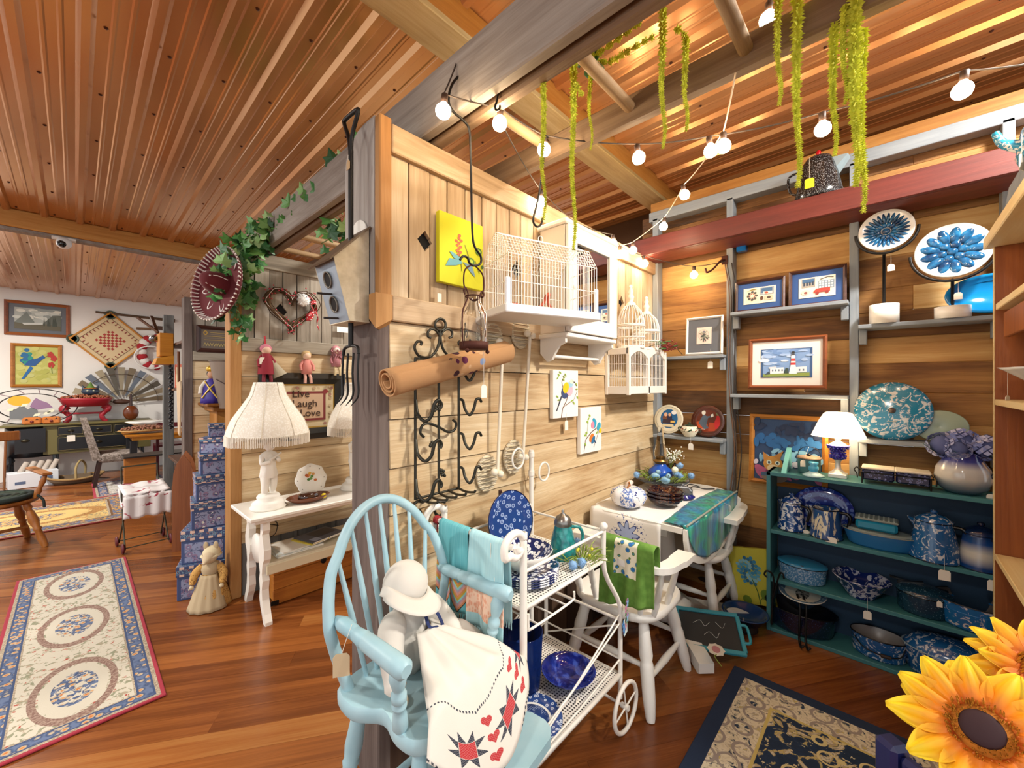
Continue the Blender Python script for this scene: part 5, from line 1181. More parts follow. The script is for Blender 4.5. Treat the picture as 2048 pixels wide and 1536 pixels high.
m_sp3=marb('blue_swirl','#1f5a94','#c9cdd4',18,.55,.58,3); m_sp4=marb('navy_white_spatter','#17296c','#c7c8d6',26,.5,.54,1.5); m_sp5=marb('blue_white_chunks','#1a6aa8','#d9d3d2',20,.56,.60,1.4)
m_tqsw=marb('turquoise_marbled','#2b86a8','#dfe0dc',26,.54,.57,2.2); m_ltsp=marb('light_blue_speckle','#4f86b4','#a9c3d8',120,.5,.56,0); m_dksp=marb('dark_teal_speckle','#17364a','#7fa0ac',160,.62,.66,0)
m_bkh=P('#0d0f14',.2)
def pot(label,loc,rb,rt,h,m,rz,lid=True,spout=True,name='coffee_pot',hm=None,tagd=.1,ang=rad(-60)):
    t=thing(name,label,name.replace('_',' '),loc,rz); ob('body',MB().lathe([(0,0),(rb,0),(rb*1.01,.006),(rb*.97,.03),(rt*1.02,h*.93),(rt,h),(rt*.95,h),(rt*.95,h*.97),(0,h*.9)],32),m,t)
    ob('rim',MB().tube([(rt*1.01*cos(a*pi/16),rt*1.01*sin(a*pi/16),h) for a in range(32)],.0025,6,True),hm or m_bkh,t); ob('base_rim',MB().tube([(rb*cos(a*pi/16),rb*sin(a*pi/16),.004) for a in range(32)],.0025,6,True),hm or m_bkh,t)
    if lid:
        l=ob('lid',MB().lathe([(rt*1.05,h+.002),(rt*1.04,h+.008),(rt*.6,h+.028),(rt*.25,h+.036),(0,h+.038)],28),m,t); ob('lid_knob',MB().lathe([(.006,h+.036),(.014,h+.042),(.013,h+.052),(0,h+.056)],14),hm or m,l)
    if spout:
        mb=MB(M.Rotation(ang+pi,4,'Z')); mb.add([(rt*.9,-.025,h*.98),(rt*.9,.025,h*.98),(rt+.035,0,h*1.0),(rt*.98,0,h*.68)],[(0,3,2),(3,1,2),(0,1,3),(0,2,1)]); ob('spout',mb,m,t)
    mb=MB(M.Rotation(ang,4,'Z')); mb.tube(cat([(rt*.98,0,h*.93),(rt+.03,0,h*.92),(rt+.048,0,h*.8),(rt+.04,0,h*.55),(rt+.035,0,h*.42)],5),[.008]*5+[.010]*8+[.008]*8,8); ob('handle',mb,hm or m_bkh,t)
    return t
def oval(label,loc,a,b,h,m,rz,name,cover=None,inner=None,rim=None,flare=1.0,dome=.04):
    t=thing(name,label,name.replace('_',' '),loc,rz); k=.95; a*=1.06; b*=1.06; h*=1.06
    ob('body',MB().lathe([(0,0),(k*.9,0),(k,.012),(1*flare*.99,h*.97),(1*flare,h)],40,(0,0,0),a,b),m,t)
    if inner: ob('inside',MB().lathe([(1*flare,h),(.97*flare,h*.97),(k*.95,.016),(0,.014)],40,(0,0,0),a,b),inner,t)
    ob('rim',MB().tube([(a*flare*1.01*cos(q*pi/20),b*flare*1.01*sin(q*pi/20),h) for q in range(40)],.003,6,True),rim or m_bkh,t)
    if cover: ob('lid',MB().lathe([(1.03,h+.002),(1.0,h+.010),(.8,h+dome*.75),(.4,h+dome),(0,h+dome*1.05)],40,(0,0,0),a,b),cover,t)
    return t
# --- second row
p=at_s(1583,2,2.97); t=pot('small blue spatter enamel coffee pot at the left of the middle shelf',p,.072,.052,.165,m_sp1,0,ang=rad(-110)); ptag(t,(-.03,-.075,.10),.08,rz=rad(-70),w=.035,h=.04)
p=at_s(1652,2,2.955); t=pot('streaked blue and cream enamel pitcher without a lid',p,.078,.062,.165,m_sp2,0,lid=False,name='enamel_pitcher',ang=rad(-95)); ptag(t,(-.075,-.03,.03),.005,rz=rad(-90),w=.05,h=.03)
bp=thing('blue_platter','blue transferware platter propped at the back of the shelf','platter',(3.055,at_s(1645,2,3.05).y,LV[2]+.135),R=M.Rotation(RZ_B,4,'Z')@M.Rotation(rad(82),4,'X')); ob('dish',MB().lathe([(0,0),(.08,0),(.15,.016),(.147,.02),(.078,.006),(0,.006)],40,(0,0,0),1,.86),floral('deep_blue_transfer','#1a2f86','#5b74bc',30),bp)
p=at_s(1760,2,2.97); cs=oval('oval sky blue glass casserole with clear lid on the middle shelf',p,.068,.135,.075,P('#2a6fa8',.12),0,'glass_casserole',cover=P('#9fb0ae',.1,0,Transmission_Weight=.4),rim=P('#8a8f8a',.15),flare=1.1,dome=.012)
lo=thing('loaf_dish','turquoise rectangular refrigerator dish with ribbed lid on the oval casserole','glass dish',(p.x,p.y+.015,p.z+.093)); ob('dish',MB().box((0,0,.025),(.10,.17,.05),.012),P('#1f86a8',.12),lo); ob('lid',MB().box((0,0,.056),(.108,.178,.012),.005),P('#a8b8b4',.1,0,Transmission_Weight=.4),lo)
for k in range(8): ob('lid_rib',MB().box((0,-.07+k*.02,.0635),(.085,.007,.003)),P('#b8c6c2',.15),lo)
p=at_s(1868,2,2.965); t=pot('tall blue mottled enamel coffee pot on the middle shelf',p,.098,.068,.19,m_sp3,0,ang=rad(-105)); ptag(t,(-.095,-.03,.06),.08,rz=rad(-80),w=.042,h=.05)
g=G('blue_ombre_enamel'); Z=g.xyz(g.obj())[2]; g.S(Base_Color=g.ramp(g.ma('MULTIPLY',Z,5.5),[(.1,'#123a74'),(.35,'#b8b4ae'),(.45,'#c0bcb4'),(.7,'#1c4484'),(1,'#0c1c3c')]),Roughness=.15); m_omb=g.m
p=at_s(1962,2,2.96); t=pot('blue ombre enamel coffee pot at the right of the middle shelf',p,.078,.06,.165,m_omb,0,hm=P('#131c34',.2),ang=rad(-150)); ptag(t,(-.085,-.03,.06),.08,rz=rad(-80),w=.042,h=.05)
# --- third row
p=at_s(1604,1,2.985); t=oval('light blue speckled oval roaster with chipped lid',p,.085,.115,.09,m_ltsp,0,'oval_roaster',cover=P('#2f7ca8',.2),dome=.02); ob('chip_mark',MB().prism([(.03*cos(a*pi/6),.012*sin(a*pi/6)) for a in range(12)],0,.002),P('#5a3322',.7),t).location=(-.055,-.01,.108)
p=at_s(1722,1,2.98); t=thing('spatter_bowl','large navy and white spatter enamel mixing bowl','bowl',p); ob('bowl_body',MB().lathe([(0,0),(.06,0),(.062,.008),(.10,.06),(.122,.10),(.128,.104),(.125,.107),(.115,.1),(.095,.06),(.055,.014),(0,.012)],40),m_sp4,t); ptag(t,(-.11,-.03,.05),.08,rz=rad(-80),w=.034,h=.045)
p=at_s(1848,1,2.985); t=oval('dark speckled lidded saucepan with long black handle',p,.085,.10,.095,m_dksp,0,'lidded_saucepan',cover=m_dksp,dome=.03); ob('long_handle',MB().bar((.03,.10,.115),(.03,.0,.14),.02,.01).bar((.05,.13,.13),(.06,-.09,.11),.02,.008),m_bkh,t); ptag(t,(-.03,-.02,.13),.02,dx=-.06,dy=-.03,rz=rad(-80),w=.02,h=.03)
p=at_s(1948,1,2.99); t=oval('deep blue and white swirled enamel basin at the right end',p,.11,.125,.115,m_sp5,0,'enamel_basin',inner=P('#6b6462',.35),rim=P('#20242c',.3),flare=1.06); ob('rim_band',MB().tube([(.116*cos(q*pi/20),.131*sin(q*pi/20),.085) for q in range(40)],.004,6,True),m_sp5,t)
# --- bottom row
p=at_s(1600,0,2.985); t=oval('dark navy speckled oval roaster in the bottom row',p,.10,.155,.12,marb('navy_speckle','#0e1730','#4a5f86',130,.62,.68,0),0,'dark_roaster',inner=P('#0c0f18',.3),flare=1.1)
ps=thing('wire_stand','black wrought-iron plate stand in front of the dark roaster','plate stand',(2.86,at_s(1610,0).y-.02,0))
for y in(.0,.03): ob('stand_rod',MB().tube(cat([(.06,y+.02,.25),(.01,y,.21),(-.01,y,.10),(-.015,y,.03),(-.05,y-.01,.012),(-.08,y-.02,.02),(-.07,y-.03,.03)],5),.006,8),m_iron,ps)
ob('stand_scroll',MB().tube(cat([(.0,.17,.05),(.0,.165,.2),(.0,.16,.34),(-.01,.19,.37),(-.01,.205,.345),(-.01,.19,.33)],5),.005,8),m_iron,ps); ob('stand_scroll',MB().tube(cat([(.0,.165,.2),(.0,.13,.36),(-.01,.11,.375),(-.01,.105,.35)],5),.005,8),m_iron,ps)
ob('support_ring',MB().tube([(.10+.09*cos(a*pi/12),.03+.09*sin(a*pi/12),.235) for a in range(24)],.005,6,True),m_iron,ps)
q=at_s(1600,0,2.94); pd=thing('scenic_plate','cream scenic plate with grey-blue beaded rim on the iron stand','plate',(2.955,q.y-.01,.243),R=M.Rotation(rad(-9),4,'Y')); ob('dish',MB().lathe([(0,0),(.075,0),(.118,.018),(.115,.022),(.074,.006),(0,.006)],40),P('#ddd6c8',.2),pd); ob('rim_band',MB().lathe([(.088,.0125),(.1165,.0235),(.114,.0238),(.088,.0135)],40),floral('grey_blue_rim','#5a7690','#a9b6be',60),pd)
g=G('engraved_scene'); g.S(Base_Color=g.ramp(g.noise(g.obj(),70,4),[(.4,'#2e3236'),(.6,'#b0aaa0')]),Roughness=.2); ob('scene',MB().prism([(.052*cos(a*pi/12)*(1+.2*sin(3*a)),.034*sin(a*pi/12)) for a in range(24)],.0065,.007),g.m,pd)
p=at_s(1757,0,2.985); t=oval('blue marbled oval enamel pan with grey inside',p,.078,.11,.105,m_sp3,0,'oval_pan',inner=P('#8d8683',.3)); ob('bail_handle',MB().tube(cat([(-.03,.105,.09),(-.085,.06,.06),(-.088,-.02,.045),(-.06,-.085,.05),(-.03,-.105,.09)],5),.003,6),m_iron,t); ob('handle_grip',MB().cyl((-.09,-.01,.045),(-.085,-.05,.045),.009),P('#2a1c14',.6),t)
p=at_s(1900,0,2.985); t=oval('large marbled blue covered roaster in the bottom row',p,.10,.155,.125,m_sp3,0,'covered_roaster',cover=m_sp3,rim=P('#9fb0bc',.3),dome=.06,flare=1.05); ob('bail_handle',MB().tube(cat([(-.02,.15,.11),(-.10,.08,.07),(-.112,-.03,.06),(-.08,-.11,.08),(-.02,-.16,.12)],5),.003,6),m_iron,t); ob('handle_grip',MB().cyl((-.112,.03,.06),(-.113,-.03,.055),.011),P('#2a1c14',.6),t); ptag(t,(-.03,-.155,.10),.08,rz=rad(-80),w=.02,h=.04)
# --- top of the shelf unit
p=at_s(1618,3,3.0); t=oval('small grey-green enamel lidded pail with wire bail',p,.055,.055,.085,P('#4a7378',.35),0,'lidded_pail',cover=P('#a58a72',.4),rim=P('#5a4a40',.4),dome=.012); ob('lid_knob',MB().sph((0,0,.108),.010,10,6),m_bkh,t); ob('wire_bail',MB().tube(cat([(0,.056,.085),(0,.05,.13),(0,.02,.155),(0,-.02,.155),(0,-.05,.13),(0,-.056,.085)],5),.0018,5),m_iron,t); ptag(t,(0,.0,.158),.075,dx=-.06,dy=.02,rz=rad(-60),w=.032,h=.038)
p=at_s(1627,3,2.92); t=thing('hobnail_candlestick','small turquoise and white hobnail candlestick at the front of the shelf top','candlestick',p); ob('foot',MB().lathe([(0,0),(.05,0),(.052,.006),(.036,.016),(.022,.022),(.02,.028)],28,mod=lambda a,z:1+.05*cos(16*a)),P('#b9dce8',.15),t); ob('cup',MB().lathe([(.018,.026),(.026,.04),(.024,.055),(.017,.063),(.025,.08),(.022,.08),(.014,.064),(0,.06)],28),P('#4aa3cc',.15),t)
t=thing('table_lamp','cobalt hobnail glass table lamp with lit white bell shade','table lamp',at_s(1676,3,2.985)); 
ob('base',MB().box((0,0,.012),(.085,.085,.024),.003).lathe([(.04,.024),(.028,.034),(.014,.05),(.012,.085),(.018,.10)],24),P('#d8d6d2',.3,.3),t)
ob('font',MB().lathe([(.016,.098),(.03,.105),(.037,.12),(.031,.14),(.032,.155),(.048,.172),(.05,.18),(.044,.184),(.016,.19)],28),P('#1c1580',.08,0,Coat_Weight=.6),t)
mb=MB()
for z,r in((.112,.035),(.124,.038),(.14,.034),(.155,.035),(.168,.047),(.18,.051)):
    for k in range(16): a=k*pi/8+z*40; mb.sph((r*cos(a),r*sin(a),z),.005,6,4)
ob('hobnails',mb,P('#2c24a0',.08),t,kind='stuff'); ob('collar',MB().lathe([(.044,.184),(.03,.196),(.014,.206),(.012,.214),(.016,.218),(.016,.23),(0,.23)],20),P('#e2dcd0',.3),t)
g=G('lit_lamp_shade'); g.S(Base_Color='#f6ead4',Roughness=.8,Emission_Color='#ffe9c4',Emission_Strength=1.6); m_shade=g.m
ob('shade',MB().lathe([(.125,.235),(.122,.24),(.09,.32),(.066,.365),(.055,.372),(.054,.37),(.088,.318),(.12,.237),(.125,.235)],36,mod=lambda a,z:1+.01*cos(8*a)),m_shade,t); point('lamp_glow',(0,0,.30),3.0,.03,(1,.78,.5),t)
p=at_s(1790,3,2.955); t=thing('casserole_rack','navy scroll-printed rectangular bakers in an iron carrier','serving dish',p); ob('carrier',MB().tube([(-.06,.14,.06),(-.06,-.14,.06),(.06,-.14,.06),(.06,.14,.06)],.003,6,True).tube([(-.055,.13,.0),(-.055,.13,.06)],.004,6).tube([(-.055,-.13,.0),(-.055,-.13,.06)],.004,6).tube([(.055,.13,.0),(.055,.13,.06)],.004,6).tube([(.055,-.13,.0),(.055,-.13,.06)],.004,6),m_iron,t)
for s in(-1,1):
    ob('baker',MB().box((0,s*.066,.05),(.11,.128,.06),.008),floral('navy_scroll_%d'%s,'#12143c','#7f86b8',60,line=.04),t); ob('baker_rim',MB().box((0,s*.066,.083),(.118,.133,.012),.004),P('#d8cdb8',.3),t)
    ob('scroll_handle',MB().tube(cat([(0,s*.14,.06),(0,s*.155,.075),(-.01,s*.165,.06),(-.01,s*.155,.045),(-.02,s*.15,.02)],4),.003,6),m_iron,t)
g=G('ombre_stoneware'); Z=g.xyz(g.obj())[2]; g.S(Base_Color=g.ramp(g.ma('MULTIPLY',Z,5.0),[(.0,'#33475e'),(.2,'#6d7a84'),(.4,'#bcb8b2'),(.62,'#c4c2c0'),(.8,'#3b4390'),(1,'#1c1f66')]),Roughness=.1,Coat_Weight=.4)
p=at_s(1925,3,2.975); t=thing('ombre_jug','round blue ombre stoneware jug holding hydrangeas','jug',p); ob('body',MB().lathe([(0,0),(.06,0),(.088,.03),(.1,.075),(.094,.12),(.07,.165),(.062,.19),(.066,.2),(.06,.2),(.058,.185),(0,.17)],36),g.m,t); ob('handle',MB(M.Rotation(rad(-110),4,'Z')).tube(cat([(.062,0,.19),(.09,0,.2),(.115,0,.17),(.11,0,.12),(.093,0,.09)],4),.009,8),P('#2c3444',.25),t); ptag(t,(-.06,-.09,.09),.07,rz=rad(-80),w=.042,h=.045)
hy=thing('hydrangea_bunch','bunch of lavender-blue artificial hydrangeas in the ombre jug','flowers',p+V((0,0,.2))); rr=random.Random(8)
fl=MB(); 
for k in range(4):
    a=k*pi/2; e=V((cos(a),sin(a),0)); f=V((-sin(a),cos(a),0)); fl.add([e*.003,e*.017+f*.013+V((0,0,.003)),e*.026+V((0,0,.004)),e*.017-f*.013+V((0,0,.003))],[(0,3,2,1)])
fm=[fl.mesh('floret',P(c,.7)) for c in('#8d96c8','#a9aed6','#7a84bc','#bfc0de')]
for c,r in(((-.02,.07,.03),.065),((0,-.0,.055),.065),((-.01,-.075,.03),.065),((-.05,.02,.02),.05),((.03,.04,.045),.05)):
    ob('flower_core',MB().sph(c,r*.72,10,6),P('#5d6696',.9),hy)
    for k in range(24):
        d_=V((rr.gauss(0,1),rr.gauss(0,1),rr.gauss(.2,1))).normalized(); o=ob('floret',fm[rr.randrange(4)],par=hy); o.location=V(c)+d_*r*.85; o.rotation_euler=d_.to_track_quat('Z','Y').to_euler()
for q in((-.03,.09,-.01),(.0,-.09,-.02),(-.06,.0,-.02)): ob('leaf',MB(M.Translation(q)@M.Rotation(rad(40),4,'X')).grid(lambda u,v:((v-.5)*.05*sin(pi*u),u*.07,0),6,4,True,.001),P('#2f6a34',.5),hy)
# ================= RIGHT PLANK WALL: PICTURES AND PLATES =================
def fpic(name,label,px0,py0,px1,py1,X,fw,fd,m,mat,matw,inner,fn,cat_='picture',tilt=rad(-4),hsh=0):
    # px0..px1 horizontally (left..right), vertical extent read at the left side
    a=pX(px0,py0,X);b=pX(px1,py1,X); zt=a.z; zb=b.z; w=a.y-b.y; h=zt-zb
    t=thing(name,label,cat_,(X,(a.y+b.y)/2,(zt+zb)/2+hsh),R=M.Rotation(RZ_B,4,'Z')@M.Rotation(tilt,4,'X')); frame(t,w,h,fw,fd,m,mat,matw,inner)
    iw,ih=w-2*fw-2*matw,h-2*fw-2*matw
    if fn: A=Art(iw,ih,-.0101); fn(A); A.done(t)
    return t
m_dkf=wood('dark_walnut_frame',[(0,'#1f0f0a'),(.5,'#3d2018'),(1,'#5c3526')],0,'obj',r=.4); m_chf=wood('cherry_frame',[(0,'#5a2c14'),(.5,'#8a4a26'),(1,'#a8683c')],0,'obj',r=.4); m_oakf=wood('golden_oak_frame',[(0,'#7a4410'),(.5,'#b0702a'),(1,'#cf9448')],0,'obj',r=.4)
def fx1(A):
    A.poly([(.08,.12),(.5,.1),(.5,.85),(.1,.8)],'#e2d3b8')
    for k in range(8):
        a=k*pi/4; A.ell(.28+.13*cos(a),.5+.24*sin(a),.045,.08,'#4a4a44'); A.ell(.28+.08*cos(a+.3),.5+.14*sin(a+.3),.02,.03,'#a04030')
    A.poly([(.1,.82),(.45,.88),(.3,.95)],'#8a7a3a'); A.poly([(.53,.5),(.95,.5),(.95,.95),(.53,.95)],'#8d97a0'); A.poly([(.57,.6),(.9,.6),(.9,.9),(.57,.9)],'#3e5f80'); A.poly([(.62,.52),(.9,.52),(.9,.68),(.62,.68)],'#dcd0c0'); A.ell(.72,.6,.06,.07,'#a84a30')
    A.ell(.58,.3,.05,.13,'#5a3a28'); A.poly([(.68,.15),(.92,.15),(.92,.42),(.68,.42)],'#c9b899'); A.ell(.8,.3,.06,.08,'#4a3a30')
fpic('cross_stitch_picture','cross-stitch of a patchwork wreath in a blue mat, left of the pair on the ledge',1471,567,1571,618,3.09,.018,.02,m_dkf,'#2f4f86',.034,'#e6d8c2',fx1,hsh=.0)
def fx2(A):
    A.poly([(.08,.5),(.46,.5),(.46,.95),(.08,.95)],'#9c9488'); A.poly([(.1,.74),(.44,.74),(.44,.93),(.1,.93)],'#3c5f84')
    for k in range(4): A.poly([(.13+k*.08,.6),(.18+k*.08,.6),(.18+k*.08,.78),(.13+k*.08,.78)],'#2c3a4c')
    A.line([(.6,.85),(.8,.93),(.95,.88)],.006,'#5a5248'); A.poly([(.55,.38),(.97,.38),(.97,.78),(.55,.78)],'#7a8a98')
    for i in range(5):
        for j in range(3): A.poly([(.57+i*.08,.42+j*.12),(.62+i*.08,.42+j*.12),(.62+i*.08,.5+j*.12),(.57+i*.08,.5+j*.12)],'#e8e2d6')
    A.poly([(.42,.2),(.86,.22),(.86,.42),(.5,.4),(.42,.3)],'#a83c30'); A.ell(.52,.18,.05,.08,'#8a3028'); A.ell(.78,.2,.05,.08,'#8a3028'); A.ell(.2,.28,.12,.12,'#c8beb0'); A.ell(.2,.25,.05,.06,'#8a4a40')
fpic('cross_stitch_picture','cross-stitch of a red wagon in a blue mat, right of the pair',1578,546,1694,606,3.09,.018,.02,m_dkf,'#2f4f86',.034,'#e6d8c2',fx2,hsh=.0)
def fl(A):
    A.poly([(0,0),(1,0),(1,1),(0,1)],'#7d9cc8')
    rr=random.Random(4)
    for k in range(26): A.ell(rr.random(),.45+.55*rr.random(),rr.uniform(.05,.13),rr.uniform(.03,.08),rr.choice(['#b3c6e2','#9fb8dc','#6a8cbe','#dbe4ee']),0)
    A.poly([(0,0),(1,0),(1,.14),(0,.10)],'#8a9a4a'); A.poly([(.03,.06),(.2,.1),(.12,.2)],'#3c4a58')
    A.poly([(.16,.1),(.46,.12),(.46,.34),(.16,.32)],'#e6e8ec'); A.poly([(.13,.3),(.3,.3),(.3,.38),(.13,.36)],'#c9d0d8'); A.poly([(.72,.14),(.94,.16),(.94,.36),(.72,.34)],'#e0e4ea')
    for x in(.2,.27,.34,.41,.78,.86): A.poly([(x,.2),(x+.03,.2),(x+.03,.27),(x,.27)],'#6b7a8c')
    A.poly([(.46,.12),(.56,.12),(.56,.3),(.5,.32)],'#3c4c44'); A.poly([(.57,.1),(.74,.1),(.71,.42),(.61,.42)],'#eef0f2'); A.poly([(.605,.42),(.715,.42),(.70,.66),(.62,.66)],'#c2393c'); A.poly([(.61,.5),(.712,.5),(.71,.56),(.612,.56)],'#f0e4e2'); A.poly([(.615,.66),(.705,.66),(.70,.78),(.62,.78)],'#f2f2f2'); A.poly([(.6,.77),(.72,.77),(.72,.79),(.6,.79)],'#2c2c30'); A.poly([(.63,.79),(.69,.79),(.69,.88),(.63,.88)],'#4a5058'); A.ell(.66,.88,.035,.04,'#2a2c30')
fpic('lighthouse_print','framed print of a red and white lighthouse resting on the ledge',1498,680,1655,779,3.07,.022,.025,m_chf,'#e9e2da',.05,'#3c5a86',None,hsh=.0)
t=bpy.data.objects['lighthouse_print']; a=pX(1498,680,3.07);b=pX(1655,779,3.07); A=Art(a.y-b.y-.17,a.z-b.z-.155,-.0102); fl(A); A.done(t)
def fcat(A):
    rr=random.Random(6); A.poly([(0,0),(1,0),(1,1),(0,1)],'#22406a')
    for k in range(120):
        z=rr.random(); c=('#16294c' if z>.75 else '#1f5f9c' if z>.5 else '#7fb4d8' if z>.32 else '#c9c4d6' if z>.18 else '#a8527a'); A.ell(rr.random()*.94+.03,z*.92+.04,rr.uniform(.03,.1),rr.uniform(.02,.06),c,rr.random()*3)
    A.ell(.3,.27,.15,.13,'#c08a3c'); A.poly([(.16,.3),(.14,.46),(.26,.37)],'#b47c34'); A.poly([(.4,.34),(.46,.5),(.3,.39)],'#b47c34'); A.ell(.3,.2,.09,.06,'#dcc9a0'); A.ell(.24,.29,.04,.035,'#d8e0cc'); A.ell(.37,.29,.04,.035,'#d8e0cc'); A.ell(.24,.29,.018,.022,'#2c4a5a'); A.ell(.37,.29,.018,.022,'#2c4a5a'); A.ell(.305,.215,.016,.012,'#8a4a3c'); A.ell(.32,.06,.2,.09,'#7a6a5c'); A.poly([(.12,.12),(.5,.14),(.5,.09),(.12,.06)],'#3c5a7a')
fpic('cat_painting','oak-framed painting of an orange cat under a stormy blue sky','x'and 1500,828,1657,985,3.115,.03,.03,m_oakf,'#22406a',0,'#22406a',fcat,cat_='painting')
def fw_(A):
    A.poly([(0,0),(1,0),(1,1),(0,1)],'#e6c9bd'); A.ell(.45,.55,.38,.33,'#b8a9a0'); A.ell(.45,.55,.34,.29,'#dcc2b6')
    rr=random.Random(2)
    for k in range(26): a=rr.random()*6.28; r=rr.random()*.3; A.ell(.5+r*cos(a),.48+r*1.1*sin(a),.11,.035,rr.choice(['#5a5e58','#7a7a70','#4a4e4c','#9aa090']),a)
    A.ell(.5,.72,.1,.06,'#6a6e78')
fpic('botanical_print','white-framed botanical print in a grey mat on the small ledge',1373,638,1447,708,3.09,.016,.02,P('#e9e3da',.4),'#5e6168',.06,'#e6c9bd',fw_)
t=bpy.data.objects['botanical_print']; ptag(t,(.05,-.02,-.10),.09,w=.034,h=.05)
# plates on the low ledge
def wplate(label,px,py,r,m,fn):
    p=pX(px,py,3.12); t=thing('picture_plate',label,'plate',(3.115,p.y,1.117+r*.99),R=M.Rotation(RZ_B,4,'Z')@M.Rotation(rad(80),4,'X')); ob('dish',MB().lathe([(0,0),(r*.7,0),(r,.014),(r*.97,.018),(r*.68,.006),(0,.006)],36),m,t)
    A=Art(r*2,r*2,0); A.mb.M=M.Translation((0,0,.0065))@M.Rotation(-pi/2,4,'X'); fn(A); A.done(t,r=.2); ob('rim_line',MB().tube([(r*.86*cos(a*pi/20),r*.86*sin(a*pi/20),.013) for a in range(40)],.001,5,True),P('#5a4a34',.4),t); return t
def pa(A):
    A.ell(.5,.52,.3,.33,'#2a5f8e'); A.ell(.38,.55,.1,.12,'#7a4a34'); A.ell(.38,.66,.06,.07,'#e0b090'); A.ell(.52,.56,.09,.1,'#33324a'); A.ell(.52,.66,.05,.06,'#d8a884'); A.ell(.66,.74,.09,.07,'#e6e4e0'); A.poly([(.28,.35),(.7,.35),(.66,.5),(.3,.5)],'#3a2e38'); A.poly([(.56,.38),(.72,.4),(.7,.46),(.56,.46)],'#d8b060'); A.poly([(.28,.24),(.7,.24),(.66,.33),(.3,.33)],'#d8c8a0')
wplate('cream picture plate with two figures on blue at the left of the ledge',1339,835,.112,P('#d9ceb4',.25),pa)
def pb(A):
    A.ell(.5,.5,.46,.46,'#7a2c14'); A.ell(.45,.6,.3,.28,'#5a2414'); A.ell(.3,.35,.2,.14,'#b0441c'); A.poly([(.22,.42),(.36,.72),(.5,.62),(.46,.38),(.54,.28),(.4,.24)],'#4a5664'); A.ell(.36,.76,.06,.07,'#d0cabc'); A.line([(.42,.6),(.6,.66)],.012,'#4a5664'); A.poly([(.58,.62),(.66,.66),(.64,.74),(.57,.71)],'#e8e4dc'); A.poly([(.66,.25),(.92,.3),(.88,.68),(.76,.7),(.7,.5)],'#b02428'); A.ell(.78,.74,.06,.06,'#6a7048'); A.poly([(.52,.2),(.74,.2),(.68,.46),(.54,.46)],'#a03a1c')
t=wplate('dark red picture plate with two seated figures at the right of the ledge',1417,837,.115,P('#4a2014',.25),pb); ptag(t,(-.03,-.06,.03),.02,w=.035,h=.03)
p=pX(1381,858,3.07); t=thing('sugar_bowl','small painted cream sugar bowl with green lid on the low ledge','sugar bowl',(3.05,p.y,1.116)); g=G('painted_border_cream'); Z=g.xyz(g.obj())[2]; band=g.ma('MULTIPLY',g.ma('LESS_THAN',g.ma('ABSOLUTE',g.ma('SUBTRACT',Z,.055)),.014),g.ma('GREATER_THAN',g.noise(g.obj(),90,2),.52)); g.S(Base_Color=g.mix(band,'#e6dcc4',g.ramp(g.noise(g.obj(),45,1),[(.45,'#243c24'),(.55,'#a83428')],'CONSTANT')),Roughness=.2)
ob('body',MB().lathe([(0,0),(.035,0),(.04,.01),(.06,.04),(.062,.055),(.048,.075),(.045,.077)],28),g.m,t); ob('lid',MB().lathe([(.046,.076),(.03,.086),(.008,.09),(.007,.096),(.01,.104),(0,.107)],24),P('#2c3a2c',.25),t); ptag(t,(-.06,-.03,.02),.06,rz=rad(-90),w=.034,h=.045)
for s in(-1,1): ob('handle',MB().tube(cat([(0,s*.058,.065),(0,s*.08,.062),(0,s*.075,.04),(0,s*.058,.038)],4),.004,6),P('#2c3a2c',.25),t)
# carved flower bowls on iron stands
def fbowl(label,px,py,bx,by,r,petals,tilt,br,bh):
    c=pX(px,py,2.98); b=pX(bx,by,3.06); t=thing('flower_bowl_stand',label,'decorative bowl',(3.06,b.y,1.836))
    ob('base',MB().lathe([(0,0),(br,0),(br,bh),(br*.9,bh),(br*.9,bh-.01),(0,bh-.01)],28),P('#eee9e0',.25),t)
    C_=V((-.06,c.y-b.y,c.z-1.836)); ob('rod',MB().tube([(0,0,bh-.02),(0,0,C_.z-r*1.02),(-.03,C_.y*.6,C_.z-r*1.02)],.007,8),m_iron,t)
    R_=M.Rotation(RZ_B,4,'Z')@M.Rotation(rad(90)+tilt,4,'X'); Mx=M.Translation(C_)@R_
    ob('cradle',MB(Mx).tube([((r*1.1)*cos(a),(r*1.1)*sin(a),-.005) for a in [pi*(1.0+.0)+pi*i/20*1.0 for i in range(21)]],.007,8),m_iron,t)
    bo=ob('bowl',MB(Mx).lathe([(0,-.03),(r*.5,-.025),(r*.9,-.004),(r,.006),(r*.98,.01),(r*.85,.004),(r*.5,-.012),(0,-.018)],44),P('#e6e2dc',.15,0,Coat_Weight=.4),t)
    g=G('blue_petal_glaze'); g.S(Base_Color=g.ramp(g.noise(g.obj(),28,3),[(.35,'#0f2f52'),(.6,'#1f5f8c'),(.8,'#3c86ac')]),Roughness=.08,Coat_Weight=.5)
    for (rr_,n,wd,l0) in petals:
        for k in range(n):
            a=2*pi*k/n+(.2 if rr_<.5 else 0); cx=rr_*r*cos(a); cy=rr_*r*sin(a); z=-.018+.022*rr_**2+.004
            ob('petal',MB(Mx@M.Translation((cx,cy,z))@M.Rotation(a,4,'Z')@M.Rotation(rad(-14)*rr_,4,'Y')).sph((0,0,0),1,10,6,(l0*r,wd*r,.010)),g.m,bo)
    ob('centre',MB(Mx@M.Translation((0,0,-.012))).sph((0,0,0),.1*r*1.6,12,6,(1,1,.5)),g.m,bo); ptag(t,(-.05,C_.y-.02,C_.z-r*1.02),.07,rz=rad(-90),w=.03,h=.035)
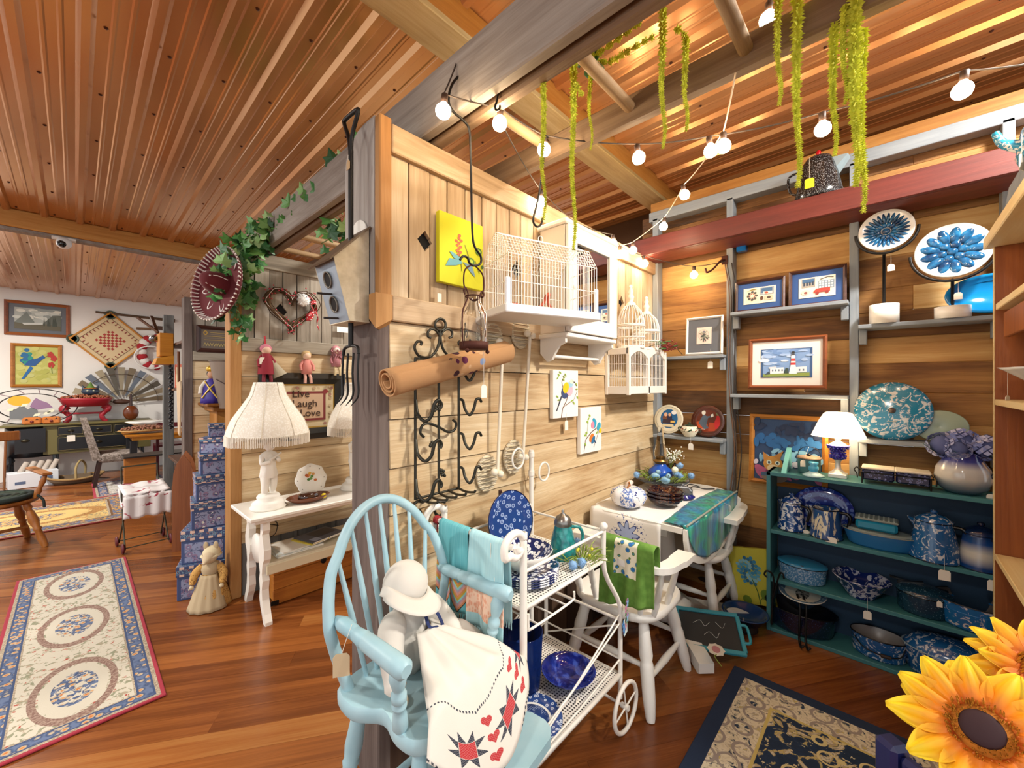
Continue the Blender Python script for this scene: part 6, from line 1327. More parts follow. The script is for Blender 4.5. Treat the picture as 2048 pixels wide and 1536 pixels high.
fbowl('smaller carved bowl with a fine-petalled blue flower on an iron stand',1772,459,1768,632,.115,[(.62,26,.07,.27),(.3,12,.09,.13)],rad(-8),.063,.105)
fbowl('larger carved bowl with a broad-petalled blue flower on an iron stand',1906,500,1905,628,.138,[(.60,13,.16,.32),(.28,6,.15,.17)],rad(-6),.066,.06)
p=pX(1955,590,3.08); t=thing('blue_casserole','bright blue oval baking dish standing behind the larger flower bowl','baking dish',(3.10,p.y-.05,1.836+.105),R=M.Rotation(RZ_B,4,'Z')@M.Rotation(rad(78),4,'X')); ob('dish',MB().lathe([(0,0),(.13,0),(.15,.03),(.165,.033),(.16,.037),(.14,.03),(.12,.006),(0,.006)],40,(0,0,0),1.0,.63),P('#1277b4',.1),t)
# marbled lid and pale dish on the lower ledge
p=pX(1784,822,3.10); t=thing('marbled_lid','large round turquoise marbled enamel lid leaning on the wall','lid',(3.10,p.y,1.191+.158),R=M.Rotation(RZ_B,4,'Z')@M.Rotation(rad(82),4,'X')); ob('lid_disc',MB().lathe([(.16,0),(.162,.004),(.14,.012),(.05,.02),(0,.022)],44),m_tqsw,t); ob('lid_back',MB().lathe([(0,.012),(.14,.004),(.16,0)],44),P('#d9d6d0',.3),t); ob('knob',MB().lathe([(.01,.02),(.012,.03),(.016,.036),(.012,.044),(0,.046)],16),P('#6a5a52',.3,.5),t); ob('rim_wear',MB().tube([(.161*cos(a*pi/22),.161*sin(a*pi/22),.002) for a in range(44)],.002,5,True),P('#5a4030',.6),t); ptag(t,(0,.0,.046),.0,w=.04,h=.045).location=(0,-.06,.02)
p=pX(1880,850,3.10); t=thing('pale_green_dish','pale green oval dish leaning on the wall behind the hydrangeas','dish',(3.12,p.y,1.191+.085),R=M.Rotation(RZ_B,4,'Z')@M.Rotation(rad(82),4,'X')); ob('dish',MB().lathe([(0,0),(.07,.0),(.105,.014),(.1,.018),(0,.006)],36,(0,0,0),1,.8),P('#9fae98',.25),t)
# blue glass block, wall hook, cords and outlet
p=pX(1481,493,3.1); t=thing('blue_glass_block','small bright blue glass block under the oxblood shelf','glass block',(3.14,p.y,p.z-.03)); ob('block',MB().box((0,0,.03),(.05,.06,.06),.004),P('#1c78d0',.1,0,Transmission_Weight=.3),t)
t=thing('coat_hook','rusty iron hook on the grey stud','hook',(3.105,.845,2.34)); ob('hook_arm',MB().tube(cat([(0,0,.03),(-.03,.02,.02),(-.05,.06,-.03),(-.06,.10,-.05),(-.06,.11,-.02)],4),.007,8),m_rust,t); ob('hook_plate',MB().box((.0,0,.03),(.01,.04,.06),.003),m_rust,t)
t=thing('power_cords','brown electric cords running down the grey stud to the outlet','cord',(3.10,.80,0)); 
for k,dy in enumerate((0,.012,-.03)): ob('cord',MB().tube(cat([(0,.03+dy,2.34),(-.004,dy,2.1),(.0,.01+dy,1.7),(-.003,-.005+dy,1.35),(-.004,-.02+dy,1.2),(-.002,-.03+dy,1.0),(-.004,dy,.70),(-.01,-.01,.62)],5),.004,6),P(['#4a3a30','#6a4a34','#2c2420'][k],.6),t)
t=thing('wall_outlet','two ivory electrical outlets with adapters on the grey stud','outlet',(3.10,.815,.57)); ob('cover_plate',MB().box((0,.0,.035),(.012,.115,.12),.004),P('#d8d0bc',.5),t); ob('adapter',MB().box((-.02,.0,.06),(.035,.105,.045),.004),P('#c9bfa8',.5),t); ob('adapter',MB().box((-.02,.0,.01),(.035,.105,.045),.004),P('#cfc6b0',.5),t); 
for y in(-.03,.0,.03):
    for z in(.06,.01): ob('socket_slot',MB().box((-.0385,y-.005,z),(.001,.003,.012)).box((-.0385,y+.007,z),(.001,.003,.012)),P('#2a2620',.6),t)
ob('plug',MB().box((-.055,.045,.055),(.035,.025,.025),.004),P('#1c1a18',.5),t)
# ================= POST END AND LAMP BOOTH =================
# galvanised birdhouse on the end board
g=G('galvanised_steel'); n=g.noise(g.obj(),22,4); g.S(Base_Color=g.ramp(n,[(.3,'#b9ab8e'),(.7,'#d8ccb2')]),Roughness=.45,Metallic=.35); m_galv=g.m
BH=thing('birdhouse','galvanised metal birdhouse with two round holes on the partition end','birdhouse',(.745,1.42,1.73))
W_=.16; sd_=[(0,0),(-.075,.0),(-.132,.215),(0,.35)]   # side outline: x, z
for y in(0,W_): ob('side_panel',MB(M.Translation((0,y,0))@M.Rotation(pi/2,4,'X')).prism(sd_,-.002,.002),m_galv,BH)
fr=MB().add([(-.075,0,0),(-.075,W_,0),(-.132,W_,.215),(-.132,0,.215),(-.071,0,0),(-.071,W_,0),(-.128,W_,.215),(-.128,0,.215)],[(0,1,2,3),(7,6,5,4),(0,4,5,1),(3,2,6,7),(0,3,7,4),(1,5,6,2)])
ob('front_panel',fr,P('#8f9aa6',.5,.3),BH)
ob('floor_panel',MB().box((-.037,W_/2,0),(.075,W_+.01,.006)),m_galv,BH)
ob('roof',MB().bar((.0,W_/2,.352),(-.15,W_/2,.20),W_+.03,.006,up=(0,0,1)),P('#6a5a48',.5,.4),BH)
ob('back_plate',MB(M.Translation((.0,W_/2,.33))@M.Rotation(pi/2,4,'Z')@M.Rotation(pi/2,4,'X')).prism([(.07*cos(a*pi/12),.07*sin(a*pi/12)) for a in range(13)],-.002,.002),P('#ece8de',.5),BH)
nx=V((-.215,0,-.057)).normalized()
for t_ in(.70,.30):
    c=V((-.075-.057*t_,W_/2,.215*t_)); R_=nx.to_track_quat('Z','Y').to_matrix().to_4x4()
    ob('entrance_ring',MB(M.Translation(c)@R_).lathe([(.029,.001),(.031,.006),(.026,.006),(.025,.001)],24),P('#6f6a60',.4,.5),BH); ob('entrance_hole',MB(M.Translation(c)@R_).lathe([(0,.002),(.026,.002)],24),P('#120c08',.9),BH)
    ob('perch',MB().cyl(c+V((.018,0,-.05)),c+V((-.04,0,-.055)),.004,n=8),P('#2c2420',.6),BH)
# garden fork hung on the post
GF=thing('garden_fork','black garden fork with D-shaped handle hung on the partition end','garden fork',(.70,1.47,1.42))
ob('d_handle',MB().tube(cat([(0,0,.92),(0,-.01,1.0),(0,-.055,1.065),(0,-.045,1.08),(0,.045,1.085),(0,.052,1.07),(0,.015,1.0),(0,0,.92)],4),.008,8),m_iron,GF)
ob('shaft',MB().tube([(0,0,.95),(0,0,.22)],.010,8),m_iron,GF); ob('cross_bar',MB().tube(cat([(0,-.062,.19),(0,-.05,.215),(0,0,.222),(0,.05,.215),(0,.062,.19)],4),.006,8),m_iron,GF)
for y in(-.062,-.022,.022,.062): ob('tine',MB().tube(cat([(0,y,.195),(-.004,y,.12),(-.002,y,.04),(-.03,y,.0)],4),[.0042]*8+[.004,.0035,.003,.002,.001],8),m_iron,GF)
ptag(GF,(-.01,0,.93),.02,rz=rad(-90),w=.025,h=.035,col=P('#b89a72',.8))
# heart wreath, bird and bow on the booth wall
m_twig=P('#5a4128',.85); HW=thing('heart_wreath','twig heart wreath with white bird and red polka-dot bow on the grey booth wall','wreath',pY(583,616,YC-.05))
def heartp(t,s): return V((s*.165*(16*sin(t)**3)/16,0,s*.165*(13*cos(t)-5*cos(2*t)-2*cos(3*t)-cos(4*t))/16*.95))
rr=random.Random(12)
for k in range(20):
    o_=[V((rr.gauss(0,.013),rr.gauss(0,.012),rr.gauss(0,.013))) for _ in range(13)]
    ob('twig_loop',MB().tube([heartp(2*pi*i/48,1.0)+o_[int(i/4)%12].lerp(o_[(int(i/4)+1)%12],(i%4)/4) for i in range(48)],.0035,5,True),P(['#5a4128','#6d5234','#46321f'][k%3],.85),HW)
mb=MB()
for k in range(70):
    t=rr.random()*6.28; mb.sph(heartp(t,1.02)+V((rr.gauss(0,.02),-.02,rr.gauss(0,.02))),.006,6,4)
ob('berries',mb,P('#c04450',.5),HW,kind='stuff'); ob('white_vine',MB().tube([heartp(2*pi*i/60,1.05+.05*sin(i*.9))+V((0,-.02,0)) for i in range(60)],.002,5,True),P('#ddd2cc',.7),HW)
bd_=MB().sph((.075,-.03,.065),.042,14,10,(1,.8,1.1)); 
for k in range(160):
    d_=V((rr.gauss(0,1),rr.gauss(0,1),rr.gauss(0,1))).normalized(); e=d_.orthogonal().normalized()*.004; b_=V((.075,-.03,.065))+d_*.036; bd_.add([b_+e,b_-e,b_+d_*.018],[(0,1,2)])
ob('white_bird',bd_,P('#efeeea',.9),HW); ob('bird_eye',MB().sph((.085,-.068,.085),.004,6,4),P('#111111',.3),HW)
g=G('red_polka_dot'); v=g.n('TexVoronoi',{'Vector':g.obj(),'Scale':75.0,'Randomness':.2}).outputs['Distance']; g.S(Base_Color=g.mix(g.ma('LESS_THAN',v,.28),'#b01c24','#f2e6e4'),Roughness=.6)
for pts,wd in(([(.155,-.03,-.01),(.12,-.05,.04),(.16,-.05,.055),(.17,-.04,.01),(.155,-.03,-.01)],.03),([(.155,-.03,-.01),(.11,-.05,-.045),(.09,-.04,-.075),(.13,-.05,-.065),(.155,-.03,-.015)],.03),([(.16,-.03,-.01),(.18,-.04,-.05),(.17,-.04,-.1),(.185,-.045,-.15)],.03)):
    pp=cat(pts,6); ob('bow_loop',MB().grid(lambda u,w_:pp[min(len(pp)-1,int(u*(len(pp)-1)))]+V((0,(w_-.5)*.01,(w_-.5)*wd)),len(pp)-1,2,True,.002),g.m,HW)
# three dolls on the picture frame
def hdoll(label,px,py,body,hair,skin,leg,s,cone=False):
    t=thing('small_doll',label,'doll',pY(px,py,YC-.045),group='small dolls on the black picture frame')
    if cone: ob('body',MB().lathe([(.04*s,-.06*s),(.035*s,.0),(.02*s,.05*s),(.012*s,.07*s)],16),P(body,.8),t)
    else: ob('body',MB().lathe([(.001,-.045*s),(.03*s,-.04*s),(.027*s,.01*s),(.018*s,.045*s),(.01*s,.05*s)],16),P(body,.8),t)
    ob('head',MB().sph((0,-.004,.07*s),.024*s,12,8),P(skin,.7),t); ob('hair',MB().sph((0,.004,.078*s),.027*s,12,8,(1.1,.9,.95)),P(hair,.9),t)
    for q in(-1,1): ob('arm',MB().tube([(q*.02*s,0,.04*s),(q*.038*s,-.01,.01*s),(q*.036*s,-.02,-.02*s)],.008*s,8),P(body,.8),t); ob('leg',MB().tube([(q*.012*s,-.01,-.04*s),(q*.016*s,-.03,-.065*s),(q*.018*s,-.032,-.10*s)],.009*s,8),P(leg,.8),t)
    return t
t=hdoll('small doll in red with pink hair hanging from a red ribbon',532,727,'#8a1c2c','#c87888','#e0b8a0','#7a2030',1.35,True); ob('ribbon',MB().bar((0,0,.09),(0,.03,.20),.012,.003,up=(0,1,0)),P('#b01828',.6),t); ptag(t,(-.03,-.03,.07),.03,w=.04,h=.05)
ob('burlap_cone',MB().cyl((.03,.0,.03),(.09,-.01,-.09),.012,.05,14),P('#b0a48c',.9),t)
hdoll('small doll in salmon pink dress seated on the black frame',613,735,'#d88a80','#c9a878','#ecc8ac','#dca898',1.25)
t=hdoll('small rag doll with pink ruffled yarn dress',672,722,'#b87a82','#c98a90','#e8d8cc','#c8b48c',1.2); mb=MB()
for k in range(130): a=rr.random()*6.28; mb.tube([(0.01*cos(a),.01*sin(a),.06),(.045*cos(a),.03*sin(a)-.01,.04+rr.uniform(-.02,.05))],.003,4,cap=False)
ob('yarn_ruffle',mb,P('#c48a90',.9),t,kind='stuff')
# black framed sign
a=pY(517,745,YC-.03);b=pY(516,888,YC-.03);c=pY(690,738,YC-.03)
SG=thing('framed_sign','black framed sign reading Live Laugh Love behind the fringed lamps','sign',((a.x+c.x)/2,YC-.012,(a.z+b.z)/2)); fw_s=c.x-a.x; fh_s=a.z-b.z
frame(SG,fw_s,fh_s,.085,.035,P('#15130f',.35),'#c9b890',.0,'#c2a577')
frame_g=MB(); iw,ih=fw_s-.17,fh_s-.17
A=Art(iw,ih,-.0105); A.poly([(0,0),(1,0),(1,1),(0,1)],'#b8923c'); A.poly([(.025,.03),(.975,.03),(.975,.97),(.025,.97)],'#d2c09a')
for k in range(50):
    q=rr.random(); s_=rr.randrange(4); x,z=((q,.09),(q,.91),(.08,q),(.92,q))[s_]; A.ell(min(.95,max(.05,x)),min(.94,max(.06,z)),.03,.03,rr.choice(['#b89a78','#a87a6a','#c4ac88','#9c8a68']),rr.random()*3)
A.poly([(.16,.17),(.84,.17),(.84,.83),(.16,.83)],'#7a2c2c'); A.poly([(.2,.22),(.8,.22),(.8,.78),(.2,.78)],'#c8a78a'); A.ell(.84,.83,.045,.05,'#8a3030'); A.done(SG)
def text(par,s,loc,size,col,rot=(pi/2,0,0),name='lettering'):
    cu=bpy.data.curves.new(name,'FONT'); cu.body=s; cu.size=size; cu.extrude=.0006; cu.align_x='CENTER'; o=bpy.data.objects.new(name,cu); COL.objects.link(o); bpy.context.view_layer.update()
    me=bpy.data.meshes.new_from_object(o.evaluated_get(bpy.context.evaluated_depsgraph_get())); bpy.data.objects.remove(o); me.materials.clear(); me.materials.append(P(col,.6)); q=bpy.data.objects.new(name,me); COL.objects.link(q); q.parent=par; q.location=loc; q.rotation_euler=rot; return q
for s_,x,z in(('Live',-.03,.07),('Laugh',.0,-.005),('Love',.04,-.08)): text(SG,s_,(x,-.0205,z),.08,'#3a2418')
# cast-iron white console table
m_ci=P('#efeae0',.4); CT=thing('console_table','white cast-iron console table with lower shelf in the lamp booth','table',(.72,2.82,0)); tw,td,th=1.05,.46,.68
ob('table_top',MB().box((tw/2,td/2,th-.012),(tw,td,.024),.005),m_ci,CT); ob('top_moulding',MB().box((tw/2,td/2,th-.036),(tw-.05,td-.05,.024),.006),m_ci,CT)
ob('lower_shelf',MB().box((tw/2,td/2,.355),(tw-.22,td-.1,.02),.003),P('#d8cdb4',.5),CT); ob('shelf_rail',MB().box((tw/2,.05,.325),(tw-.2,.02,.06),.003),P('#d2c6a8',.5),CT)
for x in(.10,tw-.10):
    for y,s in((.10,-1),(td-.10,1)):
        pl=[(0,.63),(.05,.63),(.055,.58),(.035,.55),(.05,.52),(.075,.46),(.07,.40),(.045,.37),(.03,.30),(.045,.26),(.03,.20),(.04,.14),(.075,.06),(.10,.02),(.10,0),(.055,0),(.03,.05),(0,.09),(-.02,.14),(-.01,.2),(-.025,.26),(-.01,.30),(-.035,.37),(-.04,.42),(-.01,.46),(-.02,.52),(-.0,.56)]
        mb=MB(M.Translation((x,y,0))@M.Rotation(s*pi/2,4,'Z')@M.Rotation(pi/2,4,'X')); mb.prism(pl,-.02,.02); ob('leg',mb,m_ci,CT)
    ob('end_scroll',MB(M.Translation((x,td/2,.42))@M.Rotation(pi/2,4,'Z')@M.Rotation(pi/2,4,'X')).lathe([(.0,-.012),(.09,-.012),(.095,0),(.09,.012),(0,.012)],20),m_ci,CT)
# cherub lamps with fringed shades
g=G('cream_lace_fabric'); v=g.vor(g.obj(),90,'Distance','F1'); g.S(Base_Color=g.ramp(v,[(.1,'#fbf7ee'),(.6,'#e9e1d2')]),Roughness=.9,Subsurface_Weight=0).bump(v,.3,.002); m_lace=g.m
m_pl=G('cream_plaster'); m_pl.S(Base_Color='#f3eee4',Roughness=.55); m_pl=m_pl.m
def cherub(label,x,y,r0,rz):
    t=thing('cherub_lamp',label,'table lamp',(x,y,.681),rz,'cherub lamps on the console table')
    ob('plinth',MB().lathe([(0,0),(.105,0),(.108,.012),(.095,.022),(.098,.035),(.08,.05),(.065,.058),(.07,.075),(.06,.09),(0,.095)],28),m_pl,t)
    bm_=bpy.data.meshes.new('figure'); vs=[(0,0,.245),(0,0,.30),(0,-.004,.355),(0,-.005,.385),(-.045,0,.345),(-.065,-.02,.295),(-.02,-.055,.315),(.045,0,.345),(.068,-.015,.30),(.025,-.055,.325),(-.024,0,.225),(-.03,-.012,.16),(-.028,.0,.09),(-.032,-.03,.085),(.024,0,.225),(.03,-.006,.16),(.032,.005,.09),(.038,-.025,.085)]
    ed=[(0,1),(1,2),(2,3),(2,4),(4,5),(5,6),(2,7),(7,8),(8,9),(0,10),(10,11),(11,12),(12,13),(0,14),(14,15),(15,16),(16,17)]; rad_=[.042,.036,.034,.017,.019,.015,.012,.019,.015,.012,.034,.027,.020,.014,.034,.027,.020,.014]
    bm_.from_pydata(vs,ed,[]); o=bpy.data.objects.new('figure',bm_); COL.objects.link(o); md=o.modifiers.new('s','SKIN'); 
    for i,sv in enumerate(bm_.skin_vertices[0].data): sv.radius=(rad_[i],rad_[i]); sv.use_root=(i==0)
    s2=o.modifiers.new('d','SUBSURF'); s2.levels=2; s2.render_levels=2; bpy.context.view_layer.update(); me=bpy.data.meshes.new_from_object(o.evaluated_get(bpy.context.evaluated_depsgraph_get())); bpy.data.objects.remove(o)
    me.materials.clear(); me.materials.append(m_pl)
    for p_ in me.polygons: p_.use_smooth=True
    q=bpy.data.objects.new('figure',me); COL.objects.link(q); q.parent=t
    hd=ob('head',MB().sph((0,-.012,.415),.036,16,12,(.95,1,1.12)).sph((0,-.05,.412),.007,8,6).sph((-.014,-.042,.42),.006,8,5).sph((.014,-.042,.42),.006,8,5).sph((0,-.045,.398),.008,8,5,(1.4,.7,.5)),m_pl,t)
    ob('hat',MB(M.Translation((0,-.005,.435))@M.Rotation(rad(-14),4,'X')).lathe([(.03,.03),(.036,.012),(.058,.0),(.066,-.008),(.06,-.012),(.03,-.004),(0,.04)],24,mod=lambda a,z:1+.06*sin(5*a)),m_pl,hd)
    ob('smock',MB().lathe([(.05,.20),(.058,.215),(.046,.26),(.042,.31),(.04,.345),(.02,.365)],24,(0,-.002,0),1,.8,mod=lambda a,z:1+.06*sin(7*a)),m_pl,t)
    ob('flute',MB().cyl((-.03,-.06,.325),(.05,-.055,.36),.006,n=10),m_pl,t)
    ob('lamp_stem',MB().cyl((0,.01,.44),(0,.01,.56),.007),P('#b08a3c',.3,.8),t)
    R=r0; H0=.485; sh=[(R,H0),(R*.97,H0+.03),(R*.86,H0+.10),(R*.62,H0+.19),(R*.44,H0+.26),(R*.36,H0+.33),(R*.34,H0+.345)]
    sc_=lambda a,z:1+.035*abs(cos(4*a))
    s_=ob('shade',MB().lathe(sh+[(q*.98,z) for q,z in sh[::-1]],48,mod=sc_),m_lace,t)
    for k in range(8):
        a=k*pi/4; ob('shade_rib',MB().tube([(q*1.04*cos(a),q*1.04*sin(a),z) for q,z in sh],.003,5),P('#e2d8c6',.8),s_)
    mb=MB()
    for k in range(150):
        a=2*pi*k/150; q=R*sc_(a,0); mb.tube([(q*cos(a),q*sin(a),H0+.006),(q*1.005*cos(a),q*1.005*sin(a),H0-.055-.008*rr.random())],.0026,4,cap=False)
    ob('fringe',mb,P('#efe8da',.9),s_,kind='stuff')
    return t
cherub('cherub figure lamp with large cream fringed shade on the console table',.875,3.02,.235,rad(20))
t=cherub('cherub figure lamp half hidden behind the post',1.50,3.08,.19,rad(20)); ptag(t,(-.03,-.05,.38),.02,w=.035,h=.03)
pt=pY(621,945,3.16); t=thing('pierced_plate','white pierced plate painted with orange flowers on an easel','plate',(pt.x,3.16,.681+.11),R=M.Rotation(rad(76),4,'X')); ob('dish',MB().lathe([(0,0),(.07,0),(.112,.014),(.11,.018),(.068,.006),(0,.006)],40,mod=lambda a,z:1+.04*cos(8*a)),P('#f3f0ea',.15),t)
A=Art(.2,.2,0); A.mb.M=M.Translation((0,0,.0066))@M.Rotation(-pi/2,4,'X')
for x,z,c in((.4,.62,'#c8703c'),(.44,.66,'#d88a50'),(.36,.66,'#b85a30'),(.55,.6,'#5a8a48'),(.5,.52,'#6a9a50'),(.6,.68,'#d8a060'),(.66,.45,'#c8703c'),(.48,.72,'#e0b040'),(.42,.5,'#4a7a40')): A.ell(x,z,.06,.05,c)
A.done(t,r=.2)
for k in range(16): a=k*pi/8; ob('pierced_hole',MB().sph((.096*cos(a),.096*sin(a),.012),.006,8,4,(1,1,.3)),P('#8a8478',.6),t)
p=pY(617,988,2.98); t=thing('ceramic_hat','brown glazed ceramic hat dish with yellow flower on the console table','dish',(p.x,2.98,.681)); ob('brim',MB().lathe([(0,.0),(.08,.0),(.125,.035),(.12,.04),(.075,.008),(0,.008)],36,(0,0,0),1.15,.75),P('#6a3a24',.15),t); ob('crown',MB().lathe([(.06,.006),(.064,.02),(.058,.05),(.05,.058),(0,.06)],28,(0,0,0),1.1,.85),P('#3c1c10',.1,0,Coat_Weight=.5),t); ob('yellow_flower',MB().sph((.085,-.05,.03),.018,10,6),P('#e6c81c',.6),t); ob('white_band',MB().lathe([(.066,.006),(.07,.012),(.066,.018)],28,(0,0,0),1.1,.85),P('#d8cfc0',.3),t)
# magazines on the lower shelf
for k,(w_,h_,col,rz,off) in enumerate(((.30,.24,'#dfe3e0',.05,0),(.29,.23,'#cfd6d4',-.05,.01),(.28,.22,'#e8e4da',.1,.02),(.27,.21,'#d8c24a',.32,.16),(.26,.21,'#4a4e58',.28,.17))):
    t=thing('magazine',['pale grey magazine at the bottom of the pile on the console shelf','bluish magazine second from the bottom of the pile','cream booklet in the middle of the console shelf pile','magazine with yellow spine near the top of the pile','dark-covered magazine on top of the console shelf pile'][k],'magazine',(1.04+off,3.03,.3665+k*.009),rz,'magazines on the console shelf')
    ob('pages',MB().box((0,0,.0035),(w_-.004,h_-.004,.0065)),P('#efebe2',.8),t); ob('cover',MB().box((0,0,.0075),(w_,h_,.001)).box((-w_/2,0,.004),(.001,h_,.008)).box((0,-h_/2,.004),(w_*.02,.001,.008)),P(col,.4),t)
    if k==4: ob('cover_photo',MB().box((-.08,-.06,.0085),(.06,.06,.0006)),P('#8a90a0',.4),t); ob('cover_photo',MB().box((.03,.02,.0085),(.16,.12,.0006)),P('#2c2c30',.4),t)
# wooden trunk under the table
m_tr=wood('amber_pine_trunk',[(0,'#5a2c0c'),(.4,'#9a5a22'),(.7,'#b8742f'),(1,'#d09448')],0,'obj',r=.4); TR=thing('pine_chest','amber pine trunk with black iron hasp under the console table','trunk',(1.22,3.15,0)); 
for k in range(3): ob('side_board',MB().box((0,-.10,.055+k*.1),(.62,.02,.098),.003),m_tr,TR)
ob('body',MB().box((0,.02,.16),(.60,.22,.28)),m_tr,TR); ob('lid',MB().box((0,0,.325),(.64,.27,.035),.005),m_tr,TR)
ob('hasp',MB().box((.02,-.115,.255),(.035,.008,.05),.003).sph((.02,-.118,.215),.022,12,8,(1,.4,1.3)),m_iron,TR)
for x in(-.3,.3): ob('iron_corner',MB().box((x,-.108,.02),(.05,.008,.03),.002),m_iron,TR)
# wound cord beside the table leg
t=thing('lamp_cord','thin black lamp cord looped behind the console leg','cord',(.96,3.26,.40)); ob('cord_loop',MB().tube(cat([(-.05,0,.08),(.0,0,.12),(.04,0,.09),(.03,0,.02),(-.02,0,.0),(-.06,0,.03),(-.02,0,.09),(.05,0,.07)],5),.003,5),m_iron,t)
# maroon sombrero on the booth post
g=G('maroon_velvet'); g.S(Base_Color='#5c0a16',Roughness=.8,Sheen_Weight=.1); m_mar=g.m
SB=thing('sombrero','maroon velvet sombrero with white braid hung on the booth post','hat',pY(446,572,YC-.10),R=M.Rotation(rad(-62),4,'Z')@M.Rotation(rad(80),4,'X'))
ob('brim',MB().lathe([(.05,.0),(.12,-.005),(.17,.0),(.20,.03),(.205,.055),(.20,.055),(.19,.03),(.165,.008),(.05,.006)],40,(0,0,0),.95,1.25),m_mar,SB); ob('crown',MB().lathe([(.075,.0),(.07,.06),(.05,.12),(.02,.15),(0,.155)],28,(0,0,0),1,1.05),m_mar,SB)
mb=MB()
for k in range(54): a=2*pi*k/54; mb.tube([(.185*.95*cos(a),.185*1.25*sin(a),.02),(.206*.95*cos(a),.206*1.25*sin(a),.06)],.006,5)
ob('braid_edge',mb,P('#e8e0da',.7),SB,kind='stuff')
for k in range(8):
    a=k*pi/4+.2; ob('embroidery',MB().tube(cat([(.09*cos(a),.1*sin(a),.002),(.13*cos(a+.15),.15*sin(a+.15),.004),(.16*cos(a),.19*sin(a),.008),(.12*cos(a-.15),.14*sin(a-.15),.004)],5),.004,5),P('#e4dcd8',.6),SB)
for k in range(5):
    a=k*1.25+.3; ob('crown_embroidery',MB().tube([(.074*cos(a),.078*sin(a),.03),(.06*cos(a+.15),.063*sin(a+.15),.09),(.04*cos(a),.042*sin(a),.13)],.004,5),P('#e4dcd8',.6),SB)
# framed quote, paper note, on the post
t=thing('paper_note','small white paper note pinned beside the fork','note',pY(686,660,YC-.03)); ob('sheet',MB().box((0,0,0),(.10,.001,.045)),P('#f1eeea',.8),t)
# ================= FAR BOOTH, AISLE AND BACK WALL =================
# nest of floral keepsake boxes
def boxmat(name,hue):
    g=G(name); v=g.obj(); X,Y,Z=g.xyz(v); return g
g=G('floral_box_paper'); tc=g.n('TexCoord'); v=tc.outputs['Object']; X,Y,Z=g.xyz(v); vc=g.n('TexVoronoi',{'Vector':v,'Scale':22.0}).outputs
fl=g.ramp(vc['Distance'],[(0,'#e8e6da'),(.16,'#d9d6cc'),(.24,'#6f7aa8'),(.34,'#8a6a86'),(.5,'#8b93b4')]); st=g.noise(v,30,2,.5,2)
g.S(Base_Color=g.mix(g.ma('GREATER_THAN',st,.57),fl,'#4a5478'),Roughness=.5); m_bxp=g.m
m_bxb=P('#3d4f7c',.5); g=G('box_lid_trim'); v=g.obj(); ck=g.n('TexChecker',{'Vector':v,'Scale':38.0,'Color1':C('#d8b8a8'),'Color2':C('#3c4a74')}).outputs[0]; g.S(Base_Color=ck,Roughness=.5); m_bxt=g.m
g=G('box_lid_vine'); g.S(Base_Color=g.ramp(g.noise(g.obj(),40,2,.5,1.5),[(.42,'#3c4a74'),(.5,'#6f94a8'),(.6,'#7a3040')],'CONSTANT'),Roughness=.5); m_bxv=g.m
z=0; names=['largest floral keepsake box at the bottom of the tall stack','second floral keepsake box from the bottom of the stack','third floral keepsake box from the bottom of the stack','middle floral keepsake box of the tall stack','third floral keepsake box from the top of the stack','second smallest floral keepsake box near the top of the stack','smallest floral keepsake box on top of the tall stack']
for k,(s,h,rz,cx,cy) in enumerate(((.30,.235,-17,.66,3.69),(.27,.235,-22,.675,3.69),(.245,.195,-8,.69,3.68),(.225,.18,-5,.70,3.68),(.20,.15,-6,.715,3.68),(.165,.115,-30,.72,3.68),(.12,.095,-8,.73,3.68))):
    t=thing('keepsake_box',names[k],'box',(cx,cy,z),rad(rz),'nest of floral keepsake boxes'); lh=h*.3
    ob('body',MB().box((0,0,(h-lh)/2),(s-.008,s-.008,h-lh),.003),m_bxb,t); ld=ob('lid',MB().box((0,0,h-lh/2),(s,s,lh),.003),m_bxv,t)
    for sx,sy,a,b in((0,-1,s,.002),(-1,0,.002,s)):
        ob('lid_trim',MB().box((sx*s/2,sy*s/2,h-lh*.16),(a*.99 if a>.01 else .003,b*.99 if b>.01 else .003,lh*.26)).box((sx*s/2,sy*s/2,h-lh*.86),(a*.99 if a>.01 else .003,b*.99 if b>.01 else .003,lh*.22)),m_bxt,ld)
        w_=s*.82
        ob('floral_panel',MB().box((sx*(s/2-.004),sy*(s/2-.004),(h-lh)*.48),(w_ if sx==0 else .003,w_ if sy==0 else .003,(h-lh)*.8)),m_bxp,t)
    z+=h
# mouse doll in apron beside the boxes
BD=thing('mouse_doll','tan cloth mouse doll in bonnet and apron standing before the keepsake boxes','doll',(.63,3.38,0),rad(-35))
m_tan=P('#b8a382',.9); g=G('calico_print'); g.S(Base_Color=g.ramp(g.vor(g.obj(),110),[(.25,'#8a5a24'),(.45,'#c89a54')]),Roughness=.9); m_cal=g.m
ob('skirt',MB().lathe([(0,0),(.115,0),(.118,.01),(.10,.09),(.07,.17),(.045,.22)],36,mod=lambda a,z:1+.05*sin(11*a)*(1-z*4)),m_cal,BD)
ob('apron',MB().grid(lambda u,v:((.130-.075*v)*cos(-pi/2+(u-.5)*2.3),(.130-.075*v)*1.02*sin(-pi/2+(u-.5)*2.3)*(1+.04*sin(u*30)),.005+.215*v),20,10,True,.003),m_tan,BD)
ob('bodice',MB().lathe([(.045,.215),(.055,.25),(.045,.285),(.02,.30)],20),m_tan,BD); ob('head',MB().sph((0,-.01,.33),.048,16,12,(.9,1.15,.9)).cyl((0,-.05,.325),(0,-.095,.312),.028,.006,12),P('#c9b494',.9),BD)
ob('bonnet',MB().sph((0,.012,.352),.052,16,10,(1,1,.85)).lathe([(.05,.345),(.062,.338),(.058,.332)],24,(0,.005,0)),P('#d8c8a4',.9),BD)
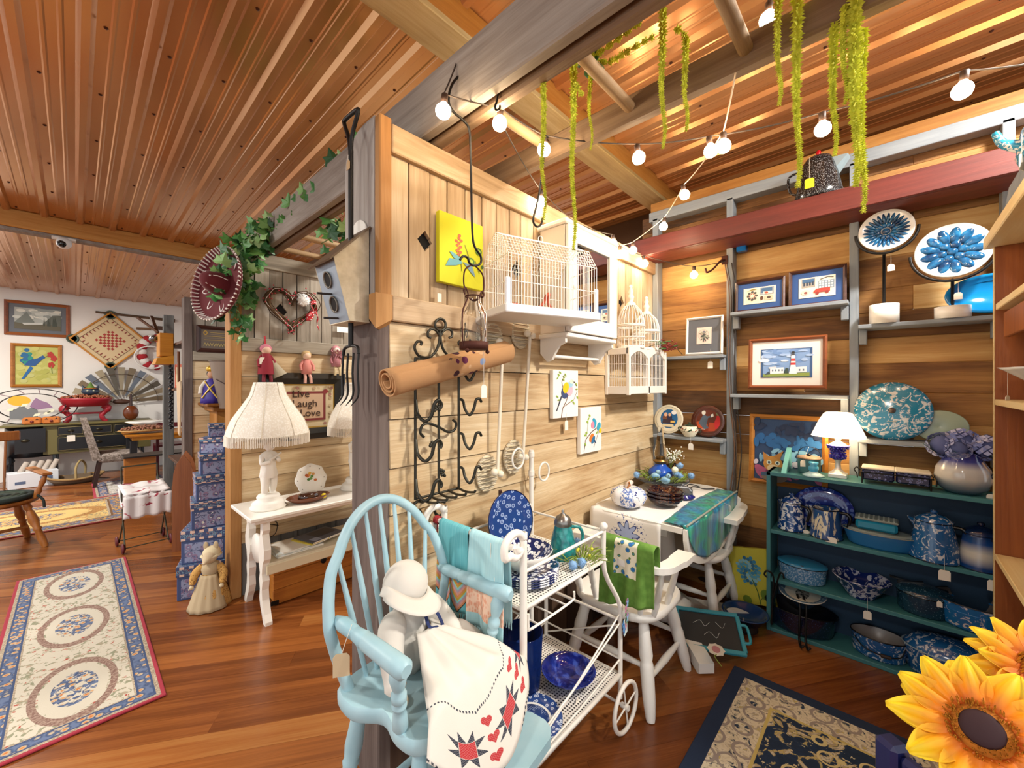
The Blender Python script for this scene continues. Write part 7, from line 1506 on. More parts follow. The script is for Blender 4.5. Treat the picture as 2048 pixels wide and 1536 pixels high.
for s in(-1,1):
    ob('arm',MB().tube(cat([(s*.05,-.0,.27),(s*.085,-.02,.22),(s*.088,-.05,.165)],4),[.02,.024,.026,.026,.026,.024,.022,.02,.016],10),m_cal,BD); ob('paw',MB().sph((s*.088,-.055,.15),.014,8,6),P('#d2bf9c',.9),BD); ob('ear',MB().sph((s*.03,.0,.40),.02,10,6,(.8,.3,1.5)),m_tan,BD)
# plaque, cone pocket, costume doll, mantel shelf on the far booth wall
a=pY(392,650,YD-.02);b=pY(396,704,YD-.02);c=pY(470,648,YD-.02); t=thing('stitched_plaque','dark wooden plaque with gold stitched motto on the far booth wall','plaque',((a.x+c.x)/2,YD-.02,(a.z+b.z)/2)); w_,h_=c.x-a.x,a.z-b.z; frame(t,w_,h_,.04,.02,P('#3a1c14',.4),'#6a5a4c',0,'#6a5e54')
A=Art(w_-.08,h_-.08,-.0105); A.ell(.14,.82,.07,.12,'#c09a3c'); A.ell(.14,.82,.04,.07,'#6a5e54')
for k in range(5): A.line([(.3 if k<2 else .1,.85-.1*k),(.9,.85-.1*k)],.004,['#b89a4a','#8a7a64'][k%2])
for k in range(9): A.line([(.08+.09*k,.12),(.125+.09*k,.3),(.17+.09*k,.12)],.005,'#b8a468')
A.done(t)
t=thing('tin_wall_pocket','grey metal cone wall pocket beside the costume doll','wall pocket',pY(444,790,YD-.42)+V((.05,0,-.1))); ob('cone',MB().cyl((0,0,-.03),(0,0,.42),.07,.15,24),P('#8a7a6c',.5,.3),t); ob('rim',MB().tube([(.15*cos(a*pi/12),.15*sin(a*pi/12),.42) for a in range(24)],.006,6,True),P('#6a5c50',.5,.4),t); ob('twig_motif',MB().tube(cat([(-.12,-.10,.25),(-.05,-.13,.2),(.02,-.13,.15),(.08,-.10,.1)],4),.005,5),P('#5a4a48',.8),t)
mt=thing('mantel_shelf','golden oak mantel shelf in the far booth','shelf',(1.0,YD-.32,0)); m_oak2=wood('golden_oak_mantel',[(0,'#6a3a10'),(.5,'#a06628'),(1,'#c48c48')],2,'obj',r=.45); ob('top',MB().box((.05,.1,1.30),(.42,.42,.03),.006),m_oak2,mt); ob('cornice',MB().box((.07,.12,1.26),(.36,.36,.05),.008),m_oak2,mt); ob('column',MB().box((.08,.13,.62),(.3,.3,1.24),.006),m_oak2,mt); ob('base',MB().box((.06,.12,.04),(.36,.36,.08),.006),m_oak2,mt)
t=thing('costume_doll','costume doll in purple robe and gold crown on the oak mantel','doll',(.90,YD-.32,1.316),rad(-25)); ob('robe',MB().lathe([(0,0),(.09,0),(.085,.05),(.06,.16),(.045,.22),(.02,.24)],24,mod=lambda a,z:1+.05*sin(9*a)),P('#3a2c8a',.5),t); ob('head',MB().sph((0,-.005,.275),.04,14,10,(.9,1,1.1)),P('#c09070',.6),t); ob('hair',MB().sph((0,.008,.285),.044,14,10,(1.05,.95,1.0)),P('#1a1214',.7),t); ob('crown',MB().lathe([(.035,.305),(.05,.32),(.042,.345),(.02,.36),(0,.362)],20),P('#c8a038',.4,.6),t)
for s in(-1,1): ob('gold_sash',MB().tube(cat([(s*.05,-.03,.21),(0,-.068,.14),(-s*.06,-.07,.05)],4),.008,6),P('#c8a850',.4,.4),t); ob('arm',MB().tube([(s*.045,0,.21),(s*.08,-.02,.15),(s*.08,-.04,.09)],.02,8),P('#d8d0c4',.7),t)
# wooden shelf bay with grey post
sh=thing('open_shelf_bay','dark open wooden shelf bay with grey post along the aisle','shelf',(.78,5.85,0)); m_dks=wood('dark_bay_wood',[(0,'#2a180c'),(.5,'#543420'),(1,'#7a5234')],2,'obj',r=.6)
ob('post',MB().box((.0,.62,1.17),(.10,.08,2.34),.005),m_gywain,sh); ob('back_panel',MB().box((.33,.0,1.15),(.02,1.2,2.3)),m_dks,sh); ob('end_panel',MB().box((.16,-.58,1.15),(.34,.03,2.3),.003),m_posty,sh)
for z_ in(.12,.62,1.44,1.95): ob('shelf_board',MB().box((.16,.0,z_),(.34,1.15,.03),.003),m_dks,sh)
t=thing('wooden_wall_phone','golden wooden crank box with metal bells on the shelf bay','wall telephone',(.70,6.05,1.72)); m_gold=wood('golden_pine',[(0,'#8a4c0c'),(.5,'#c07c1c'),(1,'#d89c3c')],0,'obj',r=.4); ob('case',MB().box((0,0,.22),(.12,.26,.26),.004),m_gold,t); ob('tray_box',MB().add([(-.10,-.16,.0),(.06,-.16,.0),(.06,.16,.0),(-.10,.16,.0),(-.08,-.14,.07),(.06,-.14,.1),(.06,.14,.1),(-.08,.14,.07)],[(3,2,1,0),(4,5,6,7),(0,1,5,4),(1,2,6,5),(2,3,7,6),(3,0,4,7)]),m_gold,t)
for y in(-.05,.05): ob('bell',MB().sph((-.09,y+.13,.30),.035,12,8),P('#7a7c80',.25,.9),t)
for k,(y,z_) in enumerate(((-.02,.42),(.06,.46))): ob('wooden_arm',MB().bar((-.06,y,.36),(-.22+.12*k,y+.12,z_+.1),.03,.02),m_dks,t)
t=thing('bead_chain','long dark bead chain hanging in the shelf bay','chain',(.74,5.95,1.0)); mb=MB()
for k in range(60): mb.sph((.012*sin(k*1.7),.012*cos(k*1.7),.012*k),.012,7,5)
ob('beads',mb,P('#1f2228',.4,.3),t,kind='stuff')
t=thing('picture_tile','small orange framed picture tile on the bay shelf','picture',(.80,5.7,1.456),rad(-70)); ob('frame',MB().box((0,.01,.13),(.26,.02,.26),.003),P('#b8481c',.5),t); ob('picture',MB().box((0,-.002,.13),(.2,.004,.2)),P('#c9b48c',.6),t)
t=thing('hanging_apron','pale leather apron panel hanging at the shelf bay','apron',(.72,5.25,.98)); ob('panel',MB(M.Rotation(pi/2,4,'Z')@M.Rotation(pi/2,4,'X')).prism([(-.02,.0),(.06,.02),(.14,.52),(-.06,.55),(-.10,.48)],-.006,.006),P('#c9b090',.8),t); ob('strap',MB().tube([(0,.04,.54),(0,.06,.85)],.012,6),P('#6a3c1c',.7),t)
# scalloped wooden wall rack by the boxes
t=thing('scalloped_rack','brown wooden shelf rack with heart-topped sides behind the boxes','rack',(.70,4.82,0),rad(-12)); m_rk=wood('red_brown_rack_wood',[(0,'#5a2e16'),(.5,'#8a4e2a'),(1,'#a8683c')],2,'obj',r=.5)
for y in(-.15,.15): ob('side_panel',MB(M.Translation((0,y,0))@M.Rotation(pi/2,4,'X')).prism([(-.08,0),(.08,0),(.08,.55),(.07,.70),(.05,.78),(.02,.83),(0,.86),(-.02,.83),(-.05,.78),(-.07,.70),(-.08,.55)],-.01,.01),m_rk,t)
for z_ in(.12,.36,.58): ob('shelf_board',MB().box((0,0,z_),(.15,.3,.018),.002),m_rk,t); ob('scallop_trim',MB(M.Translation((-.078,0,z_-.045))@M.Rotation(pi/2,4,'Z')@M.Rotation(pi/2,4,'X')).prism([(-.14,.05),(.14,.05)]+[(.14-.28*i/16,-.0-.02*abs(sin(pi*i/4))) for i in range(17)],-.005,.005),m_rk,t)
t=thing('splint_basket','small pale splint basket on the lowest rack shelf','basket',(.69,4.79,.13)); ob('basket_body',MB().lathe([(0,0),(.06,0),(.085,.09),(.08,.09),(.055,.006),(0,.006)],20),P('#b08a54',.8),t); ob('rim',MB().tube([(.085*cos(a*pi/10),.085*sin(a*pi/10),.09) for a in range(20)],.006,6,True),P('#8a6438',.8),t)
# doll stroller
g=G('rose_print_cotton'); n=g.noise(g.obj(),9,2,.5,1); g.S(Base_Color=g.ramp(n,[(.58,'#ece6e4'),(.62,'#b8485a'),(.7,'#7a2c3c')]),Roughness=.9); m_rose=g.m
ST=thing('doll_stroller','vintage doll stroller with rose-print fabric seat in the aisle','doll stroller',(.44,5.10,0),rad(5)); m_grm=P('#4a4a3c',.5,.5)
for s in(-1,1):
    ob('frame_side',MB().tube([(s*.15,-.14,.03),(s*.14,.10,.46)],.006,6).tube([(s*.15,.14,.03),(s*.14,-.12,.40)],.006,6).tube(cat([(s*.14,.10,.46),(s*.13,.16,.60),(s*.13,.18,.72)],3),.006,6),m_grm,ST)
    for y in(-.14,.14): ob('wheel',MB(M.Translation((s*.165,y,.045))@M.Rotation(pi/2,4,'Y')).lathe([(0,-.008),(.04,-.008),(.045,0),(.04,.008),(0,.008)],20),P('#5c1620',.5),ST)
for y in(-.14,.14): ob('axle',MB().tube([(-.165,y,.045),(.165,y,.045)],.005,6),m_grm,ST)
ob('push_handle',MB().tube([(-.13,.18,.72),(.13,.18,.72)],.007,6),m_grm,ST)
ob('fabric_seat',MB().grid(lambda u,v:((u-.5)*.32*(1+.05*sin(v*6)),-.16+.30*v,.50-.16*sin(pi*v)**.7*(1-.2*abs(u-.5))+.012*sin(u*25)*(1-v)+.03*v),20,16,True,.004),m_rose,ST); ob('fabric_hood',MB().grid(lambda u,v:((u-.5)*.33,-.17-.01*sin(u*20)+.02*v,.50-.20*v+.01*sin(u*17)*v),16,8,True,.004),m_rose,ST)
ob('fabric_back',MB().grid(lambda u,v:((u-.5)*.32,-.15+.30*v,.515+.05*v+.004*sin(u*14)),12,8,True,.004),m_rose,ST)
# wooden armchair at the left edge
m_mp=wood('maple_armchair',[(0,'#5a2c0e'),(.5,'#9a5c26'),(1,'#c08448')],2,'obj',r=.35); AC=thing('maple_armchair','turned maple armchair with braided dark green cushion at the left edge','armchair',(-.50,5.88,0),rad(15))
ob('seat',MB().lathe([(0,.41),(.25,.41),(.265,.425),(.255,.445),(0,.45)],32,(0,0,0),1.05,1),m_mp,AC)
for sx in(-1,1):
    for sy in(-1,1): ob('leg',turn(MB(),(sx*.16,sy*.16,.415),(sx*.26,sy*.25,0),[(0,.022),(.12,.03),(.16,.018),(.2,.026),(.4,.036),(.55,.022),(.58,.032),(.62,.022),(.8,.03),(1,.022)],12),m_mp,AC)
    ob('arm',MB().bar((sx*.28,-.22,.66),(sx*.27,.22,.68),.07,.025,bev=.008),m_mp,AC); ob('arm_post',turn(MB(),(sx*.22,-.14,.44),(sx*.28,-.17,.65),[(0,.014),(.3,.026),(.5,.016),(.7,.024),(1,.012)],10),m_mp,AC)
    for k in range(3): ob('spindle',MB().cyl((sx*.1*(k/2),.2,.44),(sx*.13*(k/2),.29,.98),.009),m_mp,AC)
ob('crest_rail',MB().bar((-.22,.285,1.0),(.22,.285,1.0),.03,.09,bev=.01),m_mp,AC); ob('stretcher',MB().cyl((-.21,0,.16),(.21,0,.16),.014),m_mp,AC)
t=thing('braided_cushion','braided dark green chair cushion on the maple armchair','cushion',(-.50,5.88,.453),rad(15)); 
for k in range(5): ob('braid_ring',MB().tube([((.04+.047*k)*cos(a*pi/18),(.04+.047*k)*sin(a*pi/18),.02+.002*(a%2)) for a in range(36)],.024,8,True),P(['#2c3a2c','#26302c','#3c4438'][k%3],.95),t)
ob('tie',MB().tube(cat([(.23,-.16,.02),(.26,-.19,-.03),(.265,-.2,-.10)],4),.01,6),P('#26302c',.9),t)
# rugs in the aisle
def rugmat(name,field,edge,border,motif,w,l,n,ring,axis=1,flo=('#a83c30','#5f6d8c','#c98a4a')):
    g=G(name); v=g.obj(); X,Y,Z=g.xyz(v)
    ax=g.ma('ABSOLUTE',X); ay=g.ma('ABSOLUTE',Y); dx=g.ma('SUBTRACT',w/2,ax); dy=g.ma('SUBTRACT',l/2,ay); d=g.ma('MINIMUM',dx,dy)
    n1=g.noise(g.map(v,(1,1,1)),34,3,.6,.8); vc=g.n('TexVoronoi',{'Vector':v,'Scale':30.0}).outputs
    fl=g.ramp(vc['Distance'],[(0,flo[0]),(.22,flo[2]),(.34,border[1]),(.48,border[0]),(.7,flo[1])])
    c=g.mix(g.ma('GREATER_THAN',n1,.555),field,g.ramp(vc['Distance'],[(.2,flo[0]),(.3,motif),(.6,'#8a8a70')]))
    # medallions
    pitch=l/n; yy=g.ma('SUBTRACT',g.ma('MODULO',g.ma('ADD',Y,l/2),pitch),pitch/2); r=g.ma('SQRT',g.ma('ADD',g.ma('POWER',g.ma('DIVIDE',X,w*.27),2),g.ma('POWER',g.ma('DIVIDE',yy,pitch*.40),2)))
    rg=g.ma('LESS_THAN',g.ma('ABSOLUTE',g.ma('SUBTRACT',r,.86)),.085); n2=g.noise(v,90,2)
    c=g.mix(g.ma('LESS_THAN',r,.73),c,field); c=g.mix(g.ma('MULTIPLY',g.ma('LESS_THAN',r,.5),g.ma('GREATER_THAN',n1,.47)),c,fl); c=g.mix(rg,c,g.ramp(n2,[(.4,ring[0]),(.6,ring[1])]))
    b1=g.ma('LESS_THAN',d,w*.175); c=g.mix(b1,c,g.ramp(g.noise(v,110,2),[(.4,'#b8a890'),(.6,'#8a7a68')])); b2=g.ma('MULTIPLY',g.ma('LESS_THAN',d,w*.155),g.ma('GREATER_THAN',d,w*.06)); c=g.mix(b2,c,fl)
    b3=g.ma('LESS_THAN',g.ma('ABSOLUTE',g.ma('SUBTRACT',d,w*.155)),w*.007); c=g.mix(b3,c,border[0]); b4=g.ma('LESS_THAN',g.ma('ABSOLUTE',g.ma('SUBTRACT',d,w*.062)),w*.007); c=g.mix(b4,c,border[0])
    c=g.mix(g.ma('LESS_THAN',d,w*.028),c,edge); g.S(Base_Color=c,Roughness=.95).bump(g.noise(v,420,2),.4,.002); return g.m
def rug(label,cx,cy,w,l,rz,m,group=None):
    t=thing('area_rug',label,'rug',(cx,cy,.0),rz); ob('pile',MB().box((0,0,.006),(w,l,.010),.003),m,t); return t
rug('cream runner rug with three floral medallions and crimson edge in the aisle',.0,3.69,.60,2.29,0,rugmat('cream_medallion_rug','#c6bdab','#9c2c3c',('#3a4a6c','#b8a890'),'#b09a84',.60,2.29,3,('#a08878','#7a5a50')))
rug('golden medallion rug with red border farther down the aisle',-.45,6.92,1.35,1.9,rad(90),rugmat('gold_medallion_rug','#cfae6c','#7a2420',('#6a4a2c','#c9a868'),'#a8783c',1.35,1.9,1,('#8a5a2c','#b88a4a')))
rug('small red-edged floral rug under the dining table',.62,8.2,.9,1.2,rad(0),rugmat('red_edge_rug','#c9c2ba','#a03444',('#4a4458','#c4b8b0'),'#8a7a80',.9,1.2,2,('#7a6a70','#a89aa0')))
# sideboard
m_sbk=G('distressed_black_paint'); m_sbk.S(Base_Color='#14171c',Roughness=.3); m_sbk=m_sbk.m; m_sol=P('#6a6238',.45); SBx=thing('black_sideboard','antique black sideboard with olive-gold trim against the back wall','sideboard',(-.72,9.36,0)); L_=1.62
ob('top',MB().box((L_/2,.25,.875),(L_+.04,.52,.03),.006),m_sol,SBx); ob('left_bay',MB().lathe([(0,.40),(.25,.40),(.25,.86),(0,.86)],28,(.27,.27,0),1.05,1.0),m_sbk,SBx); ob('carcass',MB().box((.25+L_/2-.1,.27,.64),(L_-.3,.44,.44),.004),m_sol,SBx)
for x0,x1,z0,z1,nm in((.54,.82,.70,.84,'drawer'),(.84,1.14,.70,.84,'drawer'),(1.16,1.44,.70,.84,'drawer'),(.54,1.44,.46,.68,'drawer')):
    d_=ob(nm,MB().box(((x0+x1)/2,.04,(z0+z1)/2),(x1-x0,.03,z1-z0),.004),m_sbk,SBx); e_=.012
    ob('gold_line',MB().tube([(x0+e_,.024,z0+e_),(x1-e_,.024,z0+e_),(x1-e_,.024,z1-e_),(x0+e_,.024,z1-e_)],.003,4,True),P('#b8a468',.4),d_); ob('pull',MB().sph(((x0+x1)/2,.02,(z0+z1)/2),.03,12,6,(1.3,.4,.7)),P('#3c382c',.35,.8),d_)
ob('bay_line',MB().box((.27,.012,.65),(.30,.01,.36)),m_sbk,SBx); ob('bay_pull',MB().sph((.22,.0,.66),.035,12,6,(1.3,.4,.7)),P('#3c382c',.35,.8),SBx)
for x,y in((.06,.10),(.52,.06),(1.5,.06),(.06,.45),(1.5,.45)): ob('leg',turn(MB(),(x,y,.42),(x,y,0),[(0,.035),(.2,.032),(.24,.042),(.3,.026),(.6,.03),(.64,.04),(.7,.022),(1,.018)],12),m_sbk,SBx)
ptag(SBx,(.68,.0,.76),.06,w=.09,h=.1)
SZ=.891
t=thing('white_carton','white cardboard carton of rolled papers under the sideboard','box',(-.42,9.25,0),rad(8)); ob('carton',MB().box((0,0,.11),(.48,.26,.22),.004),P('#dfe3e8',.6),t); ob('print',MB().box((.12,-.131,.12),(.12,.001,.05)),P('#5a6a88',.6),t); ob('print',MB().box((-.13,-.131,.08),(.10,.001,.04)),P('#5a6a88',.6),t)
for k in range(5): ob('paper_roll',MB().cyl((-.15+k*.075,.0,.15),(-.05+k*.075,.08,.34),.032,n=14),P('#b8aca0',.8),t)
p=pY(152,940,9.1); t=thing('wicker_tray_basket','oval wicker basket with tall handle on the floor','basket',(p.x,9.1,0),0); ob('basket_body',MB().lathe([(0,.0),(.2,.0),(.27,.09),(.26,.095),(.19,.012),(0,.01)],32,(0,0,0),1.1,.75),P('#6a5844',.85),t); ob('rim',MB().tube([(.3*cos(a*pi/16),.205*sin(a*pi/16),.095+.02*cos(a*pi/8)) for a in range(32)],.016,7,True),P('#9a7a4c',.85),t); ob('handle',MB().tube(cat([(-.0,-.2,.09),(.0,-.17,.25),(.05,-.02,.33),(.1,.15,.24),(.1,.19,.09)],5),.014,8),P('#a08a5c',.85),t)
# parsons chair and dining table
PC=thing('parsons_chair','grey damask parsons chair with dark legs by the dining table','chair',(.47,8.55,0),rad(0)); g=G('grey_damask'); n=g.noise(g.obj(),26,3,.5,1.5); g.S(Base_Color=g.ramp(n,[(.4,'#6a5e54'),(.6,'#9c9088')]),Roughness=.85); m_dam=g.m
ob('seat',MB().box((0,0,.42),(.48,.46,.13),.03),m_dam,PC); ob('backrest',MB().add([(-.30,-.23,.40),(-.20,-.23,.40),(-.20,.23,.40),(-.30,.23,.40),(-.42,-.23,1.0),(-.35,-.23,1.0),(-.35,.23,1.0),(-.42,.23,1.0)],[(3,2,1,0),(4,5,6,7),(0,1,5,4),(1,2,6,5),(2,3,7,6),(3,0,4,7)]),m_dam,PC)
for x in(-.22,.2):
    for y in(-.19,.19): ob('leg',MB().bar((x,y,.37),(x-(.06 if x<0 else 0),y,0),.04,.04),P('#2c1510',.4),PC)
DT=thing('dining_table','pine-topped dining table with black post legs','table',(1.05,8.5,0)); ob('table_top',MB().box((0,0,.735),(1.1,.8,.03),.004),m_gold,DT); ob('apron',MB().box((.0,0,.69),(.95,.66,.06),.003),m_gold,DT)
for x in(-.46,.46):
    for y in(-.32,.32): ob('leg',MB().box((x,y,.33),(.08,.08,.66),.004),P('#14161a',.4),DT)
RC=thing('red_chair','dark red painted chair beyond the dining table','chair',(1.15,9.05,0)); 
for x in(-.2,.2): ob('back_post',MB().box((x,-.0,.45),(.04,.04,.9),.005),P('#5c1620',.4),RC); ob('leg',MB().box((x,.36,.22),(.04,.04,.44),.005),P('#5c1620',.4),RC)
for z_ in(.6,.8): ob('slat',MB().box((0,0,z_),(.4,.02,.08),.005),P('#5c1620',.4),RC)
ob('seat',MB().box((0,.18,.45),(.44,.42,.03),.006),P('#5c1620',.4),RC)
WP=thing('wood_panel_screen','low amber wooden panel standing beside the shelf bay','panel',(.56,6.9,0)); ob('board',MB().box((0,0,.29),(.30,.03,.58),.004),m_tr,WP); ob('top_table',MB().box((.15,.05,.60),(.62,.34,.02),.003),P('#1c1a18',.4),WP)
# decorations on sideboard and table
p=pY(66,812,9.45); t=thing('witch_wreath','round wire wreath with witch, moon and haunted house','wreath',(p.x,9.42,SZ+.27)); 
for r in(.46,.33): ob('wire_ring',MB().tube([(r*cos(a*pi/24),0,r*.58*sin(a*pi/24)) for a in range(48)],.007,6,True),P('#2a2826',.5,.5),t)
for k in range(14): a=k*pi/7; ob('rung_wire',MB().tube([(.33*cos(a),0,.19*sin(a)),(.46*cos(a+.1),0,.265*sin(a+.1))],.006,5),P('#8a7478',.6),t)
ob('moon',MB(M.Rotation(pi/2,4,'X')).prism([(-.13+.11*cos(a*pi/12),.09+.075*sin(a*pi/12)) for a in range(24)],.005,.012),P('#d8a428',.5),t); ob('house',MB(M.Rotation(pi/2,4,'X')).prism([(-.22,-.18),(.05,-.18),(.05,-.06),(.0,.0),(-.05,-.04),(-.1,.04),(-.16,-.03),(-.22,-.05)],.004,.010),P('#6a6e70',.6),t); ob('witch',MB(M.Rotation(pi/2,4,'X')).prism([(-.03,.0),(.05,-.05),(.14,-.03),(.2,-.02),(.15,.05),(.08,.09),(.03,.13),(.0,.08)],.012,.02),P('#8a6a88',.6),t)
for x,z_ in((-.25,-.06),(-.12,-.0),(.1,-.13),(.14,-.1),(.0,-.15)): ob('ghost_leaf',MB(M.Rotation(pi/2,4,'X')).prism([(x,z_),(x+.06,z_+.01),(x+.08,z_+.05),(x+.02,z_+.04)],.014,.018),P('#dcdcc0',.6),t)
for px in(64,103):
    p=pY(px,840,9.42); t=thing('pumpkin_tin','orange jack-o-lantern tin %s on the sideboard'%('nearer the left edge' if px==64 else 'nearer the red stand'),'tin',(p.x,9.43,SZ)); ob('tin_body',MB().box((0,0,.055),(.19,.10,.11),.02),P('#c07030',.4),t); ob('nose',MB().sph((.0,-.052,.045),.02,8,6),P('#6a2018',.5),t)
    for x in(-.05,.05): ob('eye',MB(M.Translation((x,-.0505,.07))@M.Rotation(pi/2,4,'X')).prism([(-.018,0),(.018,0),(0,.025)],0,.002),P('#3a1c10',.5),t)
p=pY(172,838,9.5); t=thing('red_pedestal_dish','red pedestal dish heaped with dried petals on the sideboard','dish',(p.x,9.5,SZ)); m_rdp=P('#9c1f2c',.35); ob('dish',MB().lathe([(0,.25),(.24,.25),(.30,.36),(.31,.385),(.29,.385),(.22,.27),(0,.27)],28,(0,0,0),1,.65),m_rdp,t)
for s in(-1,1): ob('scroll_leg',MB().tube(cat([(s*.19,0,.26),(s*.25,0,.22),(s*.22,0,.16),(s*.18,0,.10),(s*.20,0,.03),(s*.24,0,.0)],4),[.05]*8+[.035]*8+[.03]*5,8),m_rdp,t)
ob('cross_bar',MB().box((0,0,.14),(.36,.03,.03),.004),m_rdp,t); mb=MB()
for k in range(260): a=rr.random()*6.28; q=.27*math.sqrt(rr.random()); mb.sph((q*cos(a),q*.65*sin(a),.385+.05*(1-q/.3)+rr.uniform(-.01,.015)),.014,5,3)
ob('petals',mb,P('#a05c3c',.8),t,kind='stuff')
t=thing('witch_cat_head','dark blue cat head in a green pointed hat on the petal dish','figurine',(p.x+.05,9.48,SZ+.43)); ob('head',MB().sph((0,0,.06),.085,14,10,(1.25,.8,.75)),P('#2c3a4c',.5),t); ob('hat',MB().cyl((0,0,.11),(0,0,.21),.055,.004,14),P('#5a7a30',.6),t); ob('hat_brim',MB().lathe([(.055,.105),(.09,.11),(.055,.115)],20),P('#c86a1c',.6),t)
for s in(-1,1): ob('ear',MB().cyl((s*.07,0,.10),(s*.095,0,.16),.03,.003,8),P('#2c3a4c',.5),t); ob('eye',MB().sph((s*.035,-.062,.07),.014,8,6),P('#c8ccb0',.4),t)
# windmill fan
p=pY(243,806,9.8); t=thing('windmill_fan','half-round windmill fan of weathered metal blades behind the sideboard','wall decor',(p.x,9.80,p.z+.02))
for k in range(13):
    a=pi*(.03+.94*k/12); ob('blade',MB(M.Rotation(pi/2,4,'X')@M.Rotation(a,4,'Z')).add([(.12,-.012,-.004),(.60,-.05,-.02),(.60,.05,.012),(.12,.012,.004),(.12,-.012,-.008),(.60,-.05,-.024),(.60,.05,.008),(.12,.012,0)],[(0,1,2,3),(7,6,5,4),(0,4,5,1),(1,5,6,2),(2,6,7,3),(3,7,4,0)]),P(['#8a7a62','#a89a80','#6a6458','#b8aa8c','#7a8490'][k%5],.5,.4),t)
for r in(.2,.48): ob('rib_band',MB().tube([(r*cos(pi*i/20),-.03,r*sin(pi*i/20)) for i in range(21)],.006,5),P('#5a4c3c',.5,.4),t)
ob('hub',MB().sph((0,-.02,.0),.09,14,8,(1.3,.5,.5)),P('#4a2c1c',.6),t)
p=pY(262,838,9.45); t=thing('mandolin','small brown mandolin-shaped bottle on the sideboard','bottle',(p.x,9.46,SZ)); ob('body',MB().sph((0,0,.12),.10,14,10,(1,.5,1.25)),P('#6a3418',.25),t); ob('neck',MB().cyl((0,0,.22),(0,0,.44),.022,.016,12),P('#3a2014',.4),t)
p=pY(285,858,8.55); t=thing('pinecone_tray','tray of dried cones and petals on the dining table','tray',(p.x,8.35,.751)); ob('tray',MB().lathe([(0,.03),(.2,.03),(.25,.05),(.24,.056),(0,.04)],28,(0,0,0),1.2,.7),P('#b8925c',.6),t); mb=MB()
for k in range(150): a=rr.random()*6.28; q=.22*math.sqrt(rr.random()); mb.sph((1.2*q*cos(a),q*.7*sin(a),.055+.05*(1-q/.25)+rr.uniform(0,.02)),.018,5,3)
ob('cones',mb,P('#8a5a44',.8),t,kind='stuff'); t=thing('white_leaf_dish','white leaf-edged bowl behind the pinecone tray','bowl',(p.x+.04,8.66,.751)); ob('bowl_body',MB().lathe([(0,.1),(.12,.1),(.22,.16),(.2,.165),(0,.115)],28,mod=lambda a,z:1+.08*cos(6*a)),P('#ece8e0',.4),t); ob('pedestal',MB().lathe([(.09,0),(.04,.03),(.03,.1)],20),P('#ece8e0',.4),t)
# pictures on the back wall
def wpic(name,label,x0,y0,x1,y1,x2,y2,fw,m,col,fn,matw=0,mat=None,cat_='painting'):
    a=pY(x0,y0,YW-.01);b=pY(x1,y1,YW-.01);c=pY(x2,y2,YW-.01); w,h=b.x-a.x,a.z-c.z; t=thing(name,label,cat_,((a.x+b.x)/2,YW-.004,(a.z+c.z)/2)); frame(t,w,h,fw,.04,m,mat or col,matw,col); A=Art(w-2*fw-2*matw,h-2*fw-2*matw,-.0105); fn(A); A.done(t); return t
def fland(A):
    A.poly([(0,0),(1,0),(1,1),(0,1)],'#a9aca4'); q=random.Random(3)
    for k in range(40): A.ell(q.random()*.9+.05,.5+.45*q.random(),.1,.07,q.choice(['#c6c8be','#b4b8ae','#8e948e','#d6d4c6']))
    A.poly([(0,.3),(.25,.8),(.42,.35),(.3,.1),(0,.1)],'#6f746c'); A.poly([(.6,.3),(.8,.7),(1,.75),(1,.1),(.6,.1)],'#5c6056'); A.poly([(0,0),(1,0),(1,.22),(.6,.3),(.3,.22),(0,.3)],'#5a5440'); A.poly([(.15,.28),(.6,.34),(.6,.26),(.2,.2)],'#c4c6be')
    for k in range(14): x=.62+q.random()*.36; A.poly([(x-.02,.2),(x+.02,.2),(x,.5+.2*q.random())],'#3c4236')
wpic('landscape_print','wide framed misty landscape print on the back wall',8,599,140,612,8,669,.045,m_chf,'#a9aca4',fland,.055,'#6a6e74','picture')
def fbb(A):
    q=random.Random(5); A.poly([(0,0),(1,0),(1,1),(0,1)],'#b7b45c')
    for k in range(50): A.ell(.05+.9*q.random(),.05+.9*q.random(),.09,.06,q.choice(['#c2bf6a','#aead50','#bcbc74']))
    for k in range(26): A.ell(.28+q.gauss(0,.06),.68+q.gauss(0,.08),.06,.05,q.choice(['#0f6a7a','#1a8a78','#146090','#0c4a74']),q.random()*3)
    A.poly([(.2,.5),(.45,.48),(.62,.66),(.7,.72),(.64,.78),(.52,.7),(.3,.62)],'#14508c'); A.poly([(.14,.14),(.2,.14),(.42,.44),(.34,.48)],'#14609c')
    for x,z in((.82,.8),(.9,.7),(.84,.52)):
        for k in range(5): a=k*1.256; A.ell(x+.045*cos(a),z+.045*sin(a),.04,.04,'#b0281c')
    A.line([(.84,.48),(.86,.3)],.01,'#7a8a3c'); A.line([(.7,.74),(.78,.78)],.006,'#7a6a3c')
wpic('bluebird_painting','gold-framed painting of a bluebird with red flowers on the back wall',21,686,124,692,21,775,.045,m_oakf,'#b7b45c',fbb)
c0=pY(221,682,YW-.015); a=pY(221,627,YW-.015); b=pY(297,687,YW-.015); hs_=(abs(a.z-c0.z)+abs(b.x-c0.x))/2
t=thing('carrom_board','square wooden game board with red checkers hung as a diamond','game board',(c0.x,YW-.012,c0.z),R=M.Rotation(rad(45),4,'Y')); S_=hs_*1.414; m_gb=P('#d8c094',.5); ob('board',MB().box((0,-.01,0),(S_,.02,S_),.004),m_gb,t)
A=Art(S_,S_,-.0205)
for i in range(8):
    for j in range(8): 
        if (i+j)%2==0: A.poly([(.30+.05*i,.30+.05*j),(.35+.05*i,.30+.05*j),(.35+.05*i,.35+.05*j),(.30+.05*i,.35+.05*j)],'#a8322c')
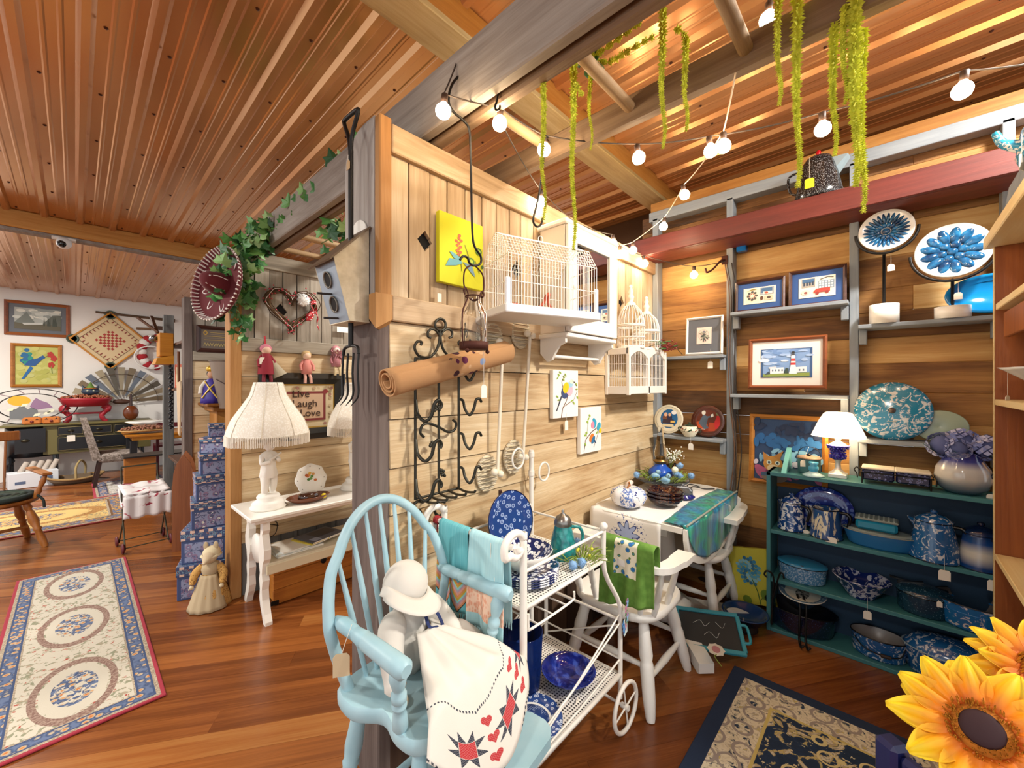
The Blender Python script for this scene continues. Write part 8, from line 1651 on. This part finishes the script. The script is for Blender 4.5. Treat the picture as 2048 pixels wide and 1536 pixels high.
for q in((.1,.1,.9,.1),(.9,.1,.9,.9),(.9,.9,.1,.9),(.1,.9,.1,.1)): A.line([(q[0],q[1]),(q[2],q[3])],.006,'#5a3a20')
for k in range(8):
    x=.2+.085*k
    for s_ in range(4):
        if s_%2==0: z_=.14 if s_==0 else .86; A.poly([(x-.015,z_-.03),(x+.015,z_-.03),(x,z_+.05)],'#8a2c24')
        else: z_=.14 if s_==1 else .86; A.poly([(z_-.03,x-.015),(z_-.03,x+.015),(z_+.05,x)],'#8a2c24')
A.done(t)
for s in((0,-1),(0,1),(1,0),(-1,0)): ob('edge_rail',MB().box((s[0]*S_/2,-.015,s[1]*S_/2),(.025 if s[0] else S_,.04,.025 if s[1] else S_),.004),m_gold,t)
for sx in(-1,1):
    for sz in(-1,1): ob('corner_pocket',MB(M.Translation((sx*S_*.46,-.02,sz*S_*.46))@M.Rotation(pi/2,4,'X')).lathe([(0,.0),(.05,.0),(.06,.012),(.075,.012),(.075,-.01)],20),P('#4a5a4c',.5,.3),t)
a=pY(191,624,YW-.04);b=pY(350,642,YW-.04); t=thing('walking_stick','long thin wooden walking stick hung on the back wall','stick',((a.x+b.x)/2,YW-.03,(a.z+b.z)/2)); hx=(b.x-a.x)/2; hz=(a.z-b.z)/2; ob('stick_shaft',MB().tube([(-hx,0,hz),(hx*.5,0,-hz*.5),(hx,0,-hz)],[.018,.022,.03],8),P('#5a4632',.6),t)
a=pY(273,655,YW-.05);b=pY(330,655,YW-.05); t=thing('wooden_paddle','short wooden handled tool hung on the back wall','tool',((a.x+b.x)/2,YW-.04,a.z)); hx=(b.x-a.x)/2; ob('handle',MB().tube([(-hx,0,-.02),(0,0,-.01)],.02,8),P('#7a5a3c',.6),t); ob('blade',MB().box((hx/2,0,.02),(hx,.02,.07),.004),P('#4a3020',.6),t)
a=pY(308,705,8.6); t=thing('stars_stripes_wreath','round red and white striped fabric wreath','wreath',(pY(308,705,YW-.09).x,YW-.09,pY(308,705,YW-.09).z)); 
for k in range(18): q=2*pi*k/18; ob('fabric_tuft',MB().sph((.17*cos(q),0,.26*sin(q)),.075,8,6),P(['#a8242c','#e6e0d8'][k%2],.9),t)
ob('white_ring',MB().tube([(.22*cos(q*pi/14)-.05,-.08,.2*sin(q*pi/14)-.1) for q in range(28)],.012,6,True),P('#e8e6e0',.5),t)
t=thing('camera_dome','small white dome security camera under the far beam','security camera',pY(128,488,5.84)+V((0,0,.0))); ob('mount',MB().box((0,0,.045),(.16,.07,.02),.004),P('#e2ddd6',.5),t); ob('dome',MB().sph((0,-.02,.0),.055,16,10),P('#e6e4e0',.4),t); ob('lens',MB().sph((-.01,-.045,-.012),.036,14,8),P('#101214',.1),t)
for k in range(8): a_=k*pi/4; ob('led',MB().sph((-.012+.026*cos(a_),-.072,-.018+.026*sin(a_)),.005,6,4),P('#5a5a5c',.3),t)
# ================= RIGHT FOREGROUND =================
g=G('navy_oriental_rug'); v=g.obj(); X,Y,Z=g.xyz(v); rw,rl=1.55,1.9
dx=g.ma('SUBTRACT',rw/2,g.ma('ABSOLUTE',X)); dy=g.ma('SUBTRACT',rl/2,g.ma('ABSOLUTE',Y)); d=g.ma('MINIMUM',dx,dy)
n1=g.noise(v,13,3,.55,1.6); n2=g.noise(v,34,3,.6,.6); vc=g.n('TexVoronoi',{'Vector':v,'Scale':10.0}).outputs['Distance']
fld=g.ramp(n1,[(.40,'#182a44'),(.52,'#1c3150'),(.56,'#c9b46c'),(.585,'#a3917c'),(.64,'#d8cdb4'),(.7,'#1a2c48')]); fld=g.mix(g.ma('GREATER_THAN',n2,.64),fld,'#cfc098'); fld=g.mix(g.ma('LESS_THAN',g.ma('ABSOLUTE',g.ma('SUBTRACT',vc,.33)),.045),fld,'#d2c28c')
bd=g.ramp(n2,[(.36,'#22344e'),(.44,'#cfc2a6'),(.55,'#ddd2ba'),(.62,'#a89a8a'),(.7,'#cdb865')]); vb=g.n('TexVoronoi',{'Vector':v,'Scale':9.0,'Randomness':.35}).outputs['Distance']; bd=g.mix(g.ma('LESS_THAN',g.ma('ABSOLUTE',g.ma('SUBTRACT',vb,.36)),.05),bd,'#9a8c84')
c=g.mix(g.ma('LESS_THAN',d,.20),fld,bd); c=g.mix(g.ma('LESS_THAN',g.ma('ABSOLUTE',g.ma('SUBTRACT',d,.205)),.006),c,'#c9b46c'); c=g.mix(g.ma('LESS_THAN',d,.065),c,'#1a2a46'); g.S(Base_Color=c,Roughness=.97).bump(g.noise(v,380,2),.5,.002)
t=thing('oriental_rug','navy oriental rug with cream floral border before the turquoise shelf','rug',(2.375-rw/2,.60-rl/2,0)); ob('pile',MB().box((0,0,.007),(rw,rl,.013),.004),g.m,t)
# bookcase at the right edge
m_bk=wood('red_oak_bookcase',[(0,'#6a3414'),(.4,'#8f4e22'),(.7,'#a9622e'),(1,'#bd7a42')],2,r=.45,gc=20,rv=.05); m_pl2=wood('raw_pine_shelf',[(0,'#b08a50'),(.4,'#d8ba84'),(.7,'#e6cfa0'),(1,'#efdfba')],0,r=.7,gc=16,rv=.1)
BK=thing('tall_bookcase','tall oak bookcase with raw pine shelves at the right edge','bookcase',(2.2,-.55,0)); 
for x in(.64,-.66): ob('end_panel',MB().box((x,.0,1.06),(.022,.40,2.12),.002),m_bk,BK)
ob('back_panel',MB().box((-.01,-.195,1.06),(1.28,.01,2.1)),m_bk,BK); ob('front_edge',MB().box((.64,.201,1.06),(.022,.003,2.12)),m_pl2,BK)
for z in(.734,1.43): ob('shelf_board',MB().box((-.01,.0,z-.012),(1.27,.40,.026),.002),m_pl2,BK)
ob('shelf_board',MB().box((-.02,.0,1.845),(1.25,.40,.03),.003),m_pl2,BK); ob('front_rail',MB().box((-.03,.17,1.76),(1.22,.02,.11),.003),m_bk,BK); ob('shelf_board',MB().box((0,0,.08),(1.26,.39,.03)),m_bk,BK)
ob('top_board',MB().box((-.01,.0,2.145),(1.36,.46,.05),.004),m_pl2,BK)
t=thing('grey_top_crate','grey painted slanted crate on top of the bookcase','crate',(2.45,-.56,2.17)); ob('crate_body',MB().add([(-.3,-.2,0),(.34,-.2,0),(.34,.2,0),(-.3,.2,0),(-.3,-.2,.18),(.30,-.2,.18),(.30,.18,.18),(-.3,.18,.18)],[(3,2,1,0),(4,5,6,7),(0,1,5,4),(1,2,6,5),(2,3,7,6),(3,0,4,7)]),m_gpy,t)
t=thing('spatter_teapot','turquoise spatter enamel teapot on top of the bookcase crate','teapot',(2.50,-.46,2.352)); ob('body',MB().lathe([(0,0),(.09,0),(.10,.03),(.085,.13),(.06,.17),(0,.175)],28),m_tqsw,t); ob('lid',MB().lathe([(.062,.17),(.04,.195),(.012,.2),(.012,.215),(0,.22)],20),P('#c9c4c0',.3),t); ob('spout',MB().tube(cat([(.0,.085,.07),(.0,.13,.1),(.0,.15,.15)],4),[.024,.022,.02,.018,.016,.015,.014,.013,.012],10),m_tqsw,t); ptag(t,(-.05,.09,.10),.08,rz=rad(150),w=.035,h=.06)
t=thing('ruffled_bowl','white ruffled milk glass pedestal bowl on the bookcase shelf','bowl',(2.58,-.46,1.432)); ob('bowl_body',MB().lathe([(.035,0),(.06,.004),(.05,.012),(.018,.03),(.02,.055),(.06,.08),(.115,.125),(.13,.135),(.11,.13),(.05,.085),(0,.075)],48,mod=lambda a,z:1+.09*cos(8*a)*max(0,z-.06)*8),P('#ece6de',.2,0,Transmission_Weight=.15),t); ptag(t,(.05,.10,.12),.10,rz=rad(150),w=.03,h=.02)
for k in range(4):
    t=thing('glass_cup','grey-blue glass cup in the stack on the low bookcase shelf, %s'%['lowest','second from the bottom','third from the bottom','topmost'][k],'cup',(2.55,-.50,.7355+.022*k),group='stacked glass cups'); ob('cup_body',MB().lathe([(0,0),(.045,0),(.06,.03),(.062,.04),(.058,.04),(.042,.006),(0,.006)],24),P('#7a86a0',.1,0,Transmission_Weight=.4),t); ob('handle',MB().tube(cat([(.0,.058,.035),(.01,.085,.034),(.012,.088,.018),(.0,.054,.012)],4),.006,6),P('#7a86a0',.1),t)
t=thing('cobalt_tumbler','cobalt blue patterned tumbler on the upper bookcase shelf','tumbler',(2.50,-.47,1.861)); ob('body',MB().lathe([(0,0),(.04,0),(.052,.13),(.048,.13),(.036,.008),(0,.008)],24),m_dfl,t)
# navy chair back and sunflowers close to the viewer
m_nv=P('#161c4c',.35); NC=thing('navy_chair','navy painted wooden chair in the right foreground','chair',(1.108,-.259,0),rad(-39))
for s in(-1,1): ob('back_post',MB().box((-.17,s*.19,.40),(.042,.042,.80),.008),m_nv,NC); ob('front_leg',MB().box((.18,s*.18,.215),(.04,.04,.43),.006),m_nv,NC); ob('side_stretcher',MB().box((0,s*.185,.18),(.34,.022,.03),.004),m_nv,NC)
ob('crest_rail',MB().box((-.17,0,.765),(.026,.34,.05),.008),m_nv,NC); ob('back_slat',MB().box((-.17,0,.60),(.02,.34,.05),.006),m_nv,NC); ob('seat',MB().box((0,0,.44),(.42,.42,.03),.01),P('#1d5a78',.45),NC)
g=G('sunflower_petal'); v=g.obj(); r=g.vm('LENGTH',v); g.S(Base_Color=g.ramp(g.ma('ADD',g.ma('MULTIPLY',r,10.5),g.ma('MULTIPLY',g.noise(v,40,2),.25)),[(.38,'#b8441a'),(.6,'#e88a14'),(.9,'#f2bd12'),(1,'#f0cc1c')]),Roughness=.6,Subsurface_Weight=0); m_sun=g.m
SFv=thing('floor_vase','tall dark floor vase holding the sunflowers beside the navy chair','vase',(.67,-.34,0)); ob('vase_body',MB().lathe([(0,0),(.09,0),(.10,.05),(.085,.4),(.06,.6),(.075,.72),(.07,.72),(.055,.6),(0,.5)],28),P('#2a2c34',.4),SFv)
def sunflower(label,c,face,R,stem0):
    t=thing('sunflower',label,'flower',c,group='artificial sunflowers'); Rm=V(face).normalized().to_track_quat('Z','Y').to_matrix().to_4x4(); q=random.Random(int(R*1000)+len(label))
    ob('disc',MB(Rm).lathe([(0,.012),(R*.16,.014),(R*.26,.008),(R*.36,-.004),(R*.3,-.014),(0,-.014)],28),P('#b06a18',.9),t); dk=MB(Rm); 
    ob('seed_centre',dk.sph((0,0,.010),R*.23,20,8,(1,1,.28)),P('#2c0f16',.8),t); mb=MB(Rm)
    for k in range(170): a=q.random()*6.28; rr_=R*q.uniform(.22,.37); mb.cyl((rr_*cos(a),rr_*sin(a),.0),(rr_*1.05*cos(a),rr_*1.05*sin(a),.014),.0016,.0006,4,cap=False)
    ob('florets',mb,P('#c98a1c',.9),t,kind='stuff')
    for lay,n in((0,13),(1,12)):
        for k in range(n):
            a=2*pi*(k+.5*lay)/n+q.uniform(-.08,.08); L=R*q.uniform(.62,.72); W_=R*.24; up=.10 if lay else -.06
            def pt(u,v_): 
                w_=W_*sin(pi*min(.97,.12+u*.86))**.75*(1-.25*u); rr_=R*.30+L*u
                x=rr_; y=(v_-.5)*2*w_; z=(-.006 if lay==0 else .002)+up*u*R*1.2-(.30 if lay==0 else .12)*u*u*R+.010*cos(2*pi*(v_-.5)*1.5)*sin(pi*u)
                return (x*cos(a)-y*sin(a),x*sin(a)+y*cos(a),z)
            ob('petal',MB(Rm).grid(pt,9,6,True,.0008),m_sun,t)
    s0=V(stem0)-V(c); n_=V(face).normalized(); ob('stem',MB().tube(cat([-n_*.012,-n_*.05+V((0,0,-.03)),s0*.5-n_*.06,s0],5),.006,8),P('#5a6a2c',.7),t); return t
f=CAM-pz(1962,1462,.55)
sunflower('large yellow-orange sunflower in the right bottom corner',pz(1965,1462,.56),f+V((.05,.05,.25)),.098,(.67,-.34,.66))
sunflower('second sunflower partly outside the right edge',pz(2085,1350,.66),f+V((.2,-.5,.3)),.085,(.68,-.35,.66))
# ================= tidy: put every thing's empty at its own base =================
bpy.context.view_layer.update()
for r in [o for o in bpy.data.objects if o.type=='EMPTY' and o.parent is None and 'label' in o and o.location.length<1e-6]:
    lo=V((9,9,9));hi=V((-9,-9,-9)); ch=list(r.children)
    for c in ch:
        for bb in c.bound_box:
            q=c.matrix_world@V(bb); lo=V(map(min,lo,q)); hi=V(map(max,hi,q))
    b=V(((lo.x+hi.x)/2,(lo.y+hi.y)/2,lo.z)); r.location=b
    for c in ch: c.location=c.location-b
